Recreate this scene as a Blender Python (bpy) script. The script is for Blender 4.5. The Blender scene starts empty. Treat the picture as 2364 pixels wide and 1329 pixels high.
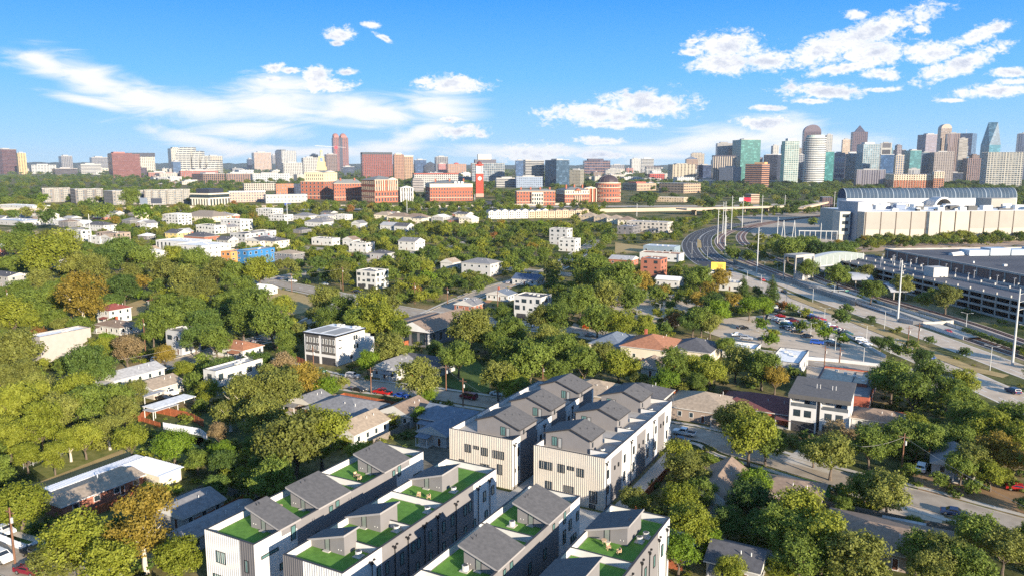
import bpy, math, random
import numpy as np
from mathutils import Vector
R = math.radians
sc = bpy.context.scene
C = sc.collection
# ---------------------------------------------------------------- camera
F, YH, CX, CY, H = 1790.0, 382.0, 1182.0, 664.5, 65.0      # focal length, horizon row, centre, in photo pixels; camera height
PITCH = math.atan((CY - YH) / F)
cam = bpy.data.objects.new("camera", bpy.data.cameras.new("camera")); C.objects.link(cam)
cam.location = (0, 0, H); cam.rotation_euler = (math.pi / 2 - PITCH, 0, 0)
cam.data.sensor_width = 36; cam.data.lens = 36 * F / 2364; cam.data.clip_start = 1; cam.data.clip_end = 60000
sc.camera = cam
# ---------------------------------------------------------------- sun, exposure
SUN_AZ, SUN_EL = R(145), R(14.5)          # azimuth clockwise from the view direction
sun = bpy.data.objects.new("sun", bpy.data.lights.new("sun", 'SUN')); C.objects.link(sun)
sun.data.energy = 5.0; sun.data.angle = R(0.5); sun.data.color = (1.0, 0.88, 0.71)
sd = Vector((math.sin(SUN_AZ) * math.cos(SUN_EL), math.cos(SUN_AZ) * math.cos(SUN_EL), math.sin(SUN_EL)))
sun.rotation_euler = sd.to_track_quat('Z', 'Y').to_euler()
vs = sc.view_settings; vs.view_transform = 'Standard'; vs.look = 'None'; vs.gamma = 1; vs.use_curve_mapping = False
vs.exposure = 1.22
# ---------------------------------------------------------------- pixel and street-grid helpers
def ray(x, y):
    u = (x - CX) / F; v = -(y - CY) / F
    return (u, math.cos(PITCH) + v * math.sin(PITCH), -math.sin(PITCH) + v * math.cos(PITCH))
def P(x, y, z=0.0):
    r = ray(x, y); t = (z - H) / r[2]; return Vector((r[0] * t, r[1] * t, z))
def PD(x, y, D):                         # point on the ray at ground distance D ahead
    r = ray(x, y); t = D / r[1]; return Vector((r[0] * t, D, H + r[2] * t))
def topx(p):
    z = p[2] - H; d = p[1] * math.cos(PITCH) - z * math.sin(PITCH); v = p[1] * math.sin(PITCH) + z * math.cos(PITCH)
    return (CX + F * p[0] / d, CY - F * v / d, d)
AZ = R(28.7)
GA = Vector((math.sin(AZ), math.cos(AZ), 0)); GB = Vector((math.cos(AZ), -math.sin(AZ), 0))
O0 = P(473.3, 1220.4, 10.5); O0.z = 0
def W(u, v, z=0.0): return O0 + GB * u + GA * v + Vector((0, 0, z))
def UV(p): d = Vector(p) - O0; return (d.dot(GB), d.dot(GA))
# ---------------------------------------------------------------- sky with clouds
world = bpy.data.worlds.new("World"); sc.world = world; world.use_nodes = True
nt = world.node_tree; nt.nodes.clear()
def N(tree, typ, **k):
    n = tree.nodes.new(typ)
    for a, b in k.items():
        if a.startswith('i_'): n.inputs[int(a[2:])].default_value = b
        else: setattr(n, a, b)
    return n
def L(tree, a, b): tree.links.new(a, b)
def math_(tree, op, a, b=None, clamp=False):
    n = tree.nodes.new('ShaderNodeMath'); n.operation = op; n.use_clamp = clamp
    for i, s in enumerate((a, b)):
        if s is None: continue
        if isinstance(s, (int, float)): n.inputs[i].default_value = s
        else: tree.links.new(s, n.inputs[i])
    return n.outputs[0]
sky = N(nt, 'ShaderNodeTexSky', sky_type='NISHITA', sun_disc=False, sun_elevation=SUN_EL, sun_rotation=SUN_AZ, altitude=200, air_density=1.0, dust_density=0.15, ozone_density=3.2)
tc = N(nt, 'ShaderNodeTexCoord'); sp = N(nt, 'ShaderNodeSeparateXYZ'); L(nt, tc.outputs['Generated'], sp.inputs[0])
yy = math_(nt, 'MAXIMUM', sp.outputs[1], 0.05)
cu = math_(nt, 'DIVIDE', sp.outputs[0], yy); cv = math_(nt, 'DIVIDE', sp.outputs[2], yy)
cm = N(nt, 'ShaderNodeCombineXYZ'); L(nt, cu, cm.inputs[0]); L(nt, cv, cm.inputs[1])
def fbm(scale, sy, detail, dist=0.0, rough=0.6, rot=0.0, off=(0, 0, 0)):
    mp = N(nt, 'ShaderNodeMapping'); mp.inputs['Scale'].default_value = (scale, scale * sy, 1); mp.inputs['Rotation'].default_value = (0, 0, rot)
    mp.inputs['Location'].default_value = off; L(nt, cm.outputs[0], mp.inputs[0])
    n = N(nt, 'ShaderNodeTexNoise'); n.inputs['Scale'].default_value = 1; n.inputs['Detail'].default_value = detail; n.inputs['Roughness'].default_value = rough
    n.inputs['Distortion'].default_value = dist; L(nt, mp.outputs[0], n.inputs['Vector']); return n.outputs['Fac']
def blobs(lst):
    out = None
    for x, y, rx, ry, *a in lst:
        r0 = ray(x, y); r1 = ray(x + 10, y); r2 = ray(x, y - 10)
        U, V = r0[0] / r0[1], r0[2] / r0[1]
        kx = abs(r1[0] / r1[1] - U) / 10; ky = abs(r2[2] / r2[1] - V) / 10
        mp = N(nt, 'ShaderNodeMapping', vector_type='TEXTURE')
        mp.inputs['Location'].default_value = (U, V, 0); mp.inputs['Rotation'].default_value = (0, 0, R(a[0] if a else 0)); mp.inputs['Scale'].default_value = (rx * kx, ry * ky, 1)
        L(nt, cm.outputs[0], mp.inputs[0])
        ln = N(nt, 'ShaderNodeVectorMath', operation='LENGTH'); L(nt, mp.outputs[0], ln.inputs[0])
        f = ln.outputs['Value']
        out = f if out is None else math_(nt, 'MINIMUM', out, f)
    return math_(nt, 'SUBTRACT', 1.0, out)
def ramp01(fac, lo, hi):
    m = N(nt, 'ShaderNodeMapRange', interpolation_type='SMOOTHSTEP'); m.inputs['From Min'].default_value = lo; m.inputs['From Max'].default_value = hi
    L(nt, fac, m.inputs['Value']); return m.outputs[0]
CUMULUS = [(1682,107,72,28),(1668,145,66,24),(1778,142,58,20),(1895,120,72,28,15),(1986,84,165,24,20),(2017,124,76,26,8),(2154,122,72,20),(1976,152,100,11,10),(2037,172,42,12),
 (2220,147,88,21,20),(2262,80,62,16,20),(2128,69,18,9),(1976,35,26,9),(1595,122,26,8),(1905,211,88,16),(2027,208,42,5),(1768,249,35,6),(1875,234,45,6),(2291,210,85,13,5),
 (2330,168,46,9),(2336,190,38,7),(2195,233,30,5),(1489,243,100,27),(1377,264,118,20),(1420,287,90,9),(1230,355,90,19),(1387,358,62,9),(1387,327,52,9),(1763,284,56,16),
 (787,79,30,14),(779,101,15,6),(858,57,18,7),(886,88,22,5,-25),(632,157,26,11),(670,164,20,6),(731,176,32,18),(751,198,56,14),(800,167,20,7),(624,185,28,8),(1046,195,68,18),(985,188,24,8),(1040,276,30,8),(1056,304,54,13),(1110,314,14,6),(1600,96,14,5)]
CIRRUS = [(101,147,105,30,-14),(203,185,150,48,-22),(315,228,180,42,-15),(457,248,195,40,-4),(634,242,190,46),(838,258,185,38,-3),(1015,250,110,44),(955,315,140,26,25),
 (480,332,180,22,-12),(640,200,120,30),(1620,330,190,30,10),(1800,300,120,36),(1700,318,160,34,5),(700,352,240,16),(1250,350,260,18),(1500,345,160,16),(210,235,120,14,-12),(1880,330,160,26),(560,300,160,24,0),(900,340,90,18)]
warp = math_(nt, 'ADD', math_(nt, 'MULTIPLY', math_(nt, 'SUBTRACT', fbm(34, 1.9, 8, 0.5, 0.62), 0.5), 1.0), math_(nt, 'MULTIPLY', math_(nt, 'SUBTRACT', fbm(110, 1.6, 6, 0.4, 0.7, 0, (3, 1, 0)), 0.5), 0.85))
fc = math_(nt, 'ADD', math_(nt, 'ADD', blobs([(x, y, rx * 1.16, ry * 1.22, *a) for x, y, rx, ry, *a in CUMULUS]), .06), math_(nt, 'MULTIPLY', warp, 2.1))
cum = ramp01(fc, -0.18, 0.55)
wv = math_(nt, 'SUBTRACT', fbm(9, 5.0, 7, 1.2, 0.6, -0.25), 0.5)
ci = ramp01(math_(nt, 'ADD', blobs(CIRRUS), math_(nt, 'MULTIPLY', wv, 2.2)), -0.35, 0.85)
ci = math_(nt, 'MULTIPLY', ci, 0.97)
dens = math_(nt, 'MAXIMUM', cum, ci)
# clouds: sunlit white with lavender undersides where the body is thick
body = ramp01(math_(nt, 'ADD', math_(nt, 'SUBTRACT', fc, 0.45), math_(nt, 'MULTIPLY', math_(nt, 'SUBTRACT', fbm(16, 2.0, 4, 0.6, 0.5, 0, (0, 0.5, 0)), 0.5), -2.2)), 0.0, 1.0)
ccol = N(nt, 'ShaderNodeMix', data_type='RGBA'); CK = 10.0 / 2 ** vs.exposure; ccol.inputs['A'].default_value = (1.06 * CK, 1.07 * CK, 1.1 * CK, 1); ccol.inputs['B'].default_value = (.66 * CK, .72 * CK, .86 * CK, 1); L(nt, body, ccol.inputs['Factor'])
gr = N(nt, 'ShaderNodeValToRGB'); L(nt, math_(nt, 'ADD', math_(nt, 'MULTIPLY', sp.outputs[2], 1.6), .1), gr.inputs[0]); ge = gr.color_ramp.elements
KS = 1.08 / (0.10 * 2 ** vs.exposure)      # sky colours as they look in the photograph, turned into radiance
for i_, (ps_, cc_) in enumerate(((.08, (.46, .74, .98)), (.16, (.30, .62, .99)), (.27, (.14, .50, 1.0)), (.42, (.04, .335, 1.0)), (.62, (.14, .42, .90)), (1.0, (.22, .42, .80)))):
    e_ = ge[i_] if i_ < 2 else ge.new(ps_)
    e_.position = ps_; e_.color = (*cc_, 1)
gs = N(nt, 'ShaderNodeVectorMath', operation='SCALE'); gs.inputs['Scale'].default_value = KS; L(nt, gr.outputs[0], gs.inputs[0])
hsv = N(nt, 'ShaderNodeMix', data_type='RGBA'); hsv.inputs['Factor'].default_value = .95; L(nt, sky.outputs[0], hsv.inputs['A']); L(nt, gs.outputs[0], hsv.inputs['B'])
mix = N(nt, 'ShaderNodeMix', data_type='RGBA'); L(nt, dens, mix.inputs['Factor']); L(nt, hsv.outputs['Result'], mix.inputs['A']); L(nt, ccol.outputs['Result'], mix.inputs['B'])
bg = N(nt, 'ShaderNodeBackground'); bg.inputs['Strength'].default_value = 0.10; L(nt, mix.outputs['Result'], bg.inputs['Color'])
wo = N(nt, 'ShaderNodeOutputWorld'); L(nt, bg.outputs[0], wo.inputs[0])
# ---------------------------------------------------------------- materials
MATS = {}
def mat(name, col, rough=0.8, var=0.12, scale=0.6, metal=0.0, spec=0.3, bump=0.0, col2=None, stretch=None):
    if name in MATS: return MATS[name]
    m = bpy.data.materials.new(name); m.use_nodes = True; t = m.node_tree; b = t.nodes['Principled BSDF']
    b.inputs['Roughness'].default_value = rough; b.inputs['Metallic'].default_value = metal; b.inputs['Specular IOR Level'].default_value = spec
    c = (*col, 1)
    if var > 0:
        tcn = N(t, 'ShaderNodeTexCoord'); mp = N(t, 'ShaderNodeMapping'); mp.inputs['Scale'].default_value = stretch or (1, 1, 1); L(t, tcn.outputs['Object'], mp.inputs[0])
        n = N(t, 'ShaderNodeTexNoise'); n.inputs['Scale'].default_value = scale; n.inputs['Detail'].default_value = 5; L(t, mp.outputs[0], n.inputs['Vector'])
        rp = N(t, 'ShaderNodeValToRGB'); rp.color_ramp.elements[0].position = .3; rp.color_ramp.elements[1].position = .7
        c2 = col2 or tuple(x * (1 + var) for x in col); c1 = tuple(x * (1 - var) for x in col) if not col2 else col
        rp.color_ramp.elements[0].color = (*c1, 1); rp.color_ramp.elements[1].color = (*c2, 1)
        L(t, n.outputs['Fac'], rp.inputs[0]); L(t, rp.outputs[0], b.inputs['Base Color'])
        if bump:
            bn = N(t, 'ShaderNodeBump'); bn.inputs['Strength'].default_value = bump; L(t, n.outputs['Fac'], bn.inputs['Height']); L(t, bn.outputs[0], b.inputs['Normal'])
    else: b.inputs['Base Color'].default_value = c
    MATS[name] = m; return m
def glass(name='window glass', col=(0.03, 0.045, 0.055), rough=0.12):
    if name in MATS: return MATS[name]
    m = mat(name, col, rough, 0.5, 0.35, 0.0, 0.9); return m
def facade(name, wall, gl, bay=3.5, floor=3.6, fw=0.55, fh=0.5, grough=0.15, alt=None, altf=0.3, wob=0.35, wall2=None, z2=None):
    """wall with a regular window grid in metres along the wall (u) and up (z); windows vary one by one"""
    if name in MATS: return MATS[name]
    m = bpy.data.materials.new(name); m.use_nodes = True; t = m.node_tree; b = t.nodes['Principled BSDF']
    gl = tuple(x * .7 for x in gl)
    uv = N(t, 'ShaderNodeUVMap'); s = N(t, 'ShaderNodeSeparateXYZ'); L(t, uv.outputs[0], s.inputs[0])
    U = math_(t, 'DIVIDE', s.outputs[0], bay); V = math_(t, 'DIVIDE', s.outputs[1], floor)
    fu = math_(t, 'FRACT', U); fv = math_(t, 'FRACT', V)
    def band(f, w):
        a = math_(t, 'SUBTRACT', f, 0.5); a = math_(t, 'ABSOLUTE', a); return math_(t, 'LESS_THAN', a, w / 2)
    mk = math_(t, 'MULTIPLY', band(fu, min(fw * 1.12, 1.01)), band(fv, min(1.01, fh * 1.12)))
    g = N(t, 'ShaderNodeNewGeometry'); sn = N(t, 'ShaderNodeSeparateXYZ'); L(t, g.outputs['Normal'], sn.inputs[0])
    vert = math_(t, 'LESS_THAN', math_(t, 'ABSOLUTE', sn.outputs[2]), 0.5); mk = math_(t, 'MULTIPLY', mk, vert)
    cb = N(t, 'ShaderNodeCombineXYZ'); L(t, math_(t, 'FLOOR', U), cb.inputs[0]); L(t, math_(t, 'FLOOR', V), cb.inputs[1])
    wn = N(t, 'ShaderNodeTexWhiteNoise', noise_dimensions='2D'); L(t, cb.outputs[0], wn.inputs['Vector'])
    gm = N(t, 'ShaderNodeMix', data_type='RGBA'); gm.inputs['A'].default_value = (*gl, 1)
    gm.inputs['B'].default_value = (*(alt or tuple(min(1, x * 1.9 + .02) for x in gl)), 1)
    L(t, math_(t, 'MULTIPLY', math_(t, 'POWER', wn.outputs['Value'], 1.0 / max(altf, .05)), 1.0), gm.inputs['Factor'])
    wl = N(t, 'ShaderNodeMix', data_type='RGBA'); wl.inputs['A'].default_value = (*tuple(x * .62 for x in wall), 1); wl.inputs['B'].default_value = (*tuple(min(1, x * .84) for x in wall), 1)
    nz = N(t, 'ShaderNodeTexNoise'); nz.inputs['Scale'].default_value = .12; nz.inputs['Detail'].default_value = 6
    tco = N(t, 'ShaderNodeTexCoord'); L(t, tco.outputs['Object'], nz.inputs['Vector']); L(t, nz.outputs['Fac'], wl.inputs['Factor'])
    wallout = wl.outputs['Result']
    if wall2:
        w2 = N(t, 'ShaderNodeMix', data_type='RGBA'); w2.inputs['B'].default_value = (*wall2, 1); L(t, wallout, w2.inputs['A'])
        L(t, math_(t, 'GREATER_THAN', s.outputs[1], z2), w2.inputs['Factor']); wallout = w2.outputs['Result']
    mx = N(t, 'ShaderNodeMix', data_type='RGBA'); L(t, mk, mx.inputs['Factor']); L(t, wallout, mx.inputs['A']); L(t, gm.outputs['Result'], mx.inputs['B'])
    L(t, mx.outputs['Result'], b.inputs['Base Color'])
    rr = N(t, 'ShaderNodeMapRange'); rr.inputs['To Min'].default_value = .75; rr.inputs['To Max'].default_value = grough; L(t, mk, rr.inputs['Value']); L(t, rr.outputs[0], b.inputs['Roughness'])
    sr = N(t, 'ShaderNodeMapRange'); sr.inputs['To Min'].default_value = .2; sr.inputs['To Max'].default_value = .9; L(t, mk, sr.inputs['Value']); L(t, sr.outputs[0], b.inputs['Specular IOR Level'])
    MATS[name] = m; return m
# ---------------------------------------------------------------- mesh building
class MB:
    def __init__(s): s.v = []; s.f = []; s.m = []
    def quad(s, a, b, c, d, mi=0): n = len(s.v); s.v += [tuple(a), tuple(b), tuple(c), tuple(d)]; s.f.append((n, n+1, n+2, n+3)); s.m.append(mi); return s
    def poly(s, pts, mi=0): n = len(s.v); s.v += [tuple(p) for p in pts]; s.f.append(tuple(range(n, n + len(pts)))); s.m.append(mi); return s
    def box(s, x0, y0, z0, x1, y1, z1, mi=0, top=None):
        if x1 < x0: x0, x1 = x1, x0
        if y1 < y0: y0, y1 = y1, y0
        n = len(s.v); s.v += [(x0,y0,z0),(x1,y0,z0),(x1,y1,z0),(x0,y1,z0),(x0,y0,z1),(x1,y0,z1),(x1,y1,z1),(x0,y1,z1)]
        s.f += [(n,n+3,n+2,n+1),(n+4,n+5,n+6,n+7),(n,n+1,n+5,n+4),(n+1,n+2,n+6,n+5),(n+2,n+3,n+7,n+6),(n+3,n,n+4,n+7)]
        s.m += [mi, mi if top is None else top, mi, mi, mi, mi]; return s
    def prism(s, pts, z0, z1, mi=0, top=None, inset=0, taper=None):
        """pts counter-clockwise in xy"""
        n = len(s.v); k = len(pts); tp = taper or pts
        s.v += [(p[0], p[1], z0) for p in pts] + [(p[0], p[1], z1) for p in tp]
        for i in range(k): j = (i + 1) % k; s.f.append((n+i, n+j, n+k+j, n+k+i)); s.m.append(mi)
        s.f.append(tuple(n+k+i for i in range(k))); s.m.append(mi if top is None else top)
        s.f.append(tuple(n+k-1-i for i in range(k))); s.m.append(mi); return s
    def tube(s, p0, p1, r0, r1=None, k=8, mi=0):
        p0 = Vector(p0); p1 = Vector(p1); r1 = r0 if r1 is None else r1; d = (p1 - p0).normalized()
        a = d.orthogonal().normalized(); b = d.cross(a); n = len(s.v)
        for p, r in ((p0, r0), (p1, r1)):
            for i in range(k): t = 2 * math.pi * i / k; s.v.append(tuple(p + a * (r * math.cos(t)) + b * (r * math.sin(t))))
        for i in range(k): j = (i + 1) % k; s.f.append((n+i, n+j, n+k+j, n+k+i)); s.m.append(mi)
        s.f.append(tuple(n+k-1-i for i in range(k))); s.f.append(tuple(n+k+i for i in range(k))); s.m += [mi, mi]; return s
    def obj(s, name, mats, parent=None, smooth=False):
        me = bpy.data.meshes.new(name); me.from_pydata(s.v, [], s.f)
        if not isinstance(mats, (list, tuple)): mats = [mats]
        for m in mats: me.materials.append(m)
        me.polygons.foreach_set('material_index', s.m)
        uv = me.uv_layers.new(name='UVMap').data
        for p in me.polygons:
            nx, ny, nz = p.normal
            h = math.hypot(nx, ny)
            for li in p.loop_indices:
                c = me.vertices[me.loops[li].vertex_index].co
                if abs(nz) < .7 and h > 0: uv[li].uv = ((-ny * c.x + nx * c.y) / h, c.z)
                else: uv[li].uv = (c.x, c.y)
        if smooth: me.shade_smooth()
        me.update()
        o = bpy.data.objects.new(name, me); C.objects.link(o)
        if parent: o.parent = parent
        return o
LAND = []           # named landmarks for the labels of trees
def thing(name, label, cat, loc=(0, 0, 0), rz=0.0, group=None, land=None):
    o = bpy.data.objects.new(name, None); C.objects.link(o); o.location = loc; o.rotation_euler = (0, 0, rz); o['label'] = label; o['category'] = cat
    o.empty_display_size = .5
    if group: o['group'] = group
    if land: LAND.append((land, loc[0], loc[1]))
    return o
def tag(o, label, cat, group=None, land=None):
    o['label'] = label; o['category'] = cat
    if group: o['group'] = group
    if land: LAND.append((land, o.location[0], o.location[1]))
    return o
def struct(name, mb, m, kind='structure'):
    o = mb.obj(name, m); o['kind'] = kind; return o
def copy_tree(o, parent=None):
    c = o.copy(); C.objects.link(c); c.parent = parent
    for ch in list(o.children): copy_tree(ch, c)
    return c
WM = {}
def window(parent, face, pos, along, z, w, h, frame=None, pane=None, split=0, sub=True, depth=.05, name='window'):
    """face F,R,L,K = front, right, left, back; pos = plane coordinate, along = centre along the wall, z = sill height"""
    frame = frame or mat('black window frame', (.02, .02, .022), .5, 0); pane = pane or glass()
    key = (round(w, 2), round(h, 2), frame.name, pane.name, split, sub, depth)
    if key not in WM:
        fr = MB(); t = .08 if w > .5 else .05; x = w / 2
        fr.box(-x, -depth, 0, x, 0, t); fr.box(-x, -depth, h - t, x, 0, h); fr.box(-x, -depth, t, -x + t, 0, h - t); fr.box(x - t, -depth, t, x, 0, h - t)
        for i in range(1, split + 1): c = -x + w * i / (split + 1); fr.box(c - .03, -depth, t, c + .03, 0, h - t)
        pn = MB(); g = depth * .4
        if sub: pn.box(-x + t, -g, t, x - t, -g + .015, h - t)
        else: fr.box(-x + t, -g, t, x - t, -g + .015, h - t, 1)
        a = fr.obj(name, [frame, pane]); b = pn.obj('pane', pane, a) if sub else None
        for q in (a, b):
            if q: C.objects.unlink(q)
        WM[key] = (a, b)
    a, b = WM[key]; o = a.copy(); o.name = name; C.objects.link(o); o.parent = parent
    o.location = {'F': (along, pos, z), 'R': (pos, along, z), 'L': (pos, along, z), 'K': (along, pos, z)}[face]
    o.rotation_euler = (0, 0, {'F': 0, 'R': math.pi / 2, 'L': -math.pi / 2, 'K': math.pi}[face])
    if b: c = b.copy(); c.name = 'pane'; C.objects.link(c); c.parent = o
    return o
# ================================================================ the townhouse rows in front
WHITE = mat('white stucco', (.58, .565, .54), .8, .07, .5, stretch=(1, 1, .25))
GREY = mat('warm grey stucco', (.19, .178, .175), .85, .06, .5)
CLADW = mat('white standing seam cladding', (.56, .545, .515), .55, .05, .3)
CLADG = mat('charcoal standing seam cladding', (.13, .125, .13), .5, .05, .4)
CLADC = mat('cream standing seam cladding', (.54, .49, .415), .6, .05, .3)
ROOFG = mat('charcoal shingle roof', (.088, .084, .082), .9, .3, 1.6, bump=.12, col2=(.125, .118, .114))
CAP = mat('dark metal coping', (.045, .042, .042), .5, .1)
TURF = mat('artificial turf', (.07, .165, .022), .95, .25, 1.2, bump=.2, col2=(.11, .24, .035))
DECK = mat('terrace membrane', (.36, .33, .29), .8, .1, .8)
BLACK = mat('black metal', (.015, .015, .017), .45, 0)
CONC = mat('pale concrete', (.42, .39, .34), .85, .12, .5)
TEAL = glass('pale teal glass', (.10, .19, .18), .12)
def clad(parent, name, m, x0, x1, y, z0, z1, face='F', step=.42):
    b = MB()
    if face == 'F':
        b.box(x0, y - .05, z0, x1, y, z1)
        n = int((x1 - x0) / step)
        for i in range(n + 1): x = x0 + .04 + i * (x1 - x0 - .08) / max(1, n); b.box(x - .03, y - .12, z0 + .02, x + .03, y - .05, z1 - .02)
    else:
        b.box(y, x0, z0, y + .05, x1, z1)
        n = int((x1 - x0) / step)
        for i in range(n + 1): x = x0 + .04 + i * (x1 - x0 - .08) / max(1, n); b.box(y + .05, x - .03, z0 + .02, y + .11, x + .03, z1 - .02)
    return b.obj(name, m, parent)
def parapet(parent, x0, y0, x1, y1, z0, z1, cross=(), cx0=None, cx1=None, m=None):
    t = .22; b = MB(); c = MB()
    for a in ((x0, y0, x1, y0 + t), (x0, y1 - t, x1, y1), (x0, y0 + t, x0 + t, y1 - t), (x1 - t, y0 + t, x1, y1 - t)):
        b.box(a[0], a[1], z0, a[2], a[3], z1)
    for v in cross:
        b.box((cx0 if cx0 is not None else x0) + t, v - .1, z0, (cx1 if cx1 is not None else x1) - t, v + .1, z1 - .02)
    b.obj('parapet', m or WHITE, parent)
    e = .05
    for a in ((x0-e, y0-e, x1+e, y0+t+e), (x0-e, y1-t-e, x1+e, y1+e), (x0-e, y0+t+e, x0+t+e, y1-t-e), (x1-t-e, y0+t+e, x1+e, y1-t-e)):
        c.box(a[0], a[1], z1, a[2], a[3], z1 + .07)
    for v in cross:
        c.box((cx0 if cx0 is not None else x0) + t + e, v - .13, z1 - .02, (cx1 if cx1 is not None else x1) - t - e, v + .13, z1 + .04)
    c.obj('coping', CAP, parent)
def downspout(parent, x, y, ztop, z0=0.0):
    b = MB(); b.tube((x + .12, y, z0), (x + .12, y, ztop), .075, .075, 6)
    b.box(x + .02, y - .2, ztop - .02, x + .28, y + .2, ztop + .3)
    b.tube((x + .15, y, ztop + .3), (x + .15, y - .42, ztop + .55), .05, .05, 5); b.tube((x + .15, y, ztop + .3), (x + .15, y + .42, ztop + .55), .05, .05, 5)
    b.box(x + .03, y - .62, ztop + .45, x + .3, y - .34, ztop + .66); b.box(x + .03, y + .34, ztop + .45, x + .3, y + .62, ztop + .66)
    return b.obj('downspout', BLACK, parent)
ZD, ZP = 9.4, 10.5
def door_unit(parent, x, y, z, w=.95, h=2.1, split=0):
    return window(parent, 'F', y, x, z, w, h, pane=glass('pale door glass', (.2, .22, .2), .15), name='door', split=split)
def row_turf(tid, label, u0, v0, w, Lr, side, pents, party, greyr, front_split, split_left, wins, spouts, land):
    rt = thing('townhouse_row', label, 'townhouse row', W(u0, v0), -AZ, 'townhouse rows with roof terraces', land)
    b = MB(); b.box(0, 0, 0, w, Lr, ZD); b.obj('wall', WHITE, rt)
    if front_split:
        if split_left: clad(rt, 'dark_cladding', CLADG, 0, front_split, 0, 0, ZP); clad(rt, 'white_cladding', CLADW, front_split, w, 0, 0, ZP)
        else: clad(rt, 'white_cladding', CLADW, 0, front_split, 0, 0, ZP); clad(rt, 'dark_cladding', CLADG, front_split, w, 0, 0, ZP)
    parapet(rt, 0, 0, w, Lr, ZD, ZP, party)
    g = MB(); g.box(w, greyr[0], 0, w + .06, greyr[1], ZP - .003); g.obj('grey_wall', GREY, rt)
    g = MB(); g.box(-.06, greyr[0], 0, 0, greyr[1], ZP - .003); g.obj('grey_wall', GREY, rt)
    cuts = [.22] + [p for p in party] + [Lr - .22]
    for i in range(len(cuts) - 1):
        g = MB(); g.box(.45, cuts[i] + .35, ZD, w - .45, cuts[i+1] - .35, ZD + .05); g.obj('turf', TURF, rt)
    g = MB(); g.box(.22, .22, ZD - .01, w - .22, Lr - .22, ZD + .012); g.obj('terrace_floor', DECK, rt)
    for k, (a, bb) in enumerate(pents):
        if side == 'L': xh, xl, xw0, xw1 = 3.2, w + .12, 3.9, w + .04; zl, zh = 10.66, 12.85
        else: xh, xl, xw0, xw1 = 6.95, -.12, .24, 6.6; zl, zh = 10.66, 12.85
        zs = lambda x: zl + (zh - zl) * (x - xl) / (xh - xl)
        ya, yb = a + .45, bb - .3
        p = MB(); th = .3
        p.v += [(xw0, ya, ZD), (xw1, ya, ZD), (xw1, yb, ZD), (xw0, yb, ZD), (xw0, ya, zs(xw0) - th), (xw1, ya, zs(xw1) - th), (xw1, yb, zs(xw1) - th), (xw0, yb, zs(xw0) - th)]
        p.f += [(4,5,6,7), (0,1,5,4), (1,2,6,5), (2,3,7,6), (3,0,4,7)]; p.m += [0] * 5
        ph = p.obj('penthouse', GREY, rt)
        r = MB(); x0, x1 = min(xh, xl), max(xh, xl)
        r.v += [(x0, a, zs(x0) - th), (x1, a, zs(x1) - th), (x1, bb, zs(x1) - th), (x0, bb, zs(x0) - th), (x0, a, zs(x0)), (x1, a, zs(x1)), (x1, bb, zs(x1)), (x0, bb, zs(x0))]
        r.f += [(0,3,2,1), (4,5,6,7), (0,1,5,4), (1,2,6,5), (2,3,7,6), (3,0,4,7)]; r.m += [1, 0, 1, 1, 1, 1]
        r.obj('penthouse_roof', [ROOFG, mat('roof fascia', (.30, .28, .27), .7, .05)], ph)
        for q in range(2):
            vt = MB(); vx = xh + (xl - xh) * .12; vy = a + (bb - a) * (.35 + .12 * q); vt.tube((vx, vy, zs(vx) - .05), (vx, vy, zs(vx) + .38), .05, .05, 6); vt.obj('vent_pipe', BLACK, ph)
        dx = xw0 + (xw1 - xw0) * (.42 if side == 'L' else .5)
        door_unit(ph, dx, ya, ZD + .1)
        st = MB(); st.box(dx - .6, ya - .5, ZD + .05, dx + .6, ya - .02, ZD + .2); st.obj('doorstep', CONC, ph)
        for q in range(2):
            lt = MB(); lt.box(xw0 + (.5 if side == 'L' else 5.2) + q * .5, ya - .06, ZD + .7, xw0 + (.6 if side == 'L' else 5.3) + q * .5, ya, ZD + .85); lt.obj('outlet_cover', WHITE, ph)
    for f in wins:
        face, al, z, ww, hh = f[:5]; pn = f[5] if len(f) > 5 else TEAL
        window(rt, face, {'F': -.05, 'R': w + .06}[face], al, z, ww, hh, pane=pn, split=(1 if ww > 1.3 else 0), depth=.09)
    for s in spouts: downspout(rt, w + .06, s, 9.0)
    return rt
F1 = [('F', 3.25, 5.8, 2.0, 1.9), ('F', 8.66, 5.75, .85, 1.95), ('F', 3.0, 2.3, 3.4, 1.5), ('F', 8.66, 2.2, .85, 1.6)]
row_turf(1, 'charcoal-cornered white townhouse row with turf terraces, leftmost, roofs sloping right', 0, 0, 10.3, 42.6, 'L', [(4.96, 9.5), (13.5, 21.4), (30.5, 38.4)], (9.7, 25.1), (8.7, 34), 7.46, False,
    F1 + [('R', 7.8, 7.9, 1.0, 2.3), ('R', 2.9, 7.6, 3.4, .55), ('R', 16.3, 9.0, .9, 1.0), ('R', 17.9, 9.2, .9, 1.1), ('R', 33.1, 9.0, .8, 1.1), ('R', 34.8, 8.4, .9, 2.0), ('R', 37.0, 5.0, 1.2, 1.6), ('R', 40.5, 6.0, 2.6, 1.0), ('R', 6.0, 4.2, 2.6, 1.1), ('R', 13, 5.4, .9, 1.6), ('R', 22, 5.4, .9, 1.6), ('R', 28, 5.4, .9, 1.6)], [], 'first townhouse row')
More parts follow.
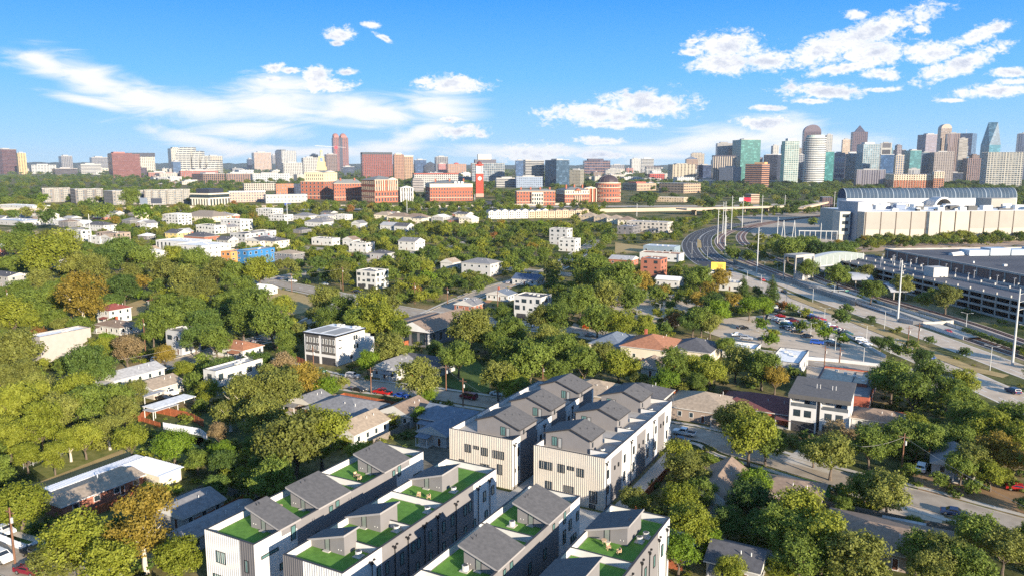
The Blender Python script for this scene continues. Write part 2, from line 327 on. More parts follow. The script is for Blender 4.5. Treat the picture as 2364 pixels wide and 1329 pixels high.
row_turf(2, 'white townhouse row with a long grey side wall lined by black downspouts', 16.12, 0, 10.9, 41.8, 'R', [(4.9, 8.4), (13.2, 18.2), (30.1, 36)], (8.0, 16.0, 24.9), (8.48, 33.8), 3.8, True,
    [('F', 6.8, 5.8, 2.0, 1.9), ('F', 1.9, 5.75, .85, 1.95), ('F', 6.8, 2.3, 3.0, 1.5), ('R', 7.6, 6.1, .9, 1.8), ('R', 9.5, 5.8, .8, 1.9), ('R', 13.1, 5.5, .9, 2.0), ('R', 16.0, 6.2, .9, 1.7), ('R', 17.4, 6.2, .9, 1.7), ('R', 20.6, 5.8, .9, 2.0), ('R', 24.4, 5.8, .9, 2.0), ('R', 27.0, 5.8, .9, 2.0), ('R', 31, 6.0, .9, 1.9), ('R', 32.6, 6.0, .9, 1.9), ('R', 37.5, 6.0, .9, 1.9), ('R', 40.4, 6.2, .9, 1.7)]
    + [('R', v, 2.4, .9, 1.7) for v in (6, 9.5, 13.1, 17, 20.6, 24.4, 27.5, 31, 34, 38)], (6.0, 11.33, 14.6, 19.0, 22.7, 28.06, 35.2, 39.2), 'second townhouse row')
row_turf(3, 'townhouse row in the middle with grey roofs sloping right and a blue-shaded white end wall', 35.6, -26, 9.55, 64.3, 'L', [(18.6, 26.4), (26 + 10.5, 26 + 18.43), (26 + 26.3, 26 + 34.7)], (26 + 6.0, 26 + 21.9), (-0.1 + 12, 56), 0, False,
    [('R', 26 + 32.1, 8.3, .8, 2.1), ('R', 26 + 34.3, 6.3, .9, 1.8), ('R', 26 + 37.2, 6.7, .8, 1.6), ('R', 26 + 32.1, 4.9, .9, 2.3), ('R', 26 + 35.7, 3.2, 2.1, 1.7), ('R', 26 + 28, 9.0, .8, 1.0), ('R', 26 + 12.3, 9.0, .8, 1.0), ('R', 26 + 14.3, 9.1, .9, 1.1), ('R', 26 + 25, 5.5, .9, 1.8), ('R', 26 + 20, 5.5, .9, 1.8)], (), 'middle townhouse row')
row_turf(4, 'townhouse row at the bottom right with navy-shaded roofs, turf terraces and wicker chairs', 50.85, -26, 9.9, 63.75, 'R', [(28, 43.2), (26 + 27.2, 26 + 34)], (26 + 6, 26 + 21.6), (2, 58), 0, False,
    [('R', 26 + v, 5.8, .9, 1.9) for v in (36.9, 34.0, 30.2, 26.2, 22.3, 18)], (26 + 36.1, 26 + 32.2, 26 + 27.8, 26 + 24.4, 26 + 20), 'right-hand townhouse row')
# ---- rows with gabled penthouses
def row_gable(label, u0, v0, w, Lr, xr, xg, xl, pents, stubs, whites, fw, rw, spouts, land, near_terr=True):
    rt = thing('townhouse_row', label, 'townhouse row', W(u0, v0), -AZ, 'townhouse rows with gabled penthouses', land)
    b = MB(); b.box(0, 0, 0, w, Lr, ZD); b.obj('wall', GREY, rt)
    b = MB(); b.box(0, -.02, .6, w, 0, ZP); b.obj('front_wall', CLADC, rt)
    clad(rt, 'cream_cladding', CLADC, 0, w, -.02, .0, ZP)
    parapet(rt, 0, 0, w, Lr, ZD, ZP, stubs, cx0=xr - .3, m=WHITE); parapet2 = None
    for v in stubs:
        g = MB(); g.box(.22, v - .1, ZD, xl, v + .1, ZP - .02); g.obj('party_wall', WHITE, rt)
    for a, bb in whites:
        g = MB(); g.box(w, a, .6, w + .1, bb, ZP - .004); g.obj('white_wall', WHITE, rt)
    for i, (a, bb) in enumerate(((0, whites[0][0]),)):
        pass
    g = MB(); g.box(.22, .22, ZD, w - .22, Lr - .22, ZD + .02); g.obj('terrace_floor', DECK, rt)
    ze_r, ze_l, zr = (11.75, 12.3, 13.95) if xr > w - 1 else (12.25, 12.3, 13.98)
    for a, bb in pents:
        ya, yb = a + .4, bb - .3
        p = MB(); zz = lambda x: (ze_l + (zr - ze_l) * (x - xl) / (xg - xl)) if x < xg else (zr + (ze_r - zr) * (x - xg) / (xr - xg))
        x0, x1 = xl + .35, xr - (.0 if xr > w - 1 else .35); th = .28
        for y, s in ((ya, 1), (yb, -1)):
            pts = [(x0, y, ZD), (x1, y, ZD), (x1, y, zz(x1) - th), (xg, y, zr - th), (x0, y, zz(x0) - th)]
            p.poly(pts if s > 0 else pts[::-1])
        p.quad((x1, ya, ZD), (x1, yb, ZD), (x1, yb, zz(x1) - th), (x1, ya, zz(x1) - th)); p.quad((x0, yb, ZD), (x0, ya, ZD), (x0, ya, zz(x0) - th), (x0, yb, zz(x0) - th))
        ph = p.obj('penthouse', GREY, rt)
        r = MB()
        for xa, za, xb, zb in ((xl, ze_l, xg, zr), (xg, zr, xr + .12, zz(xr) - .04)):
            n = len(r.v); r.v += [(xa, a, za - th), (xb, a, zb - th), (xb, bb, zb - th), (xa, bb, za - th), (xa, a, za), (xb, a, zb), (xb, bb, zb), (xa, bb, za)]
            r.f += [(n,n+3,n+2,n+1), (n+4,n+5,n+6,n+7), (n,n+1,n+5,n+4), (n+2,n+3,n+7,n+6)] + ([(n+3,n,n+4,n+7)] if xa == xl else [(n+1,n+2,n+6,n+5)]); r.m += [1, 0, 1, 1, 1]
        r.obj('penthouse_roof', [ROOFG, CAP], ph)
        for q in range(3):
            vt = MB(); vx = xg + 1.2 + q * .9; vy = a + (bb - a) * (.3 + .2 * q); vt.tube((vx, vy, zz(vx) - .05), (vx, vy, zz(vx) + .35), .05, .05, 6); vt.obj('vent_pipe', BLACK, ph)
        window(ph, 'F', ya, x1 - (4.1 if xr > w - 1 else 7.6), ZD + .35, 1.15, 1.9, pane=TEAL, split=1)
        window(ph, 'F', ya, x1 - (2.9 if xr > w - 1 else 6.4), ZD + .05, .9, 2.1, pane=mat('pale grey door', (.3, .3, .29), .6, 0), name='door')
        window(ph, 'R', x1, ya + 1.4, ZD + .9, .6, 1.0)
    for f in fw: window(rt, 'F', -.09, *f, split=(1 if f[2] > 1.1 else 0), depth=.09)
    for f in rw: window(rt, 'R', w + .1, *f, depth=.09)
    for s in spouts: downspout(rt, w + .1, s, 9.0)
    return rt
u5, v5 = 7.4, 56.3
row_gable('cream ribbed townhouse row with three gabled grey penthouses, behind the second turf row', u5, v5, 15.05, 41.6, 15.06, 9.2, 4.4, [(3.0, 10.9), (17.7, 25.5), (32.8, 41)], (10.6, 17.6, 25.4, 32.5), [(0, 3.2), (11, 17.8), (25.6, 32.8), (41 - .2, 41.6)],
    [(4.55, 6.1, 1.45, 1.75), (6.6, 7.1, 1.4, .75), (8.55, 6.05, 1.45, 1.75), (11.9, 6.0, 2.7, 1.7), (3.0, 2.6, 1.2, 1.7), (8.6, 2.6, 2.0, 1.7), (12.2, 2.7, 1.2, 2.2)],
    [(2.3, 6.5, .8, 1.8), (.9, 3.4, .5, .8), (2.3, 3.4, .5, .8)] + [(v, z, .8, 1.6) for v in (12.5, 16, 27, 31) for z in (6.2, 3)], (.6, 14.2, 29), 'left gabled townhouse row')
row_gable('wide cream ribbed townhouse row with gabled penthouses and stepped white terrace walls', 27.5, 56.0, 15.0, 41.3, 10.75, 6.4, .5, [(3.1, 10.4), (17.8, 25.2), (32.4, 40.4)], (3.2, 10.6, 17.9, 25.3, 32.5), [(0, 2.9), (9, 17.4), (23.3, 31.3), (36.5, 41.3)],
    [(2.67, 6.0, 2.75, 1.65), (6.0, 6.0, 1.4, 1.7), (8.0, 6.85, 1.4, .8), (10.05, 5.9, 1.45, 1.7), (3.3, 2.1, 1.4, 1.6), (7.65, 2.2, 2.1, 1.4), (12.8, 1.2, 1.55, 2.4), (12.6, -1.5 + 1.6, 1.3, .8)],
    [(1.5, 6.1, .9, 1.7), (1.5, 3.0, .9, 1.6), (5, 6.6, .5, .8), (7, 6.6, .5, .8)] + [(v, z, 1.0, 2.0 if z < 5 else 1.7) for v in (10.3, 15.6, 24.6, 29.9, 38) for z in (6.2, 2.4)] + [(v, 6.4, .5, .9) for v in (19, 21.6, 33.5, 35.5)], (.6, 14, 28.3), 'wide gabled townhouse row')
# ---- small things on the terraces
def ac_unit(u, v, z=ZD + .06, label=''):
    t = thing('air_conditioner', label, 'air conditioner', W(u, v, z), -AZ, 'air conditioners on the roof terraces')
    b = MB(); b.box(-.65, -.65, 0, .65, .65, .12); b.obj('pad', CONC, t)
    b = MB(); k = 8; pts = [(.48 * math.cos(a), .48 * math.sin(a)) for a in [2 * math.pi * (i + .5) / k for i in range(k)]]; b.prism(pts, .12, .85); b.obj('housing', mat('pale ac housing', (.55, .53, .48), .6, .05), t)
    b = MB(); b.prism([(x * .75, y * .75) for x, y in pts], .85, .9); b.obj('fan_grille', mat('dark grille', (.07, .07, .07), .6, 0), t)
for u, v, lab in ((24.6, 6.2, 'pale round air conditioner on the front turf terrace of the second row'), (24.6, 15.2, 'pale air conditioner on the second turf terrace of the downspout-sided row'), (24.4, 31.6, 'air conditioner beside the last penthouse of the second row'),
                  (25, 22.9, 'air conditioner against the white party wall of the second row'), (58.6, 29.8, 'pale air conditioner beside the penthouse of the bottom right row'), (59, 31.6, 'air conditioner behind the white party wall, bottom right row'),
                  (39.9, 61.2, 'air conditioner on the front terrace of the wide gabled row'), (39.9, 75.4, 'air conditioner on the middle terrace of the wide gabled row'), (39.9, 90.2, 'air conditioner on the far terrace of the wide gabled row'),
                  (40.2, 10.2, 'air conditioner in the turf corner of the middle row'), (39.4, 25.2, 'air conditioner by the last penthouse of the middle row')):
    ac_unit(u, v, label=lab)
WICK = mat('pale wicker', (.55, .36, .22), .8, .15, 8)
def chair(u, v, rot, label, m=WICK):
    t = thing('patio_chair', label, 'patio chair', W(u, v, ZD + .05), -AZ + rot, 'patio chairs on the roof terraces')
    b = MB(); b.box(-.28, -.28, .38, .28, .28, .46); b.obj('seat', m, t)
    b = MB(); b.box(-.28, .22, .46, .28, .3, .9); b.obj('backrest', m, t)
    for x in (-.25, .25):
        for y in (-.25, .25):
            b = MB(); b.tube((x, y, 0), (x, y, .38 if y < 0 else .46), .035, .035, 5); b.obj('leg', m, t)
        b = MB(); b.box(x - .04, -.26, .6, x + .04, .26, .66); b.obj('armrest', m, t)
def table(u, v, label):
    t = thing('patio_table', label, 'patio table', W(u, v, ZD + .05), 0, 'patio tables on the roof terraces')
    b = MB(); pts = [(.45 * math.cos(a), .45 * math.sin(a)) for a in [2 * math.pi * i / 12 for i in range(12)]]; b.prism(pts, .68, .73); b.obj('tabletop', WICK, t)
    for a in (0, 2.09, 4.19):
        b = MB(); b.tube((.3 * math.cos(a), .3 * math.sin(a), 0), (.2 * math.cos(a), .2 * math.sin(a), .68), .035, .035, 5); b.obj('leg', WICK, t)
for u, v, r, l in ((5.3, 28.6, 1.2, 'wicker patio chair at the round table, left of it'), (7.0, 27.6, -1.4, 'wicker patio chair at the round table, right of it'), (20.4, 26.9, .3, 'wicker patio chair on the far turf terrace of the second row, left of its twin'), (22.2, 27.2, -.6, 'wicker patio chair on the far turf terrace of the second row, right of its twin'),
                   (55.4, 25.4, .8, 'wicker patio chair beside the bottom right penthouse, left of its twin'), (57.2, 24.9, -.8, 'wicker patio chair beside the bottom right penthouse, right of its twin'), (57.6, 13.5, .2, 'pale patio chair on the terrace at the bottom edge of the picture')):
    chair(u, v, r, l)
table(6.2, 28.2, 'round wicker table between two chairs on the first row'); table(3.2, 12.2, 'small round fire table on the middle terrace of the first row'); table(54.2, 26.6, 'low wicker side table by the bottom right penthouse')
# brown fences and walks between the rows
WOOD = mat('red brown fence boards', (.28, .085, .035), .8, .3, 2.5)
def fence(name, label, pts, h=1.8, m=WOOD, post=2.4, group=None, thick=.06, cat='fence', rails=False):
    t = thing(name, label, cat, pts[0], 0, group)
    o = pts[0]
    for a, b in zip(pts[:-1], pts[1:]):
        d = (b - a); ln = d.length; d.normalize(); n = Vector((-d.y, d.x, 0)); k = MB()
        A, B_ = a - o, b - o
        if rails:
            for z in (h * .35, h * .95): k.tube(A + Vector((0, 0, z)), B_ + Vector((0, 0, z)), .035, .035, 4)
            q = int(ln / .5)
            for i in range(q): p = A + d * (i * ln / max(1, q)); k.tube(p + Vector((0,0,h*.1)), p + Vector((0, 0, h * .95)), .02, .02, 4)
        else:
            q = max(1, int(ln / .15)) if ln < 60 else 1
            k.v += [tuple(A - n * thick / 2), tuple(B_ - n * thick / 2), tuple(B_ + n * thick / 2), tuple(A + n * thick / 2)]
            k.v += [tuple(Vector(x) + Vector((0, 0, h))) for x in k.v[:4]]
            k.f += [(0,1,5,4), (1,2,6,5), (2,3,7,6), (3,0,4,7), (4,5,6,7)]; k.m += [0] * 5
        k.obj('board_panel' if not rails else 'railing', m, t)
        q = max(1, round(ln / post))
        for i in range(q + 1):
            p = A + d * (i * ln / q); pm = MB(); pm.box(p.x - .06, p.y - .06, 0, p.x + .06, p.y + .06, h + .06); pm.obj('post', m, t)
    return t
fence('wooden_fence', 'red brown board fence along the right side of the wide gabled row', [W(47.6, 52), W(47.6, 94), W(46, 98)])
fence('wooden_fence', 'short brown board fence behind the bottom right townhouse row', [W(46.8, 40.5), W(62, 41.5)])
# ================================================================ ground, streets
OCC = []            # footprints (centre, half sizes, rotation) kept free of trees
ROADS = []          # (points, half width)
KEEP = []           # picture regions of buildings (x0, y0, x1, y1, base row): no nearer crown in front of them
def ground_mat():
    m = bpy.data.materials.new('ground of dry grass and soil'); m.use_nodes = True; t = m.node_tree; b = t.nodes['Principled BSDF']; b.inputs['Roughness'].default_value = .95; b.inputs['Specular IOR Level'].default_value = .1
    tcn = N(t, 'ShaderNodeTexCoord')
    n1 = N(t, 'ShaderNodeTexNoise'); n1.inputs['Scale'].default_value = .035; n1.inputs['Detail'].default_value = 4; L(t, tcn.outputs['Object'], n1.inputs['Vector'])
    n2 = N(t, 'ShaderNodeTexNoise'); n2.inputs['Scale'].default_value = .6; n2.inputs['Detail'].default_value = 6; n2.inputs['Roughness'].default_value = .7; L(t, tcn.outputs['Object'], n2.inputs['Vector'])
    r1 = N(t, 'ShaderNodeValToRGB'); e = r1.color_ramp.elements; e[0].position = .38; e[0].color = (.035, .05, .014, 1); e[1].position = .62; e[1].color = (.24, .175, .085, 1); x = e.new(.5); x.color = (.12, .12, .04, 1)
    L(t, n1.outputs['Fac'], r1.inputs[0])
    r2 = N(t, 'ShaderNodeValToRGB'); r2.color_ramp.elements[0].color = (.45, .45, .45, 1); r2.color_ramp.elements[1].color = (1.5, 1.5, 1.5, 1); r2.color_ramp.elements[0].position = .3; r2.color_ramp.elements[1].position = .7; L(t, n2.outputs['Fac'], r2.inputs[0])
    mx = N(t, 'ShaderNodeMix', data_type='RGBA', blend_type='MULTIPLY'); mx.inputs['Factor'].default_value = 1; L(t, r1.outputs[0], mx.inputs['A']); L(t, r2.outputs[0], mx.inputs['B']); L(t, mx.outputs['Result'], b.inputs['Base Color'])
    return m
gb = MB(); S = 45000; nn = 24
for i in range(nn):
    for j in range(nn):
        x0, x1 = -S + 2 * S * i / nn, -S + 2 * S * (i + 1) / nn; y0, y1 = -S + 2 * S * j / nn, -S + 2 * S * (j + 1) / nn
        gb.quad((x0, y0, 0), (x1, y0, 0), (x1, y1, 0), (x0, y1, 0))
struct('ground', gb, ground_mat())
ASPH = mat('old grey asphalt', (.27, .22, .165), .9, .25, .35, col2=(.40, .33, .25), stretch=(1, 1, 1))
ASPHD = mat('dark new asphalt', (.055, .053, .055), .85, .15, .3)
CONR = mat('worn concrete road', (.48, .385, .285), .9, .15, .25)
PAVE = mat('concrete pavement', (.46, .41, .34), .9, .12, .4)
DRY = mat('dry tan grass', (.30, .215, .09), .95, .25, .25, col2=(.42, .30, .13))
LAWN = mat('green lawn', (.045, .085, .015), .95, .3, .4, col2=(.10, .14, .03))
DIRT = mat('orange brown soil', (.34, .18, .085), .95, .25, .3)
PAINT = mat('white road paint', (.7, .68, .62), .7, .1); YPAINT = mat('yellow road paint', (.6, .42, .08), .7, .1)
def pxs(pts): return [P(*p) for p in pts]
def offs(pts, d):
    out = []
    for i, p in enumerate(pts):
        a = pts[max(0, i - 1)]; b = pts[min(len(pts) - 1, i + 1)]; t = (b - a); t.z = 0; t.normalize(); n = Vector((t.y, -t.x, 0)); out.append(p + n * d)
    return out
def smooth(pts, k=4):
    out = []
    for i in range(len(pts) - 1):
        p0, p1, p2, p3 = pts[max(0, i - 1)], pts[i], pts[i + 1], pts[min(len(pts) - 1, i + 2)]
        for j in range(k):
            t = j / k; out.append(.5 * ((2 * p1) + (p2 - p0) * t + (2 * p0 - 5 * p1 + 4 * p2 - p3) * t * t + (3 * p1 - p0 - 3 * p2 + p3) * t ** 3))
    return out + [pts[-1]]
def strip(mb, pts, d0, d1, z, mi=0):
    a, b = offs(pts, d0), offs(pts, d1)
    for i in range(len(pts) - 1):
        q = [a[i], a[i+1], b[i+1], b[i]]; q = [Vector((p.x, p.y, z)) for p in q]
        if (q[1] - q[0]).cross(q[2] - q[0]).z < 0: q = q[::-1]
        mb.quad(*q, mi)
def dashes(mb, pts, d, w, z, ln=3, gap=6):
    c = offs(pts, d); acc = 0
    for a, b in zip(c[:-1], c[1:]):
        s = b - a; l = s.length
        if l < .01: continue
        s.normalize(); n = Vector((s.y, -s.x, 0)) * w / 2; x = 0
        while x < l:
            if (acc + x) % (ln + gap) < ln:
                e = min(l, x + ln); p, q = a + s * x, a + s * e; v = [p - n, q - n, q + n, p + n]; v = [Vector((k.x, k.y, z)) for k in v]
                if (v[1] - v[0]).cross(v[2] - v[0]).z < 0: v = v[::-1]
                mb.quad(*v); x = e + .01
            else: x += .5
        acc += l
ZR = [0.02]
def road(name, pts, w, m=ASPH, walk=1.5, verge=1.2, kerb=True, mark=None, sm=True):
    if sm and len(pts) > 2: pts = smooth(pts)
    ZR[0] += .006; z = ZR[0]
    b = MB(); strip(b, pts, -w / 2, w / 2, z); struct(name, b, m)
    if kerb:
        k = MB()
        for s in (-1, 1):
            strip(k, pts, s * w / 2, s * (w / 2 + .18), .15); a = offs(pts, s * w / 2)
            for i in range(len(a) - 1): k.quad((a[i].x, a[i].y, 0), (a[i+1].x, a[i+1].y, 0), (a[i+1].x, a[i+1].y, .15), (a[i].x, a[i].y, .15))
        struct('kerb', k, PAVE)
    if walk:
        k = MB()
        for s in (-1, 1): strip(k, pts, s * (w / 2 + verge), s * (w / 2 + verge + walk), z + .03)
        struct('pavement', k, PAVE)
    if mark:
        k = MB()
        for d, ln, gap in mark: dashes(k, pts, d, .28, z + .012, ln, gap)
        struct('road_marking', k, PAINT)
    ROADS.append((pts, w / 2 + (verge + walk if walk else .5) * .6))
def patch(name, pts, m, z=.015, kind='structure', free=True):
    b = MB(); q = [Vector((p.x, p.y, z)) for p in pts]; a = sum((q[i].x * q[(i+1) % len(q)].y - q[(i+1) % len(q)].x * q[i].y) for i in range(len(q)))
    if a < 0: q = q[::-1]
    b.poly(q); o = struct(name, b, m, kind)
    if free: PATCH.append([(p.x, p.y) for p in q])
    return o
PATCH = []
LINE = (0, 9999, 0)
# neighbourhood streets (grid coordinates u across, v away)
road('street', [W(-92, 105), W(-60, 101), W(-35, 103.5), W(0, 105), W(45, 107), W(57, 101), W(66, 98.5), W(80, 94), W(95, 91), W(112, 86), W(140, 80)], 8.5)
road('street', [W(-128, 40), W(-126, 75), W(-127, 100), W(-129, 150), W(-150, 205), W(-165, 232)], 7.5)
road('street', [W(-127, 98), W(-108, 106), W(-92, 105)], 8)
road('street', [W(-420, 296), W(-300, 262), W(-228, 238), W(-183, 226), W(-143, 212), W(-105, 203), W(-60, 203), W(-20, 200), W(20, 199), W(60, 196), W(84, 193)], 11, mark=[(0, 3, 6)])
road('street', [W(-98, 204), W(-109, 258), W(-112, 290), W(-112.5, 328), W(-120, 380), W(-140, 460), W(-165, 560)], 9)
road('street', [W(-75, -16), W(-45, -9), W(-20, -9), W(-10, -12)], 8)
road('street', [W(-240, 240), W(-246, 330), W(-255, 450), W(-262, 560)], 8)
road('street', [W(-420, 400), W(-255, 372), W(-112, 350), W(-60, 345)], 8)
# alleys and drives
patch('driveway', [W(11, 44), W(16, 44), W(16, -30), W(11, -30)], CONC); patch('driveway', [W(27.1, 44), W(35.5, 44), W(35.5, -30), W(27.1, -30)], CONC, .016)
patch('driveway', [W(8, 44), W(62, 44), W(62, 55), W(8, 55)], CONC, .019); patch('driveway', [W(22.6, 55), W(27.4, 55), W(27.4, 100), W(22.6, 100)], CONC, .017)
patch('driveway', [W(43.3, 55), W(47, 55), W(47, 100), W(43.3, 100)], CONC, .017)
patch('vacant_lot', [W(-8, 50), W(6.8, 50), W(6.8, 98), W(-8, 98)], mat('grey gravelly scrub', (.13, .115, .085), .95, .4, .8), .014)
patch('dry_field', pxs([(590, 672), (640, 665), (735, 690), (700, 722), (640, 730), (590, 715)]), DRY, .03)
patch('dry_field', pxs([(262, 712), (330, 690), (350, 700), (325, 725), (280, 735)]), DRY, .03)
patch('dry_field', pxs([(95, 1110), (300, 1030), (320, 1045), (110, 1130), (60, 1120)]), DRY, .03)
patch('lawn', pxs([(1005, 880), (1030, 830), (1100, 830), (1130, 860), (1130, 905), (1060, 900)]), LAWN, .03)
patch('lawn', [W(60, 86), W(80, 83), W(78, 90), W(62, 94)], mat('vivid lawn', (.035, .12, .02), .9, .2, .6), .03)
patch('front_yard', pxs([(2100, 1080), (2364, 1130), (2364, 1190), (2120, 1130)]), mat('bare brown yard', (.20, .12, .06), .95, .4, .3, col2=(.33, .2, .1)), .02, free=False)
patch('forecourt', pxs([(1960, 1205), (2100, 1150), (2180, 1190), (2160, 1240), (2000, 1230)]), CONR, .018)
patch('driveway', [W(68, 99), W(78, 96), W(79, 108), W(70, 110)], PAVE, .03)
patch('vacant_lot', [W(-72, 45), W(-45, 42), W(-30, 90), W(-50, 96), (W(-80, 90))], mat('weedy dark green plot', (.04, .06, .02), .95, .4, .5, col2=(.09, .11, .03)), .014, free=False)
patch('back_yard', pxs([(75, 1080), (285, 985), (330, 1000), (480, 1010), (430, 1060), (120, 1110)]), mat('yellow green weeds', (.10, .12, .02), .95, .35, .5, col2=(.22, .21, .06)), .014, free=False)
patch('front_lawn', pxs([(20, 1215), (85, 1190), (100, 1240), (60, 1262)]), LAWN, .03, free=False)
patch('roadside_bank', pxs([(1060, 722), (1128, 690), (1180, 650), (1195, 655), (1120, 705), (1072, 740)]), DIRT, .012, free=False)
# ---- the boulevard, curving from the far bend down to the right edge
near = smooth(pxs([(1690, 516), (1622, 534), (1594, 556), (1596, 580), (1624, 607), (1690, 634), (1778, 668), (1850, 706), (1950, 752), (2060, 797), (2160, 838), (2260, 884), (2364, 930), (2520, 1000)]))
far = smooth(pxs([(1760, 510), (1690, 522), (1640, 540), (1628, 560), (1640, 584), (1676, 606), (1740, 628), (1800, 650), (1860, 674), (1930, 700), (2000, 724), (2080, 752), (2200, 796), (2364, 858), (2520, 915)]))
def boulevard(pts, w, n, m):
    b = MB(); strip(b, pts, -w / 2, w / 2, .03); struct('road', b, m); ROADS.append((pts, w / 2 + 2))
    k = MB(); dashes(k, pts, -w / 2 + .5, .3, .045, 9999, 0); dashes(k, pts, w / 2 - .5, .3, .045, 9999, 0)
    for i in range(1, n): dashes(k, pts, -w / 2 + w * i / n, .28, .045, 4, 7)
    struct('road_marking', k, PAINT)
cut = 16
boulevard(near[:20], 13, 3, ASPHD); boulevard(near[19:], 14, 4, CONR); boulevard(far[:24], 11, 3, ASPHD); boulevard(far[23:], 12, 3, CONR)
patch('median', pxs([(1610, 552), (1618, 556), (1620, 573), (1609, 572)]), DRY, .15)
patch('median', pxs([(1803, 671), (1830, 680), (1917, 716), (1975, 737), (2085, 779), (2170, 814), (2246, 846), (2330, 866), (2315, 872), (2240, 857), (2160, 827), (2080, 791), (1970, 746), (1912, 723), (1825, 688)]), DRY, .15)
patch('roadside_lawn', pxs([(1648, 553), (1664, 562), (1700, 590), (1760, 615), (1700, 605), (1668, 588)]), DRY, .02)
patch('station_forecourt', pxs([(1690, 612), (1740, 612), (1900, 668), (2010, 700), (2120, 735), (2120, 750), (2000, 718), (1860, 668)]), CONR, .06)
patch('riverside_plain', pxs([(1900, 700), (2150, 700), (2364, 790), (2364, 850), (2120, 760)]), mat('scrubby verge', (.20, .17, .08), .95, .4, .4), .016)
# ---- rail lines
BALL = mat('brown track ballast', (.24, .13, .09), .95, .3, 1.2); RAILM = mat('rusty rail', (.10, .06, .045), .5, .2, 1, metal=.6); SLAB = mat('concrete track slab', (.42, .33, .26), .9, .15, .3)
def track(pts, n=2, gauge=1.5, gap=4.2, wide=9):
    pts = smooth(pts); b = MB(); strip(b, pts, -wide / 2, wide / 2, .1); struct('track_bed', b, SLAB); ROADS.append((pts, wide / 2 + 1))
    for k in range(n):
        c = (k - (n - 1) / 2) * gap; q = MB(); strip(q, pts, c - 1.3, c + 1.3, .16); struct('ballast', q, BALL)
        for s in (-1, 1):
            q = MB(); a, z = c + s * gauge / 2 - .12, c + s * gauge / 2 + .12; strip(q, pts, a, z, .34)
            for d in (a, z):
                e = offs(pts, d)
                for i in range(len(e) - 1): q.quad((e[i].x, e[i].y, .16), (e[i+1].x, e[i+1].y, .16), (e[i+1].x, e[i+1].y, .34), (e[i].x, e[i].y, .34))
            struct('rail', q, RAILM)
track(pxs([(1905, 497), (1820, 508), (1756, 517), (1697, 531), (1668, 545), (1662, 562), (1684, 584), (1724, 603), (1780, 625), (1850, 652), (1930, 682), (2010, 708), (2120, 742), (2200, 768), (2364, 822), (2520, 875)]), 2)
track(pxs([(1990, 492), (1880, 502), (1800, 512), (1740, 525), (1712, 542), (1716, 560), (1744, 577), (1800, 603), (1870, 632), (1950, 662), (2040, 690), (2150, 722), (2250, 752), (2364, 792), (2520, 845)]), 2)
# ---- parking lots and freeway
patch('parking_lot', pxs([(1625, 765), (1660, 735), (1790, 725), (1860, 735), (1930, 770), (2020, 812), (2062, 835), (2040, 846), (1870, 838), (1790, 805), (1700, 790)]), CONR, .035)
patch('parking_lot', pxs([(1370, 690), (1490, 672), (1650, 690), (1640, 730), (1560, 752), (1500, 748), (1450, 730)]), CONR, .035, free=False)
patch('parking_lot', pxs([(1325, 745), (1395, 770), (1380, 788), (1320, 775), (1318, 755)]), CONR, .036)
patch('service_yard', pxs([(1862, 835), (1920, 850), (2035, 858), (2020, 905), (1862, 880)]), CONR, .03)
patch('intersection', pxs([(2040, 845), (2110, 850), (2180, 890), (2200, 930), (2110, 900)]), CONR, .022)
patch('parking_lot', pxs([(140, 755), (100, 740), (150, 730), (190, 740)]), ASPH, .03, free=False)
patch('arena_forecourt', pxs([(1790, 552), (1850, 545), (1960, 552), (2010, 562), (1940, 578), (1850, 585), (1780, 572)]), CONR, .03)
patch('rail_yard', pxs([(1700, 500), (1930, 482), (1960, 520), (1940, 550), (1830, 555), (1740, 545)]), ASPH, .012, free=False)
patch('service_yard', pxs([(1935, 572), (2060, 564), (2480, 552), (2480, 572), (2050, 579), (1935, 584)]), mat('tan gravel yard', (.40, .28, .19), .95, .15, .1), .03, free=False)
patch('dry_field', pxs([(1420, 560), (1490, 570), (1500, 580), (1420, 585)]), DRY, .03)
FWY = mat('freeway concrete', (.40, .34, .28), .9, .1, .1)
def bigroad(name, pts, w, m, z):
    b = MB(); p = [P(*q) for q in pts]; strip(b, smooth(p), -w / 2, w / 2, z); struct(name, b, m); ROADS.append((smooth(p), w / 2))
bigroad('freeway', [(-300, 489), (0, 488), (300, 486), (600, 485), (900, 482), (1200, 478), (1400, 477), (1620, 476), (1800, 474), (2000, 468), (2364, 460)], 40, FWY, .06)
bigroad('freeway', [(1400, 484), (1560, 481), (1700, 479), (1850, 468), (1960, 460)], 26, FWY, .10)
# ================================================================ tree kinds
def leafmat(name, c1, c2, warm=0.0):
    m = bpy.data.materials.new(name); m.use_nodes = True; t = m.node_tree; b = t.nodes['Principled BSDF']; out = t.nodes['Material Output']
    at = N(t, 'ShaderNodeAttribute', attribute_name='tint'); oi = N(t, 'ShaderNodeObjectInfo')
    f = math_(t, 'ADD', math_(t, 'MULTIPLY', at.outputs['Fac'], .7), math_(t, 'MULTIPLY', oi.outputs['Random'], .42), True)
    rp = N(t, 'ShaderNodeValToRGB'); rp.color_ramp.elements[0].color = (*c1, 1); rp.color_ramp.elements[1].color = (*c2, 1); rp.color_ramp.elements[0].position = .08; rp.color_ramp.elements[1].position = .95
    L(t, f, rp.inputs[0]); L(t, rp.outputs[0], b.inputs['Base Color']); b.inputs['Roughness'].default_value = .6; b.inputs['Specular IOR Level'].default_value = .25
    tr = N(t, 'ShaderNodeBsdfTranslucent'); L(t, rp.outputs[0], tr.inputs['Color']); mx = N(t, 'ShaderNodeMixShader'); mx.inputs[0].default_value = .36
    L(t, b.outputs[0], mx.inputs[1]); L(t, tr.outputs[0], mx.inputs[2]); L(t, mx.outputs[0], out.inputs[0]); return m
